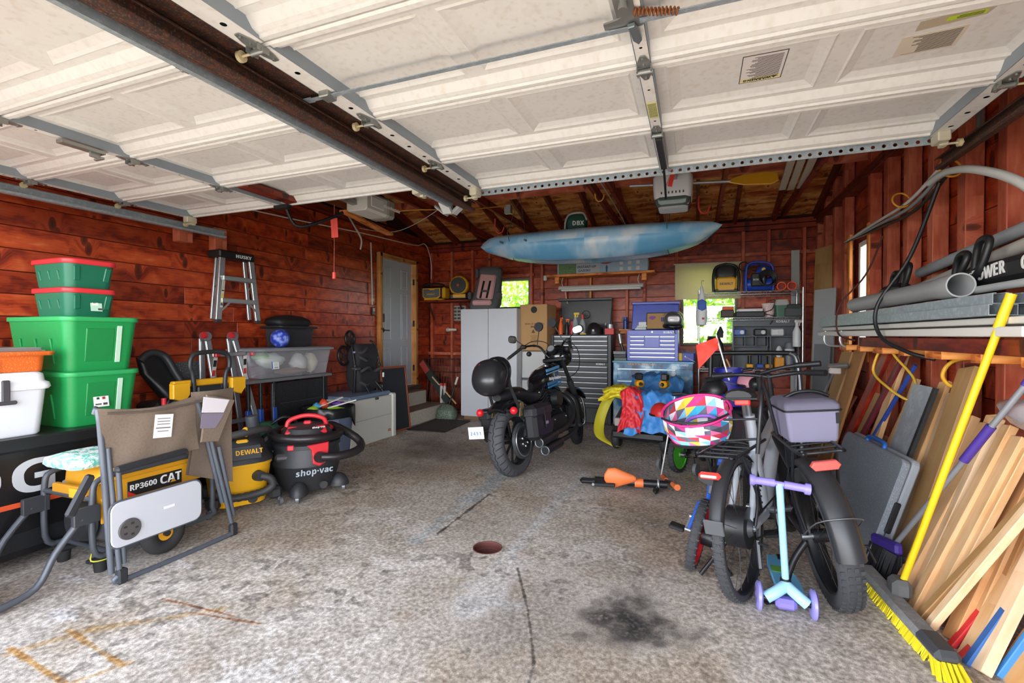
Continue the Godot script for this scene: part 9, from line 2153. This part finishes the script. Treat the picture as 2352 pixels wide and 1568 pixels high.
	# hanging things: bundle of strips, bent strip, straps, cords, hooks
	var tube := func(called: String, label: String, cat: String, pts: Array, r: float, m: Material):
		var p0: Vector3 = pts[0]
		solo(called, label, cat, p0, 0, mb().tube(curve(pts.map(func(q): return q - p0), 6), r, 7), m)
	tube.call("bent_strip", "flexible grey plastic strip bowing out from the hook on the right", "strip", [P(1.28, 2.2, 3.55), P(1.27, 2.19, 3.3), P(1.25, 2.09, 2.95), P(1.25, 1.92, 2.6), P(1.26, 1.66, 2.3)], 0.02, mt("b8b8b4", 0.5))
	for k in 3: tube.call("strip_bundle", ["white plastic strip hanging along the right wall under the door track", "grey steel strip hanging along the right wall under the door track", "black rail hanging along the right wall under the door track"][k], "strip", [P(1.3 + 0.02 * k, 2.26 - 0.015 * k, 3.45), P(1.36 + 0.02 * k, 2.22 - 0.03 * k, 4.1), P(1.42 + 0.015 * k, 2.26 - 0.02 * k, 5.0), P(1.46, 2.28, 6.0)], 0.012, mt(["d4d0c8", "8e989c", "2a2624"][k], 0.5))
	for e: Array in [[3.45, "lower"], [4.15, "upper"]]: solo("ring_hook", "orange coated ring hook holding the strips, %s one" % ["near", "far"][int(e[0] > 4)], "hook", P(1.34, 2.25, e[0]), 0, mb().ring(Vector3.ZERO, 0.055, 0.007, v3(0.2, 0.3, 1), 22, 6), mt("d8902c", 0.5), "orange ring hooks")
	tube.call("webbing_strap", "black webbing strap looped from the hook down around the rack", "strap", [P(1.33, 2.2, 3.55), P(1.26, 1.8, 3.75), P(1.12, 1.5, 3.85), P(1.12, 1.3, 3.8), P(1.2, 1.2, 3.6), P(1.3, 1.16, 3.5)], 0.012, blk)
	tube.call("webbing_strap", "dark red cord hanging around the far end of the rack", "cord", [P(1.4, 2.1, 4.7), P(1.3, 1.8, 4.75), P(1.12, 1.55, 4.75), P(1.12, 1.32, 4.8), P(1.16, 1.26, 4.5)], 0.007, mt("4a2422", 0.7))
	tube.call("yellow_cord", "looped yellow extension cord hanging under the rack", "cord", [P(1.24, 1.24, 4.15), P(1.2, 1.05, 4.2), P(1.22, 0.95, 4.0), P(1.3, 0.88, 3.85), P(1.36, 1.0, 3.95), P(1.3, 1.15, 4.1), P(1.26, 1.26, 4.16)], 0.009, mt("dcb038", 0.5))
	for e: Array in [[3.45, 1.1, "yellow coated hook with a wire hook hanging under the rack"], [2.62, 1.15, "yellow coated hook on the stud beside the purple broom top"]]:
		tube.call("tool_hook", e[2], "hook", [P(1.48, e[1] + 0.08, e[0]), P(1.36, e[1] + 0.05, e[0]), P(1.32, e[1] - 0.03, e[0] + 0.01), P(1.36, e[1] - 0.09, e[0] + 0.01), P(1.4, e[1] - 0.06, e[0])], 0.011, mt("e0a828", 0.5))
	# leaning stock, far to near
	for e: Array in [[5.75, 0.36, 0.98, "card", "cardboard sheet leaning under the side window, tallest"], [5.3, 0.3, 1.05, "card2", "folded cardboard leaning beside the dark mahogany board"], [4.95, 0.22, 0.7, "card", "short cardboard flap leaning before the cardboard sheets"], [5.1, 0.13, 0.55, "pink", "pinkish wood offcut standing before the cardboard, taller"], [4.7, 0.14, 0.42, "pink", "pinkish wood offcut standing by the grey bag, shorter"], [5.5, 0.1, 0.62, "cedar", "reddish cedar offcut leaning far back by the crutch"]]:
		lean("leaning_sheet", e[4], "board", P(1.12, 0.0, e[0]), P(1.44, e[2] * 1.15, e[0] + 0.05), e[1], 0.02, WD[e[3]], "cardboard and offcuts")
	lean("mahogany_board", "long dark red mahogany board leaning on the rack", "board", P(1.02, 0, 4.75), P(1.36, 1.24, 4.35), 0.13, 0.03, WD.mahogany)
	lean("mahogany_board", "second thin maroon board beside the dark mahogany one", "board", P(1.04, 0, 4.6), P(1.4, 1.24, 4.15), 0.07, 0.02, mt("6a1f2a", 0.4))
	lean("blue_strip", "thin bright blue strip between the maroon board and pine", "strip", P(1.02, 0, 4.4), P(1.38, 1.1, 4.0), 0.03, 0.02, mt("22439a", 0.5))
	var back := [[4.3, 0.95, 0.1], [4.2, 1.2, 0.12], [4.05, 0.75, 0.09], [3.95, 1.0, 0.06], [3.85, 0.62, 0.12], [3.55, 1.02, 0.1], [3.45, 0.96, 0.07], [3.3, 1.12, 0.16], [3.22, 0.86, 0.09], [3.12, 0.62, 0.08], [3.2, 0.42, 0.07], [3.02, 0.9, 0.08], [2.98, 0.78, 0.06]]
	for k in back.size():
		var e: Array = back[k]
		lean("lumber_piece", "pale lumber piece behind the yellow broom, %s from the mahogany boards" % NTH[k], "lumber", P(rr(1.0, 1.06), 0.0, e[0] - 0.12), P(1.3 + e[1] * 0.1, e[1], e[0] + 0.08), e[2], rr(0.025, 0.045), any(pine) if k != 7 else WD.weathered, "pale lumber behind the broom")
	var front := [[2.95, 0.86, 0.1, 0], [2.88, 0.9, 0.05, 0], [2.84, 0.82, 0.09, 0], [2.78, 0.88, 0.06, 0], [2.72, 0.84, 0.1, 0], [2.66, 0.8, 0.05, 0], [2.62, 0.74, 0.08, 1], [2.58, 0.7, 0.06, 1], [2.54, 0.66, 0.05, 1], [2.5, 0.6, 0.07, 1], [2.46, 0.62, 0.05, 1], [2.42, 0.66, 0.08, 1]]
	for k in front.size():
		var e: Array = front[k]
		var slant: float = e[3]
		lean("lumber_piece", "pale lumber strip right of the yellow broom, %s toward the camera" % NTH[k], "lumber", P(rr(0.95, 1.0) + 0.06 * slant, 0.0, e[0] - 0.05 * slant), P(1.36 + 0.06 * slant, e[1], e[0] + 0.12 + 0.1 * slant), e[2], rr(0.025, 0.04), any(pine) if k != 8 else WD.card2, "pale lumber in front")
	for e: Array in [[2.8, "c02a2e", 0.55, "red painted strip among the lumber behind the long slanted stick"], [2.52, "cc2c2e", 0.5, "red painted strip standing between the lumber near the camera"], [2.44, "c83034", 0.4, "second red painted strip nearest the camera in the lumber"], [2.4, "2f5f9c", 0.6, "blue painted strip among the lumber near the plywood"]]:
		lean("painted_strip", e[3], "strip", P(1.0, 0, e[0]), P(1.4, e[2], e[0] + 0.16), 0.035, 0.02, mt(e[1], 0.5), "painted strips")
	lean("plywood_sheet", "plywood sheet with blue edge at the right frame edge", "plywood", P(1.1, 0, 2.26), P(1.46, 0.6, 2.36), 0.3, 0.02, WD.ply)
	lean("painted_strip", "light blue strip along the plywood sheet at the frame edge", "strip", P(1.08, 0, 2.36), P(1.44, 0.6, 2.46), 0.025, 0.024, mt("3f82c0", 0.5))
	for e: Array in [[2.66, 2.95, 0.78], [2.58, 2.88, 0.86]]:
		lean("lumber_stick", "long slanted %s stick crossing the lumber near the broom" % ("tan" if e[0] > 2.6 else "pale"), "lumber", P(0.94, 0.02, e[0]), P(1.36, e[2], e[0] - 0.1), 0.045, 0.03, WD.weathered if e[0] > 2.6 else any(pine))
	# galvanized ramp plate, folding table
	t = thing("ramp_plate", "galvanized steel plate with black edge leaning behind the folding table", "steel plate", P(1.0, 0, 3.55))
	var pl := mb()
	var kk := v3(0.27, 1.0, 0).normalized()
	pl.bar(v3(0, 0.1, 0), v3(0.27, 1.0, 0.0), 0.27, 0.012, v3(-kk.y, kk.x, 0))
	part(t, "plate", pl, tri_mat(speckled("9ea5aa", "b8bec3", "868d92", 0.025, 801), 1.5, 0.45, 0.2))
	part(t, "edge", mb().bar(v3(0, 0.1, 0.145), v3(0.27, 1.0, 0.145), 0.03, 0.02, v3(-kk.y, kk.x, 0)), blk)
	t = thing("folding_table", "grey plastic folding table with blue handle leaning closed", "folding table", P(0.93, 0, 3.62), -90)
	t.rotation_degrees = v3(0, -86, 0)
	var tm := tri_mat(speckled("7c838a", "80878e", "d8dcde", 0.05, 811, 0.5, 0.95), 2.0, 0.5)
	for k in 2: part(t, "half", mb().at(v3(0, 0.32, -0.03 - k * 0.045), v3(-17, 0, 0)).prism(rrect(0.86, 0.62, 0.04), 0.04, 0.008), tm if k == 0 else mt("969ca2", 0.5))
	part(t, "handle", mb().tube(curve([v3(-0.12, 0.61, -0.12), v3(-0.1, 0.645, -0.13), v3(0.1, 0.645, -0.13), v3(0.12, 0.61, -0.12)], 4), 0.014, 8), mt("2a62b4", 0.45))
	part(t, "latch", mb().at(v3(0.435, 0.3, -0.045), v3(-17, 0, 0)).box(Vector3.ZERO, v3(0.02, 0.18, 0.03), 0.006), blk)
	# brooms
	t = thing("push_broom", "wide push broom with long yellow handle and dusty grey head", "broom", P(0.88, 0, 2.69))
	var hd := [P(-0.035, 0.055, 0.38), P(0.0, 0.055, 0.0), P(0.03, 0.055, -0.38)]
	part(t, "head_block", mb().bar(hd[0], hd[2], 0.085, 0.045, Vector3.UP, 0.014), tri_mat(speckled("7c7c7a", "8e8c88", "4a4a48", 0.03, 821), 3.0, 0.8))
	part(t, "end_cap", mb().bar(P(0.018, 0.06, -0.22), P(0.031, 0.06, -0.39), 0.09, 0.05, Vector3.UP, 0.018), mt("3e4042", 0.6))
	part(t, "socket", mb().box(P(0.03, 0.1, 0.1), v3(0.08, 0.09, 0.1), 0.02), mt("5a5a58", 0.7))
	part(t, "handle", mb().tube([P(0.035, 0.1, 0.1), P(0.32, 1.46, -0.12)], 0.0145, 12), yel)
	part(t, "grip", mb().tube([P(0.29, 1.33, -0.1), P(0.322, 1.47, -0.122)], 0.018, 12), yel)
	var br := mb()
	for k in 60:
		var s := k / 59.0
		var c: Vector3 = hd[0].lerp(hd[2], s)
		for j in 5: br.bar(c + v3(-0.034 + j * 0.017, -0.015, 0), c + v3(-0.05 + j * 0.024 + rr(-0.006, 0.006), -0.055, rr(-0.006, 0.006) + (0.07 if s > 0.93 else 0.0)), 0.012, 0.006)
	part(t, "bristles", br, mt("e0cc20", 0.6)).set_meta("kind", "stuff")
	t = thing("angle_broom", "angle broom with grey handle, purple collar and black bristles", "broom", P(0.93, 0, 3.12))
	part(t, "handle", mb().tube([P(0.05, 0.2, -0.05), P(0.36, 1.12, -0.5)], 0.0125, 10), mt("8c8f94", 0.4, 0.3))
	part(t, "collar", mb().tube([P(0.225, 0.72, -0.305), P(0.285, 0.9, -0.39)], 0.019, 10), mt("4a3490", 0.45))
	part(t, "tip", mb().tube([P(0.35, 1.09, -0.485), P(0.375, 1.17, -0.52)], 0.017, 10), mt("4a3490", 0.45))
	part(t, "head", mb().bar(P(0.0, 0.17, 0.1), P(0.05, 0.2, -0.12), 0.04, 0.06, Vector3.UP, 0.012), mt("3f2c86", 0.45))
	var bb := mb()
	for k in 26:
		for j in 4:
			var c := P(0.0, 0.15, 0.1).lerp(P(0.05, 0.17, -0.12), k / 25.0)
			bb.bar(c + v3(-0.015 + j * 0.01, 0, 0), c + v3(-0.05 + j * 0.03 + rr(-0.008, 0.008), -0.145, (k - 12) * -0.002), 0.007, 0.006)
	part(t, "bristles", bb, mt("1c1c20", 0.6)).set_meta("kind", "stuff")
	var pb := []
	for j in 7:
		var q := PackedVector3Array()
		for i in 14:
			var an := TAU * i / 14
			var k := sin(PI * (j + 0.8) / 7.6) * rr(0.8, 1.15)
			q.append(v3(cos(an) * 0.1 * k, 0.13 * (j / 6.0 - 0.5) + rr(-0.015, 0.015), sin(an) * 0.2 * k))
		pb.append(q)
	solo("plastic_bag", "crumpled clear plastic bag lying on top of the lumber", "bag", P(1.36, 0.96, 2.72), 0, mb().loft(pb), glass("c4c8cc", 0.35, 0.2))
	# crutch in the corner
	t = thing("crutch", "aluminium crutch with grey arm pad leaning by the cardboard", "crutch", P(1.05, 0, 5.6))
	part(t, "shaft", mb().tube([P(-0.06, 0.0, 0.3), P(0.2, 1.0, -0.2)], 0.014, 10), mt("b4b8bc", 0.3, 0.8))
	part(t, "arm_pad", mb().bar(P(0.12, 1.0, -0.18), P(0.3, 1.02, -0.22), 0.05, 0.05, Vector3.UP, 0.018), mt("6a6662", 0.6))
	part(t, "yoke", mb().box(P(0.19, 0.96, -0.19), v3(0.1, 0.06, 0.05), 0.01), mt("c8c0b8", 0.5))
	solo("note_square", "yellow square block screwed to the stud beside the side window", "block", P(1.49, 1.17, 6.05), 90, mb().box(Vector3.ZERO, v3(0.12, 0.12, 0.02), 0.003), mt("c8a848", 0.6))

func _ready() -> void:
	rng.seed = 7
	font = SystemFont.new()
	font.font_names = PackedStringArray(["Droid Sans"]); font.font_weight = 700
	var cam := Camera3D.new()
	cam.name = "camera"; cam.fov = 70.76; cam.near = 0.05; cam.far = 200.0
	cam.position = v3(0, 1.30, 0); cam.rotation_degrees = v3(-0.73, 21.0, 0)
	add_child(cam)
	var we := WorldEnvironment.new()
	var env := Environment.new()
	env.background_mode = Environment.BG_SKY
	var sky := Sky.new()
	var sm := ProceduralSkyMaterial.new()
	sm.sky_top_color = Color("6f7888"); sm.sky_horizon_color = Color("f6f7fa"); sm.sky_curve = 0.15
	sm.ground_bottom_color = Color("8a8a82"); sm.ground_horizon_color = Color("c8ccc4"); sm.energy_multiplier = 1.0
	sm.sun_angle_max = 0.0
	sky.sky_material = sm
	env.sky = sky
	env.background_energy_multiplier = 2.5
	env.tonemap_mode = Environment.TONE_MAPPER_LINEAR
	env.tonemap_exposure = 8.0
	env.sdfgi_enabled = true; env.ssao_enabled = true; env.ssil_enabled = true
	we.name = "world_environment"; we.environment = env
	add_child(we)
	var sun := DirectionalLight3D.new()
	sun.name = "sun"; sun.light_energy = 1.2; sun.light_angular_distance = 0.6; sun.shadow_enabled = true; sun.light_color = Color("fff4e4")
	sun.rotation_degrees = v3(-66, -60, 0)
	add_child(sun)
	build_shell()
	build_windows()
	build_doors()
	build_ceiling()
	build_left()
	build_entry()
	build_back()
	build_motorcycle()
	build_bikes()
	build_right()
